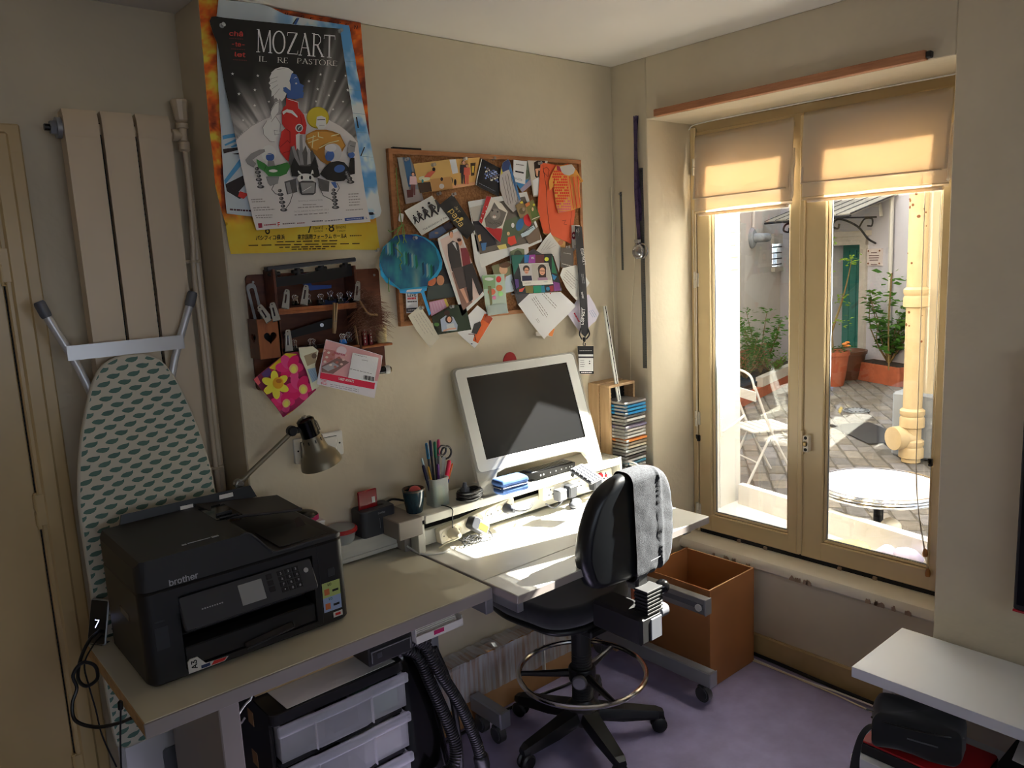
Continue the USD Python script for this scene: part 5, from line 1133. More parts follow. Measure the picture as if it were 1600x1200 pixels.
# serif capitals: (stroke width, points) on a unit box, y up
SERIF = {
 'M': (0.95, [(.05, (.12, 0), (.10, 1)), (.10, (.12, 1), (.47, .02)), (.05, (.47, .02), (.80, 1)), (.10, (.81, 1), (.86, 0)), (.035, (0, 0), (.24, 0)), (.035, (.74, 0), (.98, 0)), (.035, (0, 1), (.16, 1))]),
 'Z': (0.72, [(.04, (.06, .97), (.66, .97)), (.11, (.62, .96), (.08, .04)), (.04, (.05, .03), (.68, .03)), (.03, (.06, .98), (.05, .82)), (.03, (.67, .02), (.70, .2))]),
 'A': (0.80, [(.045, (.12, 0), (.40, 1)), (.11, (.38, 1), (.70, 0)), (.035, (.22, .34), (.58, .34)), (.035, (.02, 0), (.24, 0)), (.035, (.56, 0), (.82, 0))]),
 'R': (0.74, [(.10, (.14, 0), (.14, 1)), (.05, (.14, .97), (.40, .97), (.54, .86), (.55, .66), (.42, .52), (.16, .50)), (.10, (.34, .52), (.70, .02)), (.035, (.02, 0), (.26, 0)), (.035, (.60, .01), (.80, .01)), (.035, (.02, 1), (.2, 1))]),
 'T': (0.72, [(.10, (.36, 0), (.36, 1)), (.045, (.03, .97), (.69, .97)), (.03, (.04, .98), (.02, .80)), (.03, (.68, .98), (.70, .80)), (.035, (.22, 0), (.50, 0))]),
 'I': (0.30, [(.10, (.14, 0), (.14, 1)), (.035, (.02, 0), (.26, 0)), (.035, (.02, 1), (.26, 1))]),
 'L': (0.60, [(.10, (.14, 0), (.14, 1)), (.045, (.12, .02), (.54, .02)), (.03, (.54, .02), (.58, .2)), (.035, (.02, 1), (.26, 1))]),
 'E': (0.62, [(.10, (.14, 0), (.14, 1)), (.045, (.12, .02), (.54, .02)), (.045, (.12, .98), (.52, .98)), (.04, (.14, .52), (.42, .52)), (.03, (.54, .02), (.57, .18)), (.03, (.52, .98), (.53, .84))]),
 'P': (0.62, [(.10, (.14, 0), (.14, 1)), (.05, (.14, .97), (.40, .97), (.54, .84), (.54, .62), (.40, .48), (.16, .46)), (.035, (.02, 0), (.26, 0))]),
 'S': (0.56, [(.07, (.46, .80), (.40, .95), (.24, .98), (.10, .86), (.12, .66), (.38, .42), (.46, .22), (.36, .05), (.18, .02), (.06, .18))]),
 'O': (0.90, [])}
def serif(s, c, txt, p0, p1, h, up):
    tot = sum(0.4 if q == ' ' else SERIF[q][0] for q in txt); p0, p1, up = (np.array(q, float) for q in (p0, p1, up)); e = (p1 - p0) / tot; x = 0.0
    for q in txt:
        if q == ' ': x += 0.4; continue
        w, st = SERIF[q]
        P = Point(0.43, 0.5).buffer(1, 12) if q == 'O' else None
        if q == 'O': g = affinity.scale(P, 0.41, 0.52).difference(affinity.scale(P, 0.31, 0.46))
        else: g = shapely.union_all([LineString(l[1:]).buffer(l[0] / 2, cap_style=2, join_style=2) for l in st])
        s.add(c, affinity.affine_transform(g, [e[0], up[0] * h, e[1], up[1] * h, p0[0] + e[0] * x, p0[1] + e[1] * x])); x += w
# ---- the three posters
def fire(v):
    n = meshkit.fbm(np.c_[v * 0.075, np.full(len(v), 3.3)], 4); n2 = meshkit.fbm(np.c_[v * 0.02, np.full(len(v), 7.1)], 2)
    out = []
    for (x, y), a, b in zip(v, n, n2):
        t = np.clip((a - 0.3) * 2.2 + (0.25 if x < 345 else -0.12) + 0.3 * (b - 0.5), 0, 1); c = mixc((92, 34, 22), (214, 96, 28), min(1, t * 1.6)) if t < 0.62 else mixc((214, 96, 28), (232, 184, 60), (t - 0.62) * 2.6)
        yb = np.clip((y - 318 - 16 * a) / 26, 0, 1); out.append(mixc(c, (mixc((212, 160, 36), (232, 188, 70), a)), yb))
    return out
def d_fire(s):
    for ch, x, y in (('I', 430, 21.5), ('N', 443, 25.5), ('B', 468.5, 30), ('E', 483, 33), ('T', 497, 35), ('W', 510, 38.5), ('E', 525.5, 40.5), ('E', 538, 42.5), ('N', 551.5, 45.5)):
        s.text((40, 16, 6), ch, (x, y), (x + (7.5 if ch == 'W' else 2.0 if ch == 'I' else 6.0), y + 0.9), 6.0)
    K = (44, 34, 12)
    s.text(K, '7', (478.5, 364), (487, 363.2), 13, True); s.text(K, '8', (512, 362.2), (522, 361), 13, True); s.text(K, '6', (413, 366), (422, 365), 13, True)
    s.text(K, '(sun)', (488.5, 358.6), (503.5, 357.6), 4.6); s.text(K, '(mon)', (524, 357.6), (540, 356.4), 4.6)
    s.text(K, '5:00pm', (490, 363), (504, 362), 2.4); s.text(K, '7:00pm', (526, 362.4), (539, 361.4), 2.4)
    s.text(K, '・', (505.5, 360.5), (510.5, 360.2), 5, True, True)
    s.text(K, 'パシフィコ横浜', (399, 375), (444.5, 373.4), 6.0, True, True)
    s.text(K, '東京国際フォーラム ホールA', (464, 373.6), (541, 371.6), 6.0, True, True)
    for a, b, y, n in (((432, 378), (526, 376), 0, 1), ((388, 383.5), (562, 380.5), 0, 2), ((436, 386.5), (525, 385), 0, 3), ((455, 389.5), (508, 388.5), 0, 4), ((546, 368.5), (564, 368), 0, 5)): s.bars((74, 54, 18), a, b, (0, 2), 1, 1.6, True, n)
paper('concert_poster', 'large fiery orange and yellow concert poster with Japanese lettering, rearmost on the wall', 'poster', [(309, -7), (563, 36), (576, 200), (591, 391), (545, 390), (500, 391), (430, 395), (360, 397), (346, 335), (336, 290), (325, 180)], 0.003, (200, 90, 30), d_fire, [(352, 350, 60, 0.014), (591, 391, 50, 0.010)], 0.004, 2, basefn=fire, step=4.5)
def skyc(v):
    n = meshkit.fbm(np.c_[v * [0.05, 0.035], np.full(len(v), 9.3)], 4); out = []
    for (x, y), a in zip(v, n):
        t = np.clip((a - 0.42) * 5, 0, 1); c = mixc((84, 142, 190), (196, 208, 214), t); c = mixc(c, (176, 186, 190), np.clip((470 - x) / 60, 0, 1)); out.append(c)
    return out
def d_sky(s):
    B, K = (74, 138, 178), (44, 38, 38)
    for pts in ([(347, 212), (368, 208), (372, 213), (348, 218)], [(350, 226), (374, 214), (376, 218), (352, 228)], [(360, 229), (378, 221), (379, 226), (362, 231)], [(350, 282), (376, 246), (382, 252), (352, 288)]): s.add(B, pts)
    s.add(K, [(348, 233), (374, 230), (374, 234), (349, 240)]); s.add(K, [(362, 241), (376, 238), (376, 242)]); s.add(K, [(352, 288), (380, 274), (390, 280), (372, 300), (384, 306), (374, 311), (354, 299)]); s.add((188, 52, 46), [(374, 299), (388, 303), (380, 311), (371, 307)])
    s.add(K, line(1.6, (463, 29), (457, 38))); s.add((60, 92, 150), [(458, 38), (464, 28), (467, 29), (462, 39)])
    s.bars((70, 40, 44), (358, 327.5), (392, 329.5), (0, 2), 1, 2.6, True, 4)
    for y in (96, 140, 176, 205, 242, 290): s.add((96, 134, 160), line(0.5, (540, y), (585, y + 4)))
    s.add(K, line(2.0, (556.5, 183), (559.5, 200))); s.add(K, line(1.6, (563, 244), (569, 230)))
    s.add((30, 32, 40), ell(578, 334, 5.5, 2.2)); s.add((210, 212, 214), ell(583, 333, 1.8, 1.4))
paper('sky_poster', 'pale poster with blue sky and black shapes, half hidden behind the dark opera poster', 'poster', [(341, -1), (404, 6), (445, 23), (500, 33), (545, 40), (556, 100), (572, 190), (586, 260), (594, 330), (591, 338), (580, 343), (500, 345), (420, 341), (353, 334), (346, 230), (339, 100), (338, 27)], 0.009, (180, 186, 188), d_sky, [(353, 334, 40, 0.006), (594, 338, 50, 0.010), (420, 10, 40, 0.010)], 0.003, 5, basefn=skyc, step=5)
def opera(v):
    out = []; a = np.arctan2(v[:, 1] - 282, v[:, 0] - 462); d = np.hypot(v[:, 0] - 462, v[:, 1] - 300)
    r = meshkit.noise(np.c_[a * 34, a * 0, a * 0 + 2]); r2 = meshkit.noise(np.c_[a * 9, a * 0, a * 0 + 5])
    for (x, y), dd_, q, q2 in zip(v, d, r, r2):
        if dd_ < 124 or y > 262: out.append((198, 194, 190)); continue
        t = np.clip(1.15 - (dd_ - 124) / (34 + 90 * q2 ** 2 * (1.6 if x > 505 else 1)), 0, 1) * (0.35 + 0.75 * q); out.append(mixc((36, 35, 32), (176, 172, 168), np.clip(t, 0, 1)))
    return out
def d_opera(s):
    W, K, R, BL, G1, G2, GD = (206, 203, 198), (34, 33, 32), (186, 46, 42), (62, 92, 150), (134, 132, 130), (84, 82, 80), (184, 134, 58)
    serif(s, (214, 210, 202), 'MOZART', (400, 81), (523, 90.5), 35, (0.02, -1)); serif(s, (206, 202, 194), 'IL', (403.5, 96), (417, 97), 8.2, (0.02, -1)); serif(s, (206, 202, 194), 'RE', (432.5, 97.6), (450, 99), 8.2, (0.02, -1)); serif(s, (206, 202, 194), 'PASTORE', (463, 99), (527, 103.5), 8.2, (0.02, -1))
    for t_, a, b in (('châ', (357, 55.5), (379.5, 56.8)), ('-te-', (360, 72), (382, 73.3)), ('let', (365, 88.2), (383, 89.4))): s.text((178, 58, 52), t_, a, b, 7.0, True)
    for a, b in (((358, 60), (380, 61.2)), ((361, 76.5), (383, 77.8)), ((364, 93.4), (386, 94.8))): s.bars((92, 44, 42), a, b, (0, 1), 1, 1.6, True, 3)
    for x, y, r in ((363, 115.5, 2.6), (402.5, 118.5, 2.6), (373, 147, 3), (398, 140.5, 2.8), (397.5, 165, 2.6), (420, 159, 2.2), (379.5, 188, 2.2), (482.5, 127, 2.6), (500.5, 116.5, 2.4), (496, 139.5, 2.6), (523, 127, 1.8), (539.5, 118.5, 2), (543, 141, 2.8), (513.5, 149, 2.4), (535.5, 159, 2), (493.5, 158.5, 2.2), (543, 188.5, 2), (520, 171, 2.2)):
        s.add((206, 203, 198), [(x + (r if i % 2 == 0 else r * 0.42) * math.sin(i * math.pi / 5), y - (r if i % 2 == 0 else r * 0.42) * math.cos(i * math.pi / 5)) for i in range(10)])
    c8 = lambda oy, *p: [(380 + a / 8, oy + b / 8) for a, b in p]
    s.add((150, 146, 144), shapely.Polygon(ell(462, 300, 124.6, 124.6).exterior).difference(ell(462, 300, 123.8, 123.8)).intersection(sbox(330, 150, 590, 262)))
    s.add(W, c8(90, (330, 250), (318, 265), (350, 200), (345, 190), (400, 140), (470, 118), (560, 130), (625, 180), (600, 230), (575, 290), (590, 340), (590, 415), (545, 380), (505, 370), (500, 420), (540, 450), (520, 500), (480, 550), (450, 510), (440, 545), (410, 500), (385, 520), (380, 470), (350, 490), (352, 420), (325, 380), (340, 350), (315, 320), (335, 290)))
    for p in (((340, 270), (430, 240)), ((330, 330), (420, 290)), ((350, 400), (430, 340)), ((385, 470), (450, 390)), ((420, 150), (520, 140))): s.add((120, 118, 116), line(0.5, *c8(90, *p)))
    s.add(BL, c8(90, (605, 195), (660, 215), (690, 270), (705, 322), (758, 352), (742, 380), (752, 405), (738, 420), (754, 440), (742, 505), (700, 508), (650, 525), (540, 500), (545, 450), (505, 420), (495, 378), (530, 368), (588, 418), (590, 340), (575, 290)))
    s.add((226, 224, 220), ell(462.3, 130.6, 1.6, 1.4)); s.add((226, 224, 220), line(0.7, (459, 123), (461.5, 121), (463.5, 122)))
    s.add(W, c8(90, (330, 760), (350, 640), (400, 560), (440, 545), (450, 600), (440, 690), (400, 740), (460, 850), (465, 920), (430, 980), (400, 1000), (410, 1040), (370, 1065), (310, 1010), (250, 960), (240, 870), (290, 790), (345, 770)))
    for p in (((345, 770), (335, 680), (400, 575), (445, 560), (440, 680), (345, 805)), ((290, 790), (240, 870), (250, 960), (330, 1050), (390, 1055)), ((430, 920), (380, 910), (390, 970), (445, 960)), ((400, 740), (460, 830), (455, 930))): s.add((110, 108, 106), line(0.6, *c8(90, *p)))
    s.add(R, [(446, 153), (465, 159), (466, 170), (474, 180), (478, 196), (476, 210), (463, 210), (463, 236), (456, 252), (451, 254), (446, 250), (437, 238), (435, 228), (439, 206), (445, 201), (440, 194), (439, 175), (442, 168), (446, 165)])
    s.add(W, [(440, 175), (447, 171), (456, 173), (464, 182), (463.5, 184.5), (454, 177.5), (446, 176), (441, 180)]); s.add(W, line(1.0, (447, 154.5), (464.5, 160.2), (465.5, 170)))
    for p in (((445, 201), (452, 206), (452, 224)), ((437, 230), (448, 220), (452, 224)), ((440, 240), (452, 236)), ((468, 180), (472, 200))): s.add((110, 24, 26), line(0.7, *p))
    s.add(W, ell(466, 200.5, 6, 6.4)); s.add(G2, ell(466, 200.5, 4.2, 4.8)); s.add(W, line(1.2, (464, 203), (466, 199), (468.5, 198)))
    s.add((150, 130, 34), ell(496, 184, 17.6, 17)); s.add((190, 172, 50), ell(496, 183.5, 16.6, 16)); s.add(W, [(494, 183), (501, 181), (508, 184), (509, 196), (505, 203), (498, 203), (493, 196)]); s.add(G2, line(1.4, (495, 187.5), (500, 187), (507, 187))); s.add(G1, line(0.6, (498, 197), (506, 196.5)))
    s.add((150, 104, 40), [(477, 211), (484, 207), (493, 203), (509, 203), (520, 206), (530, 210), (539, 228), (533, 238), (517, 234), (517, 252), (512, 259), (500, 252), (492, 242), (484, 236), (476, 222)])
    s.add(GD, [(478, 212), (485, 208), (494, 206), (508, 206), (518, 208), (526, 212), (520, 219), (500, 228), (494, 236), (486, 232), (479, 222)]); s.add(GD, [(522, 214), (530, 214), (537, 228), (531, 235), (518, 230), (510, 222)])
    for p in (((478, 218), (492, 213)), ((480, 224), (496, 218)), ((497, 232), (512, 224), (528, 220)), ((516, 213), (528, 210)), ((496, 207), (496, 214), (504, 216)), ((486, 232), (488, 212))): s.add((222, 202, 160), line(1.3, *p))
    s.add(W, [(461, 211), (466, 208.5), (471, 211), (472, 236), (462, 236)]); s.add(G1, [(467, 211), (471, 211), (472, 236), (467, 236)])
    s.add(G2, [(448, 262), (453, 228), (459, 240), (463, 232), (470, 242), (476, 228), (480, 244), (486, 234), (492, 246), (496, 262)])
    s.add(G1, [(454, 230), (458, 228), (468, 258), (462, 260)]); s.add(G1, [(464, 236), (470, 234), (473, 258), (468, 258)]); s.add((160, 158, 156), [(479, 234), (483, 233), (484, 256), (478, 258)])
    s.add(K, [(452, 262), (458, 246), (466, 260), (483, 260), (490, 245), (498, 275), (493, 278), (454, 276)])
    s.add(W, ell(420, 240, 11.6, 13)); s.add(BL, ell(421.5, 245.5, 6.6, 6.4)); s.add(W, line(0.9, (416, 241.5), (427, 240.5)))
    s.add(G1, [(383, 250), (392, 240), (405, 234), (413, 233), (414, 237), (402, 244), (394, 250), (400, 256), (396, 262), (386, 256)]); s.add(G1, [(418, 251), (427, 251), (430, 262), (417, 262)])
    s.add((54, 116, 54), [(399, 249), (412, 256), (417, 261), (430, 259), (447, 254), (452, 260), (446, 272), (436, 276), (418, 276), (411, 268), (402, 262)]); s.add((206, 204, 198), ell(425, 267.5, 7, 2.4)); s.add((34, 80, 38), line(0.8, (411, 268), (414, 258)))
    s.add(G1, [(415, 276), (436, 276), (434, 287), (422, 291), (418, 286)])
    s.add((186, 184, 182), ell(519, 239, 13.4, 14.4)); s.add(BL, ell(513.5, 244, 7.0, 8.4, 20)); s.add((222, 220, 216), ell(515, 231.5, 9, 6))
    s.add(K, [(505, 262), (514, 254), (526, 252), (536, 254), (543, 262), (546, 246), (552, 247), (553, 272), (544, 274), (536, 283), (522, 284), (509, 281), (498, 272)]); s.add(BL, ell(528.5, 264, 8.6, 6.0, -12)); s.add(BL, ell(547, 242.5, 5.2, 5.0)); s.add(G1, [(545, 220), (554, 223), (552, 238), (540, 240)]); s.add(K, line(0.6, (545, 228), (552, 230)))
    s.add(BL, [(517, 285), (524, 284), (527, 293), (523, 294)])
    s.add(G2, [(444, 284), (462, 279), (464, 300), (448, 304)]); s.add(G1, [(446, 286), (452, 284), (456, 301), (450, 303)]); s.add(G2, [(494, 278), (513, 284), (512, 300), (500, 299)])
    s.add(W, ell(475.5, 279, 13, 7.5)); s.add(K, ell(469.5, 278, 1.8, 3)); s.add(K, ell(482.5, 278, 1.8, 3)); s.add(W, line(1.8, (466, 272), (464, 268), (470, 274))); s.add(W, line(1.8, (484, 273), (486, 267), (487, 272)))
    s.add((60, 58, 58), [(465, 285), (470, 283), (486, 283), (492, 286), (491, 302), (487, 305), (469, 305), (466, 301)]); s.add(G1, [(467, 286), (490, 286), (489, 302), (470, 303)]); s.add((206, 204, 200), line(0.8, (470, 300), (484, 292)))
    for x0, y0, x1, y1 in ((400, 264, 407, 292), (437, 298, 443, 328), (540, 270, 545, 285), (521, 297, 524, 324)):
        for i in range(6):
            x, y = x0 + (x1 - x0) * i / 5, y0 + (y1 - y0) * i / 5; s.add((64, 62, 62), ell(x, y, [3.0, 4.6, 3.4, 5.0, 3.6, 5.6][i], 2.6)); s.add(G1, ell(x - 1, y - 0.3, [1.2, 2.0, 1.4, 2.2, 1.4, 2.6][i], 1.6))
    for p in (((459, 283), (458, 300), (452, 318), (446, 326)), ((496, 290), (503, 306), (517, 313)), ((428, 288), (424, 296), (430, 303), (440, 304)), ((526, 286), (530, 294), (526, 300))): s.add((90, 88, 86), line(1.1, *p))
    g = (140, 134, 130)
    for a, b, n_, gp in (((392, 312), (414, 311), 2, (0.9, 3.6)), ((395, 325), (428, 323.5), 2, (0.9, 3.6)), ((398, 337), (426, 336), 2, (0.7, 3.4)), ((544, 303.5), (563, 302.5), 5, (0.2, 4.3)), ((540, 328.5), (566, 327), 1, (0, 3)), ((473, 320), (494, 319.5), 1, (0, 3)), ((465, 324.5), (505, 322.5), 1, (0, 3)), ((460, 336), (513, 332.5), 1, (0, 3))): s.bars(g, a, b, gp, n_, 1.5, True, int(a[0]))
    s.text(g, 'NOUVELLE PRODUCTION', (464, 315.5), (502, 313.8), 2.0); s.text(g, 'DU 22 JANVIER AU 1er FÉVRIER 2015', (459, 332), (513, 328.4), 2.2)
    s.add((142, 42, 62), [(401, 349.5), (407.5, 349), (408, 356), (401.5, 356.6)]); s.bars((150, 66, 74), (411, 352), (430, 350.6), (0, 2), 1, 2.0, True, 8); s.text((182, 58, 48), 'F', (433, 354), (437, 353.6), 6.5, True); s.bars((110, 100, 98), (441, 350), (461, 348.6), (0, 2), 1, 1.8, True, 9); s.bars((150, 110, 108), (464, 349), (476, 348), (0, 2), 1, 2.2, True, 10)
    s.bars((88, 86, 90), (487, 346), (504, 345), (0, 2), 1, 2.2, True, 12); s.bars((110, 108, 112), (507, 345.5), (534, 343), (0, 2), 1, 1.5, True, 13); s.add((54, 76, 130), [(538, 341), (567, 338.5), (567.4, 342.8), (538.4, 345.4)]); s.bars((170, 178, 196), (541, 343.2), (564, 341), (0, 2), 1, 1.2, True, 14); s.text((54, 76, 130), '-1', (568, 342.4), (572, 342), 3, True)
op = paper('opera_poster', 'dark opera poster with white serif title and drawn figures, foremost of the posters', 'poster', [(325.5, 34), (328, 28), (336, 26.5), (430, 36), (531, 45), (545, 140), (560, 232), (577, 347), (490, 353), (398, 360), (385, 300), (372, 235), (352, 140), (340, 70)], 0.016, (196, 192, 188), d_opera, [(326, 30, 30, 0.012), (398, 360, 60, 0.012), (577, 347, 45, 0.008)], 0.002, 8, basefn=opera, step=2.6)
# ---- push pins
LOOKS['clear_plastic'] = usdkit.material(stage, '/World/Looks/clear_plastic', {'p': ('principled_bsdf', {'base_color': (0.93, 0.95, 0.95), 'roughness': 0.08, 'transmission_weight': 0.75, 'ior': 1.45})}, [], surface='p.BSDF')
def pin(px, py, label, off=0.018, s=1.0):
    p = at(px, py, 'y', -off); t = thing('push_pin', label, 'pin', p); e = np.array([0.12, -1, 0.12]); e /= np.linalg.norm(e)
    part(t, 'head', lathe_on((0, 0, 0), e * 0.014 * s, [(0.0062 * s, 0), (0.0068 * s, 0.12), (0.0030 * s, 0.24), (0.0030 * s, 0.66), (0.0055 * s, 0.78), (0.0058 * s, 1)], 14), 'clear_plastic')
    part(t, 'needle', cyl(-e * 0.004, e * 0.001, 0.0008, 6), 'chrome')
pin(346, 40.5, 'clear push pin at the top left corner of the dark opera poster', 0.024); pin(530, 49, 'clear push pin at the top right corner of the dark opera poster', 0.020); pin(587.5, 391, 'clear push pin at the lower right corner of the fiery concert poster', 0.008)
# ------------------------------------------------------------------ cork board and what is pinned to it
M('cork', (186, 134, 86), 0.9, rgb2=(142, 94, 54), scale=130, bump=0.001, bscale=160)
M('board_wood', (190, 130, 82), 0.5, rgb2=(168, 110, 66), scale=10, stretch=(1.5, 8, 8))
cbo = thing('cork_board', 'cork board in a pale wooden frame crowded with pinned photos and papers', 'notice board')
b_tl, b_tr = at(606.5, 231.5, 'y', -0.018), at(908, 246.8, 'y', -0.018)
bx0, bx1, bz1 = b_tl[0], b_tr[0], b_tl[2]; bz0 = at(630, 510, 'y', -0.018)[2]
part(cbo, 'cork_sheet', bx(bx0 + 0.01, bx1 - 0.01, -0.010, -0.001, bz0 + 0.01, bz1 - 0.01), 'cork')
for a, b, c, d in ((bx0, bx1, bz1 - 0.016, bz1), (bx0, bx1, bz0, bz0 + 0.016), (bx0, bx0 + 0.016, bz0 + 0.016, bz1 - 0.016), (bx1 - 0.016, bx1, bz0 + 0.016, bz1 - 0.016)): part(cbo, 'frame_rail', bx(a, b, -0.0185, -0.0005, c, d, 0.0015), 'board_wood')
part(cbo, 'hanger_strip', bx(bx0 + 0.02, bx0 + 0.135, -0.016, -0.002, bz1, bz1 + 0.006, 0.001), 'black_plastic')
NB = [0]
def note(label, cat, outline, base, draw=None, lift=(), wave=0.0, lay=None, name='pinned_paper', **kw):
    NB[0] += 1
    return paper(name, label, cat, outline, 0.0195 + 0.0030 * (lay if lay is not None else 1), base, draw, lift, wave, NB[0] * 3, **kw)
def person(s, x, y, h, skin, hair, top, legs, lean=0.0, w=0.26):
    """small printed standing figure, feet at (x, y), h pixels high"""
    L = lambda u, v: (x + u * h + lean * v * h, y - v * h)
    s.add(legs, [L(-w * .40, .50), L(w * .40, .50), L(w * .36, 0), L(w * .10, 0), L(0, .36), L(-w * .10, 0), L(-w * .36, 0)])
    s.add(top, [L(-w * .55, .82), L(w * .55, .82), L(w * .62, .46), L(-w * .62, .46)]); s.add(hair, ell(*L(0, .925), h * .082, h * .088)); s.add(skin, ell(*L(0.005, .905), h * .06, h * .072))
SK, HB, WH, DK = (206, 150, 120), (52, 38, 34), (212, 206, 198), (40, 38, 40)
note('snapshot of a child in pink by a blue wall, top left of the cork board', 'photo', [(620.5, 246), (641, 246), (652, 275), (662, 313), (634, 319)], (120, 124, 128), lambda s: (s.add((56, 96, 132), [(630, 246), (640, 246), (648, 290), (638, 292)]), s.add((150, 148, 140), [(620, 246), (628, 246), (640, 300), (630, 300)]), s.add((150, 142, 140), [(630, 296), (662, 296), (662, 314), (634, 320)]), person(s, 645, 305, 36, SK, HB, (206, 172, 176), (96, 60, 60)), s.add((84, 44, 44), [(635, 297), (645, 296), (645, 308), (636, 309)])), lay=0, name='snapshot')
note('ochre snapshot of a person leaning over a lit fireplace, left of the joined pair', 'photo', [(646, 256), (702, 249), (707.5, 295), (656, 302)], (196, 160, 96), lambda s: (s.add((176, 132, 80), [(672, 280), (704, 276), (708, 296), (676, 300)]), s.add((66, 50, 40), [(652, 286), (672, 284), (675, 299), (656, 302)]), s.add((236, 222, 170), ell(663, 279, 9, 4)), s.add((188, 92, 70), [(662, 277), (668, 270), (678, 265), (680, 268), (672, 277)]), s.add(HB, ell(677.5, 264.5, 2.4, 3)), s.add((60, 130, 140), ell(660, 283, 1.6, 3)), s.add((190, 182, 176), ell(690, 291, 4, 4)), s.add(HB, ell(690, 280, 2, 3))), lay=1, name='snapshot')
note('ochre snapshot of two people before a tall black stove, right one of the joined pair', 'photo', [(701, 249.2), (750, 246), (741.5, 289), (706.5, 295)], (204, 160, 92), lambda s: (s.add((222, 218, 210), [(702, 249), (712, 248), (716, 270), (707, 272)]), s.add((206, 150, 110), [(706, 290), (742, 284), (742, 290), (706, 296)]), person(s, 724, 287, 36, SK, HB, (44, 40, 42), (44, 40, 42)), person(s, 729, 288, 32, SK, HB, (196, 92, 74), (196, 92, 74)), s.add((70, 52, 36), [(735, 255), (743, 254), (741, 274), (736, 275)]), s.add((222, 170, 70), [(737, 259), (741, 259), (740, 270), (737, 270)]), s.add(DK, ell(705, 283, 2, 6)), s.add(DK, ell(711, 285, 2, 5))), lay=0, name='snapshot')
note('dark stage photo of blue lit performers with a white edge', 'photo', [(752, 247.4), (782, 263), (779.5, 307), (741.7, 289)], (26, 27, 32), lambda s: (s.add(WH, [(751.5, 247), (753.4, 248), (743.6, 290), (741.5, 289)]), [s.add(c, ell(758 + (i * 37 % 22), 262 + (i * 53 % 17) + (i * 37 % 22) * 0.35, 1.1 + (i % 3) * 0.5, 1.4)) for i, c in enumerate([(112, 130, 180), (150, 164, 200), (84, 100, 150), (200, 196, 186), (120, 110, 120)] * 7)], s.bars((120, 126, 140), (748, 286), (774, 299), (0, 2), 1, 1.0, True, 2)), lay=1, lift=[(741, 289, 16, 0.006)], name='snapshot')
note('blue and grey flier shaped like a leaf, its lower part ruled with lines of writing', 'flier', [(794, 248.5), (785.5, 254), (782, 268), (780.4, 280), (782, 298), (788.4, 316), (799.6, 331.7), (807.5, 327), (813.5, 312), (808, 292), (801, 270), (797.4, 254)], (176, 170, 166), lambda s: (s.add((48, 66, 110), [(794, 248), (785, 254), (783, 270), (797, 264), (799, 258)]), s.add((220, 188, 60), [(783.5, 262), (785.5, 270), (782.4, 274)]), s.add((70, 120, 170), [(797, 256), (800, 266), (808, 290), (814, 310), (811, 314), (803, 290), (795, 264)]), [s.add((84, 76, 74), line(0.55, (786 + i * 4.0 - 1, 277 - i * 2.6), (794 + i * 3.6, 320 - i * 1.5))) for i in range(5)]), lay=3, lift=[(799, 331, 18, 0.008)], name='flier')
note('holiday card of water and leaves, behind the white label', 'photo', [(823, 251), (827, 250), (834, 286), (816, 301), (804, 283), (806, 262)], (112, 122, 110), lambda s: (s.add((62, 128, 178), [(806, 284), (826, 280), (820, 296), (812, 296)]), s.add((150, 140, 160), [(812, 296), (832, 276), (834, 286), (816, 301)]), s.add((84, 96, 74), ell(822, 272, 5, 7))), lay=1, name='snapshot')
note('white label card with a bold dark line, upper middle of the cork board', 'card', [(802.4, 249.6), (823.3, 252), (820.4, 288), (802, 283.4)], (214, 210, 206), lambda s: (s.bars((90, 86, 86), (806, 256.5), (818.5, 258.5), (0, 2), 1, 1.4, True, 2), s.add((44, 42, 44), [(805, 266.5), (818, 269), (818, 271.4), (805, 268.8)]), s.bars((120, 116, 116), (804, 277.5), (819, 281.5), (0, 1.8), 2, 0.6, True, 3)), lay=2, name='label_card')
note('portrait photo of a dark haired girl in white, half under the orange paper trousers', 'photo', [(824.5, 250.6), (856, 251), (846, 300), (841, 307), (833.4, 307)], (184, 174, 160), lambda s: (s.add((46, 32, 28), [(834, 254), (842, 249.6), (852, 252), (846, 270), (844, 282), (836, 276)]), s.add(SK, [(836, 264), (846, 262), (844, 276), (838, 275)]), s.add((206, 204, 208), [(832, 282), (842, 276), (846, 290), (842, 304), (834, 305)]), s.add(HB, [(841, 266), (845, 268), (843, 280), (840, 274)])), lay=2, name='snapshot')
note('orange paper trousers with ink seams pinned at the right of the cork board', 'paper cut-out', [(845, 254), (868, 257.5), (880, 258), (888, 255), (893, 290), (899, 330), (892, 381), (858, 366), (846, 364), (840, 325), (842, 290)], (216, 84, 48), lambda s: (s.add((70, 30, 24), line(0.7, (848, 258), (853, 290), (855, 325), (858, 366))), s.add((70, 30, 24), line(0.5, (849, 264), (854, 261), (858, 266), (856, 276), (848, 268))), s.add((120, 40, 30), line(0.4, (893, 330), (889, 372))), s.add((140, 44, 32), line(0.6, (878, 345), (884, 344), (881, 350), (886, 351)))), lay=3, lift=[(846, 364, 40, 0.012)], name='paper_cutout')
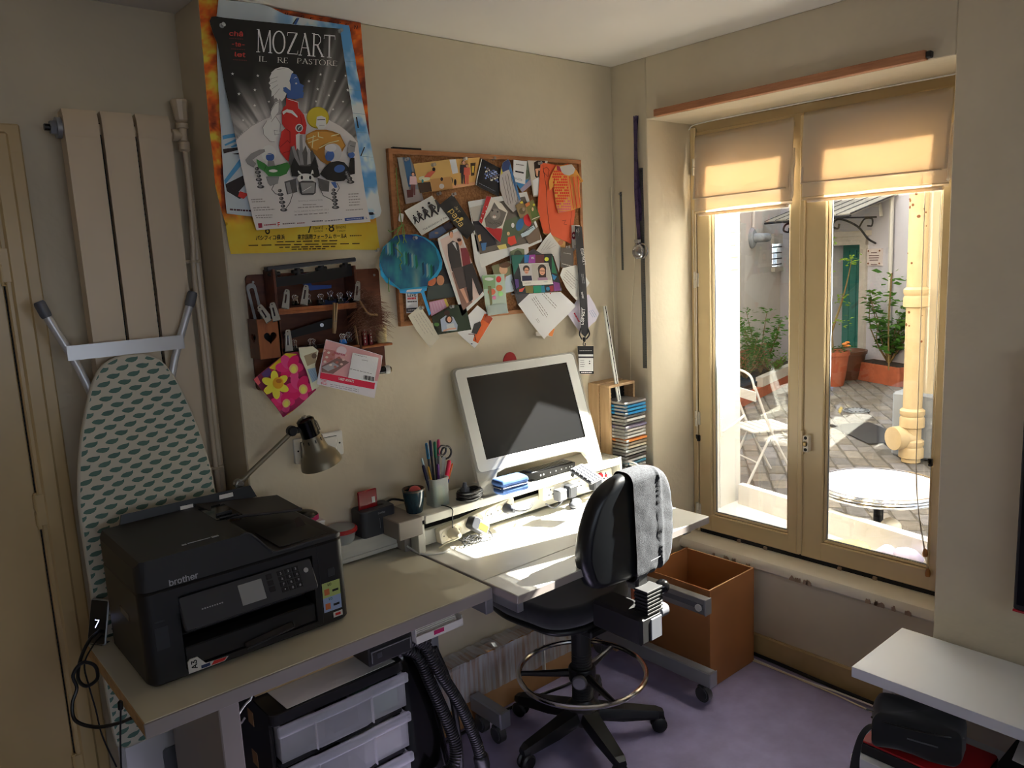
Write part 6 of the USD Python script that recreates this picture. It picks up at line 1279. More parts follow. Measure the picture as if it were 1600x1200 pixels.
def shirt(s):
    for i in range(9):
        for j in range(16):
            x, y = 860 + i * 2.9 + (j % 2) * 1.4 + j * 0.55, 268 + j * 4.2
            if i < 8 and (i * 7 + j * 5) % 9 != 0: s.add((206, 56, 34) if i + j * 2 < 26 else (196, 92, 100), ell(x + 3, y, 1.35, 1.7))
    for i in range(6): s.add((204, 70, 44) if i % 2 else (226, 120, 70), line(1.4, (886 + i * 3.0, 276), (893 + i * 2.6, 326)))
    s.add((174, 168, 160), [(873.5, 260.5), (893, 256.4), (898.6, 264), (896, 271), (889, 274.5), (881, 272.5), (876, 267)])
    s.add((150, 40, 60), [(869.4, 258.6), (874, 260), (877, 268), (870, 266)])
    s.add((130, 44, 30), line(0.5, (864.9, 292), (866.5, 278))); s.add((130, 44, 30), line(0.5, (905, 286), (901, 274)))
note('orange checked and striped paper cut out of a shirt, pinned over the paper trousers', 'paper cut-out', [(869.4, 258.6), (881, 258), (893, 256), (899, 264), (902, 267.4), (909, 283.6), (905.5, 286), (904, 284), (908, 324), (889, 330), (870.5, 333), (866, 300), (864.9, 291), (859, 298), (857.4, 283.6), (861.5, 273)], (228, 142, 62), shirt, lay=5, lift=[(908, 284, 18, 0.010), (870, 333, 22, 0.008)], name='paper_cutout')
def evo(s):
    for i, (x, y, h) in enumerate(((651, 350, 15), (658, 346, 17.5), (667, 342, 20), (678, 338, 24), (688, 331, 26))):
        a = 0.32; L = lambda u, v: (x + u * h * math.cos(-a * 0 - 0.42) * 1 + v * h * -0.42 * 0.9, y - v * h * 0.92 + u * h * -0.38)
        s.add(DK, ell(*L(0.02, .93), h * .085, h * .085)); s.add((58, 54, 54), [L(-.12, .80), L(.12, .84), L(.14, .45), L(-.10, .42)]); s.add(DK, [L(-.10, .45), L(.13, .45), L(.30, .02), L(.20, 0), L(.03, .30), L(-.16, .02), L(-.24, .06)]); s.add(DK, line(h * 0.07, L(.10, .78), L(.26, .56), L(.16, .42)))
    s.text((50, 46, 46), 'The evolution of the', (660, 361), (697, 340.5), 3.0)
note('white card with a cartoon row of five dark walking figures', 'card', [(630.5, 330), (675, 305.5), (704, 342), (659, 368)], (206, 202, 194), evo, lay=3, lift=[(631, 330, 14, 0.006)], name='cartoon_card')
note('small blue photo poking out below the cartoon card', 'photo', [(670, 364), (703, 346), (709, 354), (684, 371.5), (670, 373)], (74, 92, 122), lambda s: (s.add((46, 44, 56), [(690, 352), (704, 346), (709, 354), (698, 362)]), s.add((130, 110, 96), ell(682, 364, 3, 1.6))), lay=2, name='snapshot')
note('black card with gold writing that reads papa', 'card', [(707.4, 303.4), (686.2, 320.6), (727.4, 374.6), (743.4, 357.4)], (44, 44, 44), lambda s: (s.text((206, 178, 104), 'papa', (700.5, 329), (718.5, 355), 9.6), s.text((190, 172, 120), "Je t'", (709.5, 323), (716, 333), 4.4), s.add((206, 176, 84), ell(721.5, 341.5, 2.6, 2.0, 50)), s.add((206, 176, 84), ell(719.4, 343, 2.4, 1.8, 50))), lay=5, lift=[(727, 375, 26, 0.010)], name='greeting_card')
note('dark photo of a bather with an orange float, behind the painted paper shell', 'photo', [(674, 374), (692, 380), (712.5, 463.5), (666.5, 469.5)], (54, 50, 50), lambda s: (s.add((66, 74, 72), [(668, 448), (708, 442), (713, 464), (666, 470)]), s.add((196, 110, 74), ell(673, 438, 8, 9)), s.add((186, 130, 96), ell(688, 438, 6, 8)), s.add((150, 100, 74), ell(687, 410, 5, 7))), lay=1, name='snapshot')
note('white edged portrait of a couple, the man in a kilt and the woman in maroon', 'photo', [(682, 373), (716.5, 355), (757, 461), (722, 494)], (214, 206, 198), lambda s: (s.add((214, 182, 172), [(686.5, 374.5), (717, 360), (752.5, 460), (723.5, 485)]), s.add((132, 100, 88), [(706, 426), (714, 420), (738, 472), (723.5, 485)]), s.add(HB, ell(704.5, 364.5, 3.4, 5.0)), s.add(SK, ell(705, 367, 2.8, 5.2)), s.add((58, 54, 54), [(699, 382), (707, 376), (716, 380), (722, 420), (706, 424), (700, 400)]), s.add((206, 202, 200), [(706, 379), (711, 378), (714, 392)]), s.add((80, 70, 68), [(706, 420), (724, 416), (733, 447), (717, 452)]), s.add((196, 150, 126), [(718, 452), (724, 450), (732, 472), (729, 474)]), s.add((196, 150, 126), [(728, 449), (733, 447), (739, 466), (736, 468)]), s.add(SK, ell(718.5, 379, 3.2, 5)), s.add((70, 40, 34), ell(717, 375, 3.4, 2.6)), s.add((128, 52, 60), [(719, 388), (728, 387), (733, 398), (735, 412), (723, 416)]), s.add(SK, [(733, 400), (744, 407), (746, 410), (736, 410)]), s.add((44, 40, 42), [(723, 416), (737, 411), (754, 455), (748, 462), (737, 434), (738, 468), (733, 472)]), s.add((34, 32, 34), ell(746, 413, 4, 4.4))), lay=4, lift=[(682, 373, 24, 0.007)], name='portrait_print')
note('white sheet edge showing right of the couple portrait', 'paper', [(735, 360), (748, 372), (764, 440), (757, 452), (742, 410)], (204, 202, 198), None, lay=2)
note('large white bordered print of a garden party, in the middle of the cork board', 'photo', [(731, 315), (823, 299.5), (847.5, 377), (751, 419)], (208, 204, 198), lambda s: (s.add((96, 88, 80), [(733.6, 324.5), (820, 307), (844, 375), (749.8, 397.4)]), s.add((176, 170, 160), [(733.6, 324.5), (762, 318), (760, 345), (740, 350)]), s.add((44, 42, 48), [(738, 346), (760, 344), (776, 382), (752, 388)]), s.add((84, 96, 74), [(776, 350), (812, 336), (820, 360), (800, 384), (784, 380)]), s.add((196, 150, 90), [(746, 368), (750, 366), (752, 376), (748, 378)]), s.add((66, 110, 160), [(751, 380), (760, 379), (758, 391), (753, 392)]), s.add((204, 62, 44), [(793, 371), (804, 368), (807, 380), (798, 384), (793, 380)]), s.add((214, 178, 130), ell(794, 365, 2.4, 3)), s.add((226, 220, 200), ell(801, 352, 2.4, 4)), s.add((204, 190, 110), [(776, 384), (790, 381), (792, 388), (780, 390)]), s.add((46, 100, 150), ell(812, 351, 5.6, 10, 20)), s.add((210, 50, 54), ell(824, 344, 6.0, 10, -14)), s.add((176, 194, 200), [(813, 366), (833, 352), (836, 357), (826, 367), (815, 371)]), s.add(DK, line(0.8, (816, 364), (832, 355))), s.add((112, 94, 78), [(820, 372), (842, 352), (844, 374), (826, 382)])), lay=2, lift=[(751, 419, 22, 0.006)], name='party_print')
def catp(s):
    s.add((172, 40, 44), [(760, 306), (767.5, 307.5), (756, 340), (752, 351), (748.5, 346), (752, 330)]); s.add((172, 40, 44), [(758, 355), (784, 357), (786, 366), (780, 379), (772, 374)])
    s.add((104, 98, 92), [(766, 330), (772, 316), (779, 326), (791, 332), (784, 352), (772, 358), (759, 354), (757, 342)]); s.add((128, 122, 114), ell(773.5, 335, 8, 9)); s.add((60, 54, 52), ell(769, 329, 1.3, 1.6)); s.add((60, 54, 52), ell(777, 331, 1.3, 1.6)); s.add((200, 192, 184), ell(772, 339, 3, 2.4)); s.add((150, 90, 88), ell(772, 336.5, 1, 0.8))
    for i in range(7): s.add((70, 64, 60), line(0.6, (762 + i * 3, 346 + i % 3), (766 + i * 3, 350 + i % 2)))
    for x, y in ((752, 341), (754.5, 334), (759, 330), (760, 323)): s.add(WH, ell(x, y, 0.8, 1.2))
note('red and white card with a grey tabby kitten', 'card', [(760, 306), (767.5, 307.5), (784, 318), (793.5, 331), (786, 354), (784, 366), (780, 379.5), (754, 352), (748.5, 346)], (206, 198, 186), catp, lay=4, lift=[(780, 379, 20, 0.007)], name='kitten_card')
note('small brown garden snapshot overlapping the party print at its upper right', 'photo', [(804.8, 321), (816, 313.5), (826, 333), (813, 341.5)], (128, 108, 74), lambda s: (s.add((96, 84, 60), ell(816, 330, 5, 5)), s.add((204, 186, 60), ell(815, 316, 3, 2)), s.add((150, 130, 110), ell(818, 327, 2, 3))), lay=5, name='snapshot')
note('small garden snapshot with yellow flowers, right beside the orange paper trousers', 'photo', [(820, 318.6), (833, 312), (844.5, 339.5), (831, 349)], (112, 110, 62), lambda s: (s.add((190, 110, 60), [(820, 319), (827, 315), (828, 320), (822, 324)]), s.add((212, 196, 60), ell(834, 320, 1.6, 2)), s.add((84, 104, 52), [(828, 326), (838, 322), (842, 338), (832, 346)]), s.add((200, 170, 130), ell(832, 327, 1.6, 3)), s.add((206, 190, 170), line(1.4, (831, 343), (843, 338)))), lay=5, name='snapshot')
note('white edged photo of green trees, above the rainbow photo frame', 'photo', [(796, 387), (825, 382), (827.5, 405), (797.5, 412)], (208, 206, 200), lambda s: (s.add((112, 124, 96), [(797, 393), (808, 388), (819, 389), (820, 408), (798, 411)]), s.add((70, 82, 66), ell(809, 398, 6, 7))), lay=4, name='snapshot')
note('photo of a smiling boy in pale blue, left of the rainbow photo frame', 'photo', [(768, 415.5), (798, 407), (803, 455), (786, 461), (775, 440)], (120, 120, 88), lambda s: (s.add((206, 164, 130), ell(786.5, 421, 6.6, 8)), s.add((92, 66, 48), ell(788, 413.5, 9, 5)), s.add((182, 194, 208), [(787, 434), (799, 428), (803, 455), (788, 458)]), s.add((184, 84, 60), [(784, 432), (790, 430), (788, 446), (786, 440)])), lay=3, name='snapshot')
note('pale watercolour painting with red and green blots hanging over the lower frame', 'painting', [(753, 430), (788, 428), (793, 489), (760, 493.5)], (170, 186, 170), lambda s: (s.add((128, 160, 116), [(753, 431), (774, 430), (774, 450), (756, 452)]), s.add((204, 204, 198), ell(764, 436, 7, 2.6)), s.add((200, 54, 54), ell(779, 436.5, 4, 5)), s.add((206, 110, 84), ell(768, 456, 6, 5)), s.add((206, 120, 70), ell(780, 450, 5, 5)), s.add((150, 210, 130), ell(782, 459, 4, 4)), s.add((206, 120, 160), ell(772, 465, 3, 3)), s.add((110, 110, 72), [(762, 447), (767, 447), (769, 474), (766, 478)]), s.add((158, 172, 166), [(760, 478), (792, 474), (793, 489), (760, 493)])), lay=4, lift=[(760, 493, 24, 0.010), (793, 489, 16, 0.006)], name='painting')
note('dark slanted card behind the rainbow photo frame, its tip above and its corner below', 'card', [(833, 388.5), (852, 400), (827, 459), (809, 476), (799, 440), (806, 412)], (64, 62, 66), lambda s: s.add(WH, line(0.7, (833, 388.5), (812, 404))), lay=5, name='slanted_card')
note('white typed letter hanging point down below the cork board', 'letter', [(809, 475), (825, 459), (876, 456), (900, 478), (888, 491), (866, 512), (846, 529.5), (838, 517)], (210, 207, 202), lambda s: (s.bars((120, 114, 114), (836, 463), (857, 494), (-2.6, 1.8), 3, 0.8, True, 5), s.bars((120, 114, 114), (850, 458), (873, 482), (-3.2, 1.6), 2, 0.8, True, 6), s.bars((130, 124, 124), (839, 497), (843, 504), (-2, 1), 2, 0.6, True, 7), s.add((170, 50, 60), ell(859.5, 458.5, 0.9, 0.9))), lay=4, lift=[(846, 529, 40, 0.016)], name='typed_letter')
note('bit of an orange and white leaflet peeping out under the typed letter', 'leaflet', [(837, 519), (867, 513), (863, 526.5), (850, 524.5), (838, 525)], (206, 196, 186), lambda s: s.add((222, 120, 60), [(854, 516), (867, 513), (863, 526), (858, 524.5)]), lay=2, name='leaflet')
def rainbow(s):
    for c, p in (((26, 96, 84), [(799, 399), (820, 398), (812, 412), (803, 430)]), ((40, 104, 170), [(819, 398.4), (828, 398), (827, 410), (819, 411)]), ((136, 52, 140), [(827, 398), (836, 397.6), (836, 411), (825, 411)]), ((90, 40, 44), [(836, 398), (850, 397.6), (850, 411), (836, 411)]), ((190, 190, 50), ell(854, 405, 3.4, 3.2)), ((30, 104, 70), [(862, 399), (866, 412), (870, 428), (862, 426)]), ((36, 110, 160), [(862, 428), (870, 432), (866, 438), (864, 436)]), ((112, 50, 120), [(864, 440), (874, 442), (876, 454), (866, 455)]), ((24, 130, 96), [(833, 447), (847, 446), (850, 457.5), (834, 458.6)]), ((24, 110, 140), [(845, 447), (850, 446), (852, 457), (846, 457.6)]), ((190, 74, 60), [(811, 452), (820, 449), (816, 456), (811, 456)]), ((110, 100, 50), [(820, 447), (833, 446.6), (833, 458), (822, 458)]), ((40, 110, 150), ell(856, 451, 3, 3)), ((150, 50, 60), [(858, 447), (864, 446), (865, 455), (860, 456)]), ((70, 44, 110), [(804, 436), (810, 436), (811, 448), (806, 452)])): s.add(c, p)
    s.text((210, 206, 216), 'VS', (829.5, 405), (834, 404.6), 3.4, True)
    s.add((206, 200, 192), [(810, 412), (856.5, 410.6), (864, 444), (816.6, 446.8)]); s.add((182, 178, 176), [(811, 413), (829.5, 412.4), (832, 438.6), (814, 439.4)]); s.add((170, 164, 156), [(829.5, 412.4), (856, 411.4), (861, 437.4), (832, 438.6)])
    for x, y, k, top in ((821.6, 424, 1.0, (34, 36, 62)), (846, 425, 1.25, (150, 120, 140))):
        s.add((52, 38, 34), ell(x, y - 4 * k, 5.2 * k, 5.4 * k)); s.add((52, 38, 34), [(x - 4.8 * k, y - 3), (x + 4.8 * k, y - 3), (x + (6.5 if k > 1 else 3.6), y + 9), (x - (5 if k > 1 else 3.6), y + 9)]) if k > 1 else None
        s.add(SK, ell(x + 0.3, y - 1, 3.5 * k, 4.9 * k)); s.add((60, 40, 40), line(0.8, (x - 3 * k, y - 2), (x + 3.4 * k, y - 1.6))); s.add((150, 70, 64), line(0.7, (x - 1.2, y + 2 * k), (x + 1.6, y + 2 * k)))
        s.add(top, [(x - 7, y + 7 * k), (x + 8, y + 6.6 * k), (x + 9, 438.4 - (x - 821) * 0.03), (x - 6.4, 439 - (x - 821) * 0.03)])
    s.bars((130, 124, 124), (819, 442.4), (829, 442), (0, 1), 1, 0.9, True, 2); s.bars((130, 140, 160), (849, 440.6), (855, 440.4), (0, 1), 1, 0.9, True, 3)
note('rounded rainbow coloured card frame around portraits of two girls in glasses', 'photo frame', Polygon([(801, 401), (861, 399), (875.5, 452.5), (809, 457.5)]).buffer(2.6, 5), (30, 38, 42), rainbow, lay=6, name='card_frame')
note('crumpled translucent sheet standing corner up, behind the grey swing tag', 'paper', [(857.6, 363.4), (835.5, 395), (848, 398), (865, 400), (873, 426), (877.5, 388)], (190, 188, 182), lambda s: [s.add((150, 148, 144), line(0.5, (845 + i * 4, 392 - i), (856 + i * 4, 374 + i * 3))) for i in range(4)], lay=3, lift=[(857, 363, 16, 0.008)], wave=0.004)
note('crumpled till receipt sticking out right of the cork board under the black strap', 'receipt', [(878, 419), (899, 414), (911, 427), (920.6, 442), (915, 451), (906, 468), (897, 469), (883.5, 449), (874, 430)], (204, 201, 194), lambda s: s.bars((140, 134, 128), (884, 422), (903, 440), (-1.4, 3.4), 5, 0.7, True, 9), lay=5, lift=[(897, 469, 20, 0.010)], wave=0.005, name='receipt')
note('dark grey swing tag with faint pale print', 'tag', [(876.7, 386.4), (896, 388), (896.4, 422.4), (876, 417)], (84, 78, 72), lambda s: (s.bars((150, 144, 138), (880.5, 395), (892, 397), (0, 1), 1, 1.3, True, 1), s.bars((170, 164, 156), (878, 412), (894, 416), (0, 1), 1, 1.5, True, 2)), lay=6, name='swing_tag')
note('white card with a dark red disc, half behind the black lanyard strap', 'card', [(893, 352), (906, 352), (906, 384), (894, 394)], (200, 196, 192), lambda s: (s.add((110, 30, 44), ell(896.5, 368, 3.4, 6)), s.add(WH, ell(896, 368, 1.6, 2.2)), s.bars((120, 110, 110), (897.5, 383), (898, 392), (1.5, 0), 2, 0.8, True, 2)), lay=4, name='label_card')
note('tan printed card between the paper trousers and the translucent sheet', 'card', [(847, 363), (884, 368), (883, 392), (868, 388), (860, 372)], (206, 156, 96), lambda s: (s.add((190, 120, 80), ell(876, 379, 4, 4)), s.bars((160, 110, 70), (876, 371), (881, 372), (0, 1.6), 4, 0.6, True, 1)), lay=2, name='label_card')
note('lavender sheet with red and blue handwriting behind the hanging strap', 'paper', [(887, 491), (905, 463), (920, 460), (929, 475), (934, 490), (931, 501), (907, 523)], (188, 182, 194), lambda s: (s.bars((190, 60, 80), (897, 489), (905, 503), (1, 1), 1, 2.2, True, 4), s.bars((110, 130, 160), (925, 484), (931, 495), (-2.4, 1), 3, 0.7, True, 5)), lay=2, lift=[(907, 523, 26, 0.012), (933, 490, 20, 0.008)], name='handwritten_note')
note('white LIVE event card above the black strip, at the lower left of the cork board', 'card', [(633.5, 449), (652, 449), (653.6, 487.5), (635, 489.5)], (212, 208, 204), lambda s: (s.text((38, 36, 36), 'LIVE', (636, 463.4), (650.5, 463), 6.6, True), s.bars((196, 52, 54), (636.5, 466.5), (650, 466), (0, 1), 1, 3.0, True, 2), s.bars((56, 52, 52), (636.5, 471.5), (651, 471), (0, 1), 1, 2.0, True, 3), s.add((60, 58, 58), [(634.4, 481.5), (653.2, 480.5), (653.4, 486.6), (634.8, 487.6)]), s.bars((190, 186, 184), (637, 484.6), (650, 484), (0, 1), 1, 1.6, True, 6)), lay=2, name='event_card')
note('long crumpled till receipt hanging below the lower left corner of the cork board', 'receipt', [(637, 493.5), (656, 477.5), (672, 502), (683, 527), (669, 544), (650, 516)], (206, 196, 176), lambda s: s.bars((176, 168, 152), (646, 494), (668, 530), (3.6, -2.2), 4, 0.8, True, 3), lay=4, lift=[(669, 544, 40, 0.014), (683, 527, 30, 0.010)], wave=0.004, name='receipt')
note('pink and yellow crayoned paper above the family photo', 'drawing', [(670.5, 472), (697, 466.5), (702, 478), (674, 494)], (196, 150, 170), lambda s: (s.add((206, 180, 84), [(693, 467), (697, 466), (702, 478), (698, 480)]), [s.add((206, 172, 184), line(1.2, (673 + i * 4, 474 - i), (677 + i * 4, 489 - i * 2))) for i in range(5)]), lay=2, name='crayon_drawing')
note('dark green photo of an adult hugging a child, at the lower edge of the board', 'photo', [(675, 495), (705, 478), (727, 474), (736.5, 515), (680, 523.5)], (42, 56, 42), lambda s: (s.add((40, 44, 34), [(675, 495), (694, 486), (698, 520), (680, 523)]), s.add((70, 110, 54), ell(682, 507, 4, 3)), s.add((158, 168, 184), [(688, 499), (696, 493), (708, 495), (715, 508), (714, 516), (690, 518)]), s.add((60, 40, 36), ell(698, 489, 4.4, 4.4)), s.add((52, 34, 30), ell(701, 499, 5.6, 6.4)), s.add(SK, ell(701.5, 499, 3.2, 4.4)), s.add((186, 190, 190), [(697, 507), (708, 505), (712, 516), (698, 517)]), s.add((196, 150, 128), line(2.4, (692, 517), (702, 514), (712, 513)))), lay=4, lift=[(680, 523, 18, 0.005)], name='snapshot')
note('white advert leaflet with an orange band and a black camera, below the cork board', 'leaflet', [(731, 493), (746, 477), (760, 488), (770.5, 498), (757, 520), (744, 538), (738, 543.5), (715, 520)], (206, 202, 200), lambda s: (s.add((196, 88, 36), [(757, 490), (770, 498), (746, 537), (737, 532)]), s.add((150, 60, 30), [(760, 490), (770, 497), (764, 506), (755, 500)]), s.add((46, 46, 46), [(741, 506), (750, 502), (752, 508), (744, 522), (736, 520)]), s.add((84, 44, 34), line(1.2, (731, 522), (740, 522), (742, 532))), s.add((60, 62, 70), ell(734.5, 537, 1.4, 0.8))), lay=3, lift=[(738, 543, 36, 0.014)], name='leaflet')
# painted paper shell with its handle and raffia
def shell(v):
    n = meshkit.fbm(np.c_[v[:, 0] * 0.10, v[:, 1] * 0.05, np.full(len(v), 2.2)], 3); n2 = meshkit.fbm(np.c_[v * 0.05, np.full(len(v), 5.5)], 2); out = []
    for (x, y), a, b in zip(v, n, n2):
        c = mixc((26, 74, 112), (42, 122, 130), np.clip((a - .3) * 2.4, 0, 1)); c = mixc(c, (22, 96, 66), np.clip((632 - x) / 30, 0, 1) * np.clip((408 - y) / 34, 0, 1) * 1.2 if b > 0.3 else 0)
        c = mixc(c, (116, 132, 128), np.clip(1 - abs(x - 646 - (y - 400) * .12) / 11, 0, 1) * np.clip((a - .2) * 1.6, 0, 1)); c = mixc(c, (26, 60, 120), np.clip((382 - y) / 12, 0, 1)); out.append(c)
    return out
t = thing('paper_shell', 'blue and green painted paper shell hanging at the left of the cork board', 'craft')
Sheet([(612, 372), (620, 370), (634, 367), (650, 366), (664, 371), (676, 379), (684, 392), (688, 406), (688, 420), (682, 432), (668, 440), (667, 450), (625, 454), (618, 449), (603, 442), (593, 430), (590.5, 416), (592, 402), (598, 386)], 0.0215 + 0.021, [(593, 420, 40, 0.010), (688, 410, 40, 0.010)], 0.004, 31).build(t, (38, 140, 180), 'print', name='backing')
s_ = Sheet([(615, 369.5), (628, 366), (640, 366.5), (652, 369), (660, 371), (671, 379), (680, 388), (681, 396), (684, 410), (683, 420), (676, 430), (668, 441), (667, 447), (625, 451.5), (606, 436), (596, 424), (592, 410), (594, 396), (604, 380)], 0.0215 + 0.0225, [(593, 420, 40, 0.010), (688, 410, 40, 0.010)], 0.004, 31)
for i in range(22):
    x = 600 + (i * 29 % 84); y = 378 + (i * 17 % 50); s_.add([(30, 88, 130), (66, 140, 146), (20, 64, 84), (120, 150, 150), (24, 104, 80)][i % 5], [(x, y), (x + 2.6, y - 3), (x + 5, y + 14), (x + 1.5, y + 20)])
s_.build(t, (38, 110, 124), 'print', name='painted_paper', basefn=shell, step=3.2)
h_ = Sheet([(624, 452), (667, 447.5), (666.5, 454), (662.5, 455.5), (673, 490), (670, 493.5), (658, 457.5), (650, 459), (625, 458)], 0.0215 + 0.020, [], 0.002, 5)
h_.add((226, 226, 222), [(636, 452.5), (660, 449.5), (657, 455.5), (634, 457)]); h_.build(t, (56, 150, 204), 'print', name='paper_handle')
M('raffia', (126, 164, 84), 0.8)
yo = -0.050
Q_ = lambda *p: [at(x, y, 'y', yo - d) for x, y, d in p]
part(t, 'raffia', join([tube(Q_(*p), 0.0016, 5) for p in (((619, 262, -.02), (621, 300, -.018), (626, 340, -.012), (628, 350, 0)), ((628, 350, 0), (622, 362, .004), (613, 373, 0)), ((628, 350, 0), (621, 362, .006), (624, 376, .004), (620, 382, .004)), ((628, 350, 0), (632, 364, .004), (630, 380, 0)), ((631, 350, 0), (629, 364, .006), (635, 379, 0)), ((628, 352, 0), (612, 362, .004), (606, 359, 0)), ((617, 386, .004), (628, 398, .006), (625, 403, .004), (628, 410, .004), (625, 414, .004), (627, 422, .004)), ((608, 434, 0), (607, 448, .004), (608, 456, 0)))]), 'raffia', kind='stuff')
part(t, 'tag', mv(rbx(-0.009, 0.009, -0.001, 0.001, -0.014, 0.014, 0.004, axis='y'), at(626.5, 340, 'y', -0.030), ry=12), 'paper_white')
# black lanyard and its badge
t = thing('lanyard', 'black lettered lanyard with a sleeved badge at the right of the cork board', 'lanyard')
s_ = Sheet([(897.5, 353), (909, 354), (912.5, 400), (914.5, 430), (917.5, 470), (919, 520), (914, 527), (908, 521), (906.5, 490), (903, 430), (900, 395)], 0.0195 + 0.028, [], 0.003, 3)
for a, b, c, d, h in (((906.5, 388), (911, 415), 'ESPRIT', 0, 4.2), ((911, 508), (914, 482), 'ESPRIT', 0, 4.6), ((907.5, 456), (909.5, 467), 'ESPRIT', 0, 2.6)): s_.text((196, 194, 192), c, a, b, h, True)
s_.bars((130, 130, 134), (908, 428), (911, 447), (2.2, 0), 2, 0.9, True, 3); s_.bars((130, 130, 134), (908, 480), (909, 506), (0, 1), 1, 1.0, True, 4)
s_.build(t, (26, 26, 30), 'print', name='strap')
part(t, 'strap_fold', join(tube(Q_((908, 512, -.004), (905.5, 522, .006), (909, 530, .004)), 0.003, 6), tube(Q_((918, 512, -.004), (921, 522, .006), (916, 530, .004)), 0.003, 6)), 'black_fabric')
part(t, 'clip', join(lathe_on(Q_((912.5, 527, .004))[0], Q_((913, 534, .004))[0], [(0.006, 0), (0.007, 0.5), (0.004, 1)], 12), tube(Q_((912.5, 534, .004), (911, 538, .004), (914, 541, .004), (914.5, 536, .004)), 0.0014, 6)), 'black_plastic')
part(t, 'snap_hook', join(ring(at(902.5, 361, 'y', -0.052), 0.008, 0.0018, 16, 6, 'y'), tube(Q_((904, 356, 0), (903, 362, .004), (905, 368, 0)), 0.0016, 6)), 'chrome')
s_ = Sheet([(902.5, 541), (927.5, 541), (927.8, 584), (905, 584)], 0.0195 + 0.020, [], 0, 3); s_.add((206, 204, 200), [(903.6, 553.6), (926.8, 553.6), (927, 580), (905, 580)]); s_.add((40, 40, 44), [(903.4, 557), (927, 557), (927, 559.4), (903.6, 559.4)])
s_.bars((150, 150, 152), (905.5, 548), (925, 547.6), (0, 1), 1, 1.2, True, 2); s_.bars((120, 118, 120), (906.5, 563), (914, 563), (0, 3.2), 4, 1.0, True, 3); s_.add((60, 58, 60), ell(921, 564.5, 0.9, 0.9)); s_.add((60, 58, 60), ell(921, 568, 1.2, 1.0)); s_.bars((200, 198, 196), (908, 582), (925, 582), (0, 1), 1, 1.5, True, 5)
s_.build(t, (28, 28, 32), 'print_gloss', name='badge', thickness=0.002)
pin(707.5, 304, 'clear push pin at the tip of the black papa card', 0.037); pin(675.5, 258, 'clear push pin in the left ochre snapshot', 0.025); pin(633.5, 249.5, 'clear push pin in the snapshot of the child by the blue wall', 0.022); pin(684, 303, 'clear push pin alone on the bare cork above the cartoon card', 0.010); pin(725, 249, 'clear push pin in the right ochre snapshot', 0.022); pin(646.5, 372.5, 'clear push pin at the upper edge of the painted paper shell', 0.046); pin(657, 481.5, 'clear push pin at the top of the lower left receipt', 0.034); pin(704, 479.5, 'clear push pin at the top of the family photo', 0.034); pin(769.5, 248, 'clear push pin in bare cork right of the dark stage photo', 0.010); pin(800, 459, 'clear push pin in bare cork below the boy photo', 0.010); pin(885.5, 386.5, 'clear push pin at the top of the grey swing tag', 0.038); pin(842, 255.5, 'clear push pin between the girl portrait and the paper trousers', 0.030)
# rosette medal on a purple ribbon, steel rules, thin strips
M('ribbon', (44, 30, 66), 0.6, rgb2=(74, 58, 96), scale=60, lo=0.5, hi=0.62)
M('silver', (196, 196, 198), 0.22, 0.9)
t = thing('ribbon_medal', 'silver medal hanging on a long purple ribbon from a nail at the window corner', 'medal')
r0, r1 = at(996, 181, 'x', -0.004), at(1001, 381, 'x', -0.004)
yy = r0[1] + 0.002
P = lambda o: np.array([[(-0.006 - o - 0.006 * math.sin(s * 5), yy + e + (0.004 * math.sin(s * 7 + o * 300)), r0[2] + (r1[2] - r0[2]) * s) for e in (-0.009, 0.009)] for s in np.linspace(0, 1, 16)])
part(t, 'ribbon', join(thick(P(0.0), (-0.001, 0, 0)), thick(P(0.010), (-0.001, 0, 0))), 'ribbon')
mc = at(1001, 393, 'x', -0.022)
mz = lambda o, z: np.array([-0.018 - o, yy, mc[2] + z])
part(t, 'clasp', join(bx(-0.026, -0.010, yy - 0.012, yy + 0.012, mc[2] + 0.036, mc[2] + 0.050, 0.002), ring((-0.018, yy, mc[2] + 0.030), 0.008, 0.002, 16, 6, 'x')), 'silver')
part(t, 'medal', join(lathe_on(mz(-0.008, 0), mz(0.004, 0), [(0.026, 0), (0.030, 0.3), (0.030, 0.7), (0.026, 1), (0.020, 0.9), (0.019, 0.8), (0.012, 1.3), (0.0, 1.5)], 28), *[ball((-0.019, yy + 0.0245 * math.cos(a), mc[2] + 0.0245 * math.sin(a)), 0.0042, 1) for a in np.linspace(0, 2 * math.pi, 15)[:-1]]), 'silver')
part(t, 'medal_ring', ring((-0.008, yy - 0.012, mc[2] + 0.002), 0.030, 0.0035, 28, 6, 'x'), 'silver')
nl = solo('wall_nail', cyl((0.002, yy, r0[2] - 0.004), (-0.022, yy, r0[2] - 0.002), 0.002, 8), 'steel_grey', 'nail in the wall corner that carries the purple ribbon', 'nail')
M('steel_rule', (112, 114, 112), 0.42, 0.7); M('graduation', (52, 54, 54), 0.5)
def rule(label, p0, p1, w, n, m='steel_rule'):
    a, b = at(*p0, 'x', -0.002), at(*p1, 'x', -0.002); t = thing('steel_rule', label, 'ruler'); y = (a[1] + b[1]) / 2
    part(t, 'blade', bx(-0.0022, -0.0008, y - w / 2, y + w / 2, b[2], a[2], 0.0003), m)
    part(t, 'graduations', join([bx(-0.0025, -0.0021, y - w / 2, y - w / 2 + w * (0.5 if k % 5 == 0 else 0.28), z, z + 0.0012) for k, z in enumerate(np.arange(b[2] + 0.01, a[2] - 0.01, 0.01))]), 'graduation', kind='stuff')
    part(t, 'hole_rim', ring((-0.0024, y, a[2] - 0.012), 0.004, 0.0008, 14, 5, 'x'), 'dark')
rule('long steel rule hanging at the window corner below the medal', (1005, 262), (1004, 575), 0.022, 50)
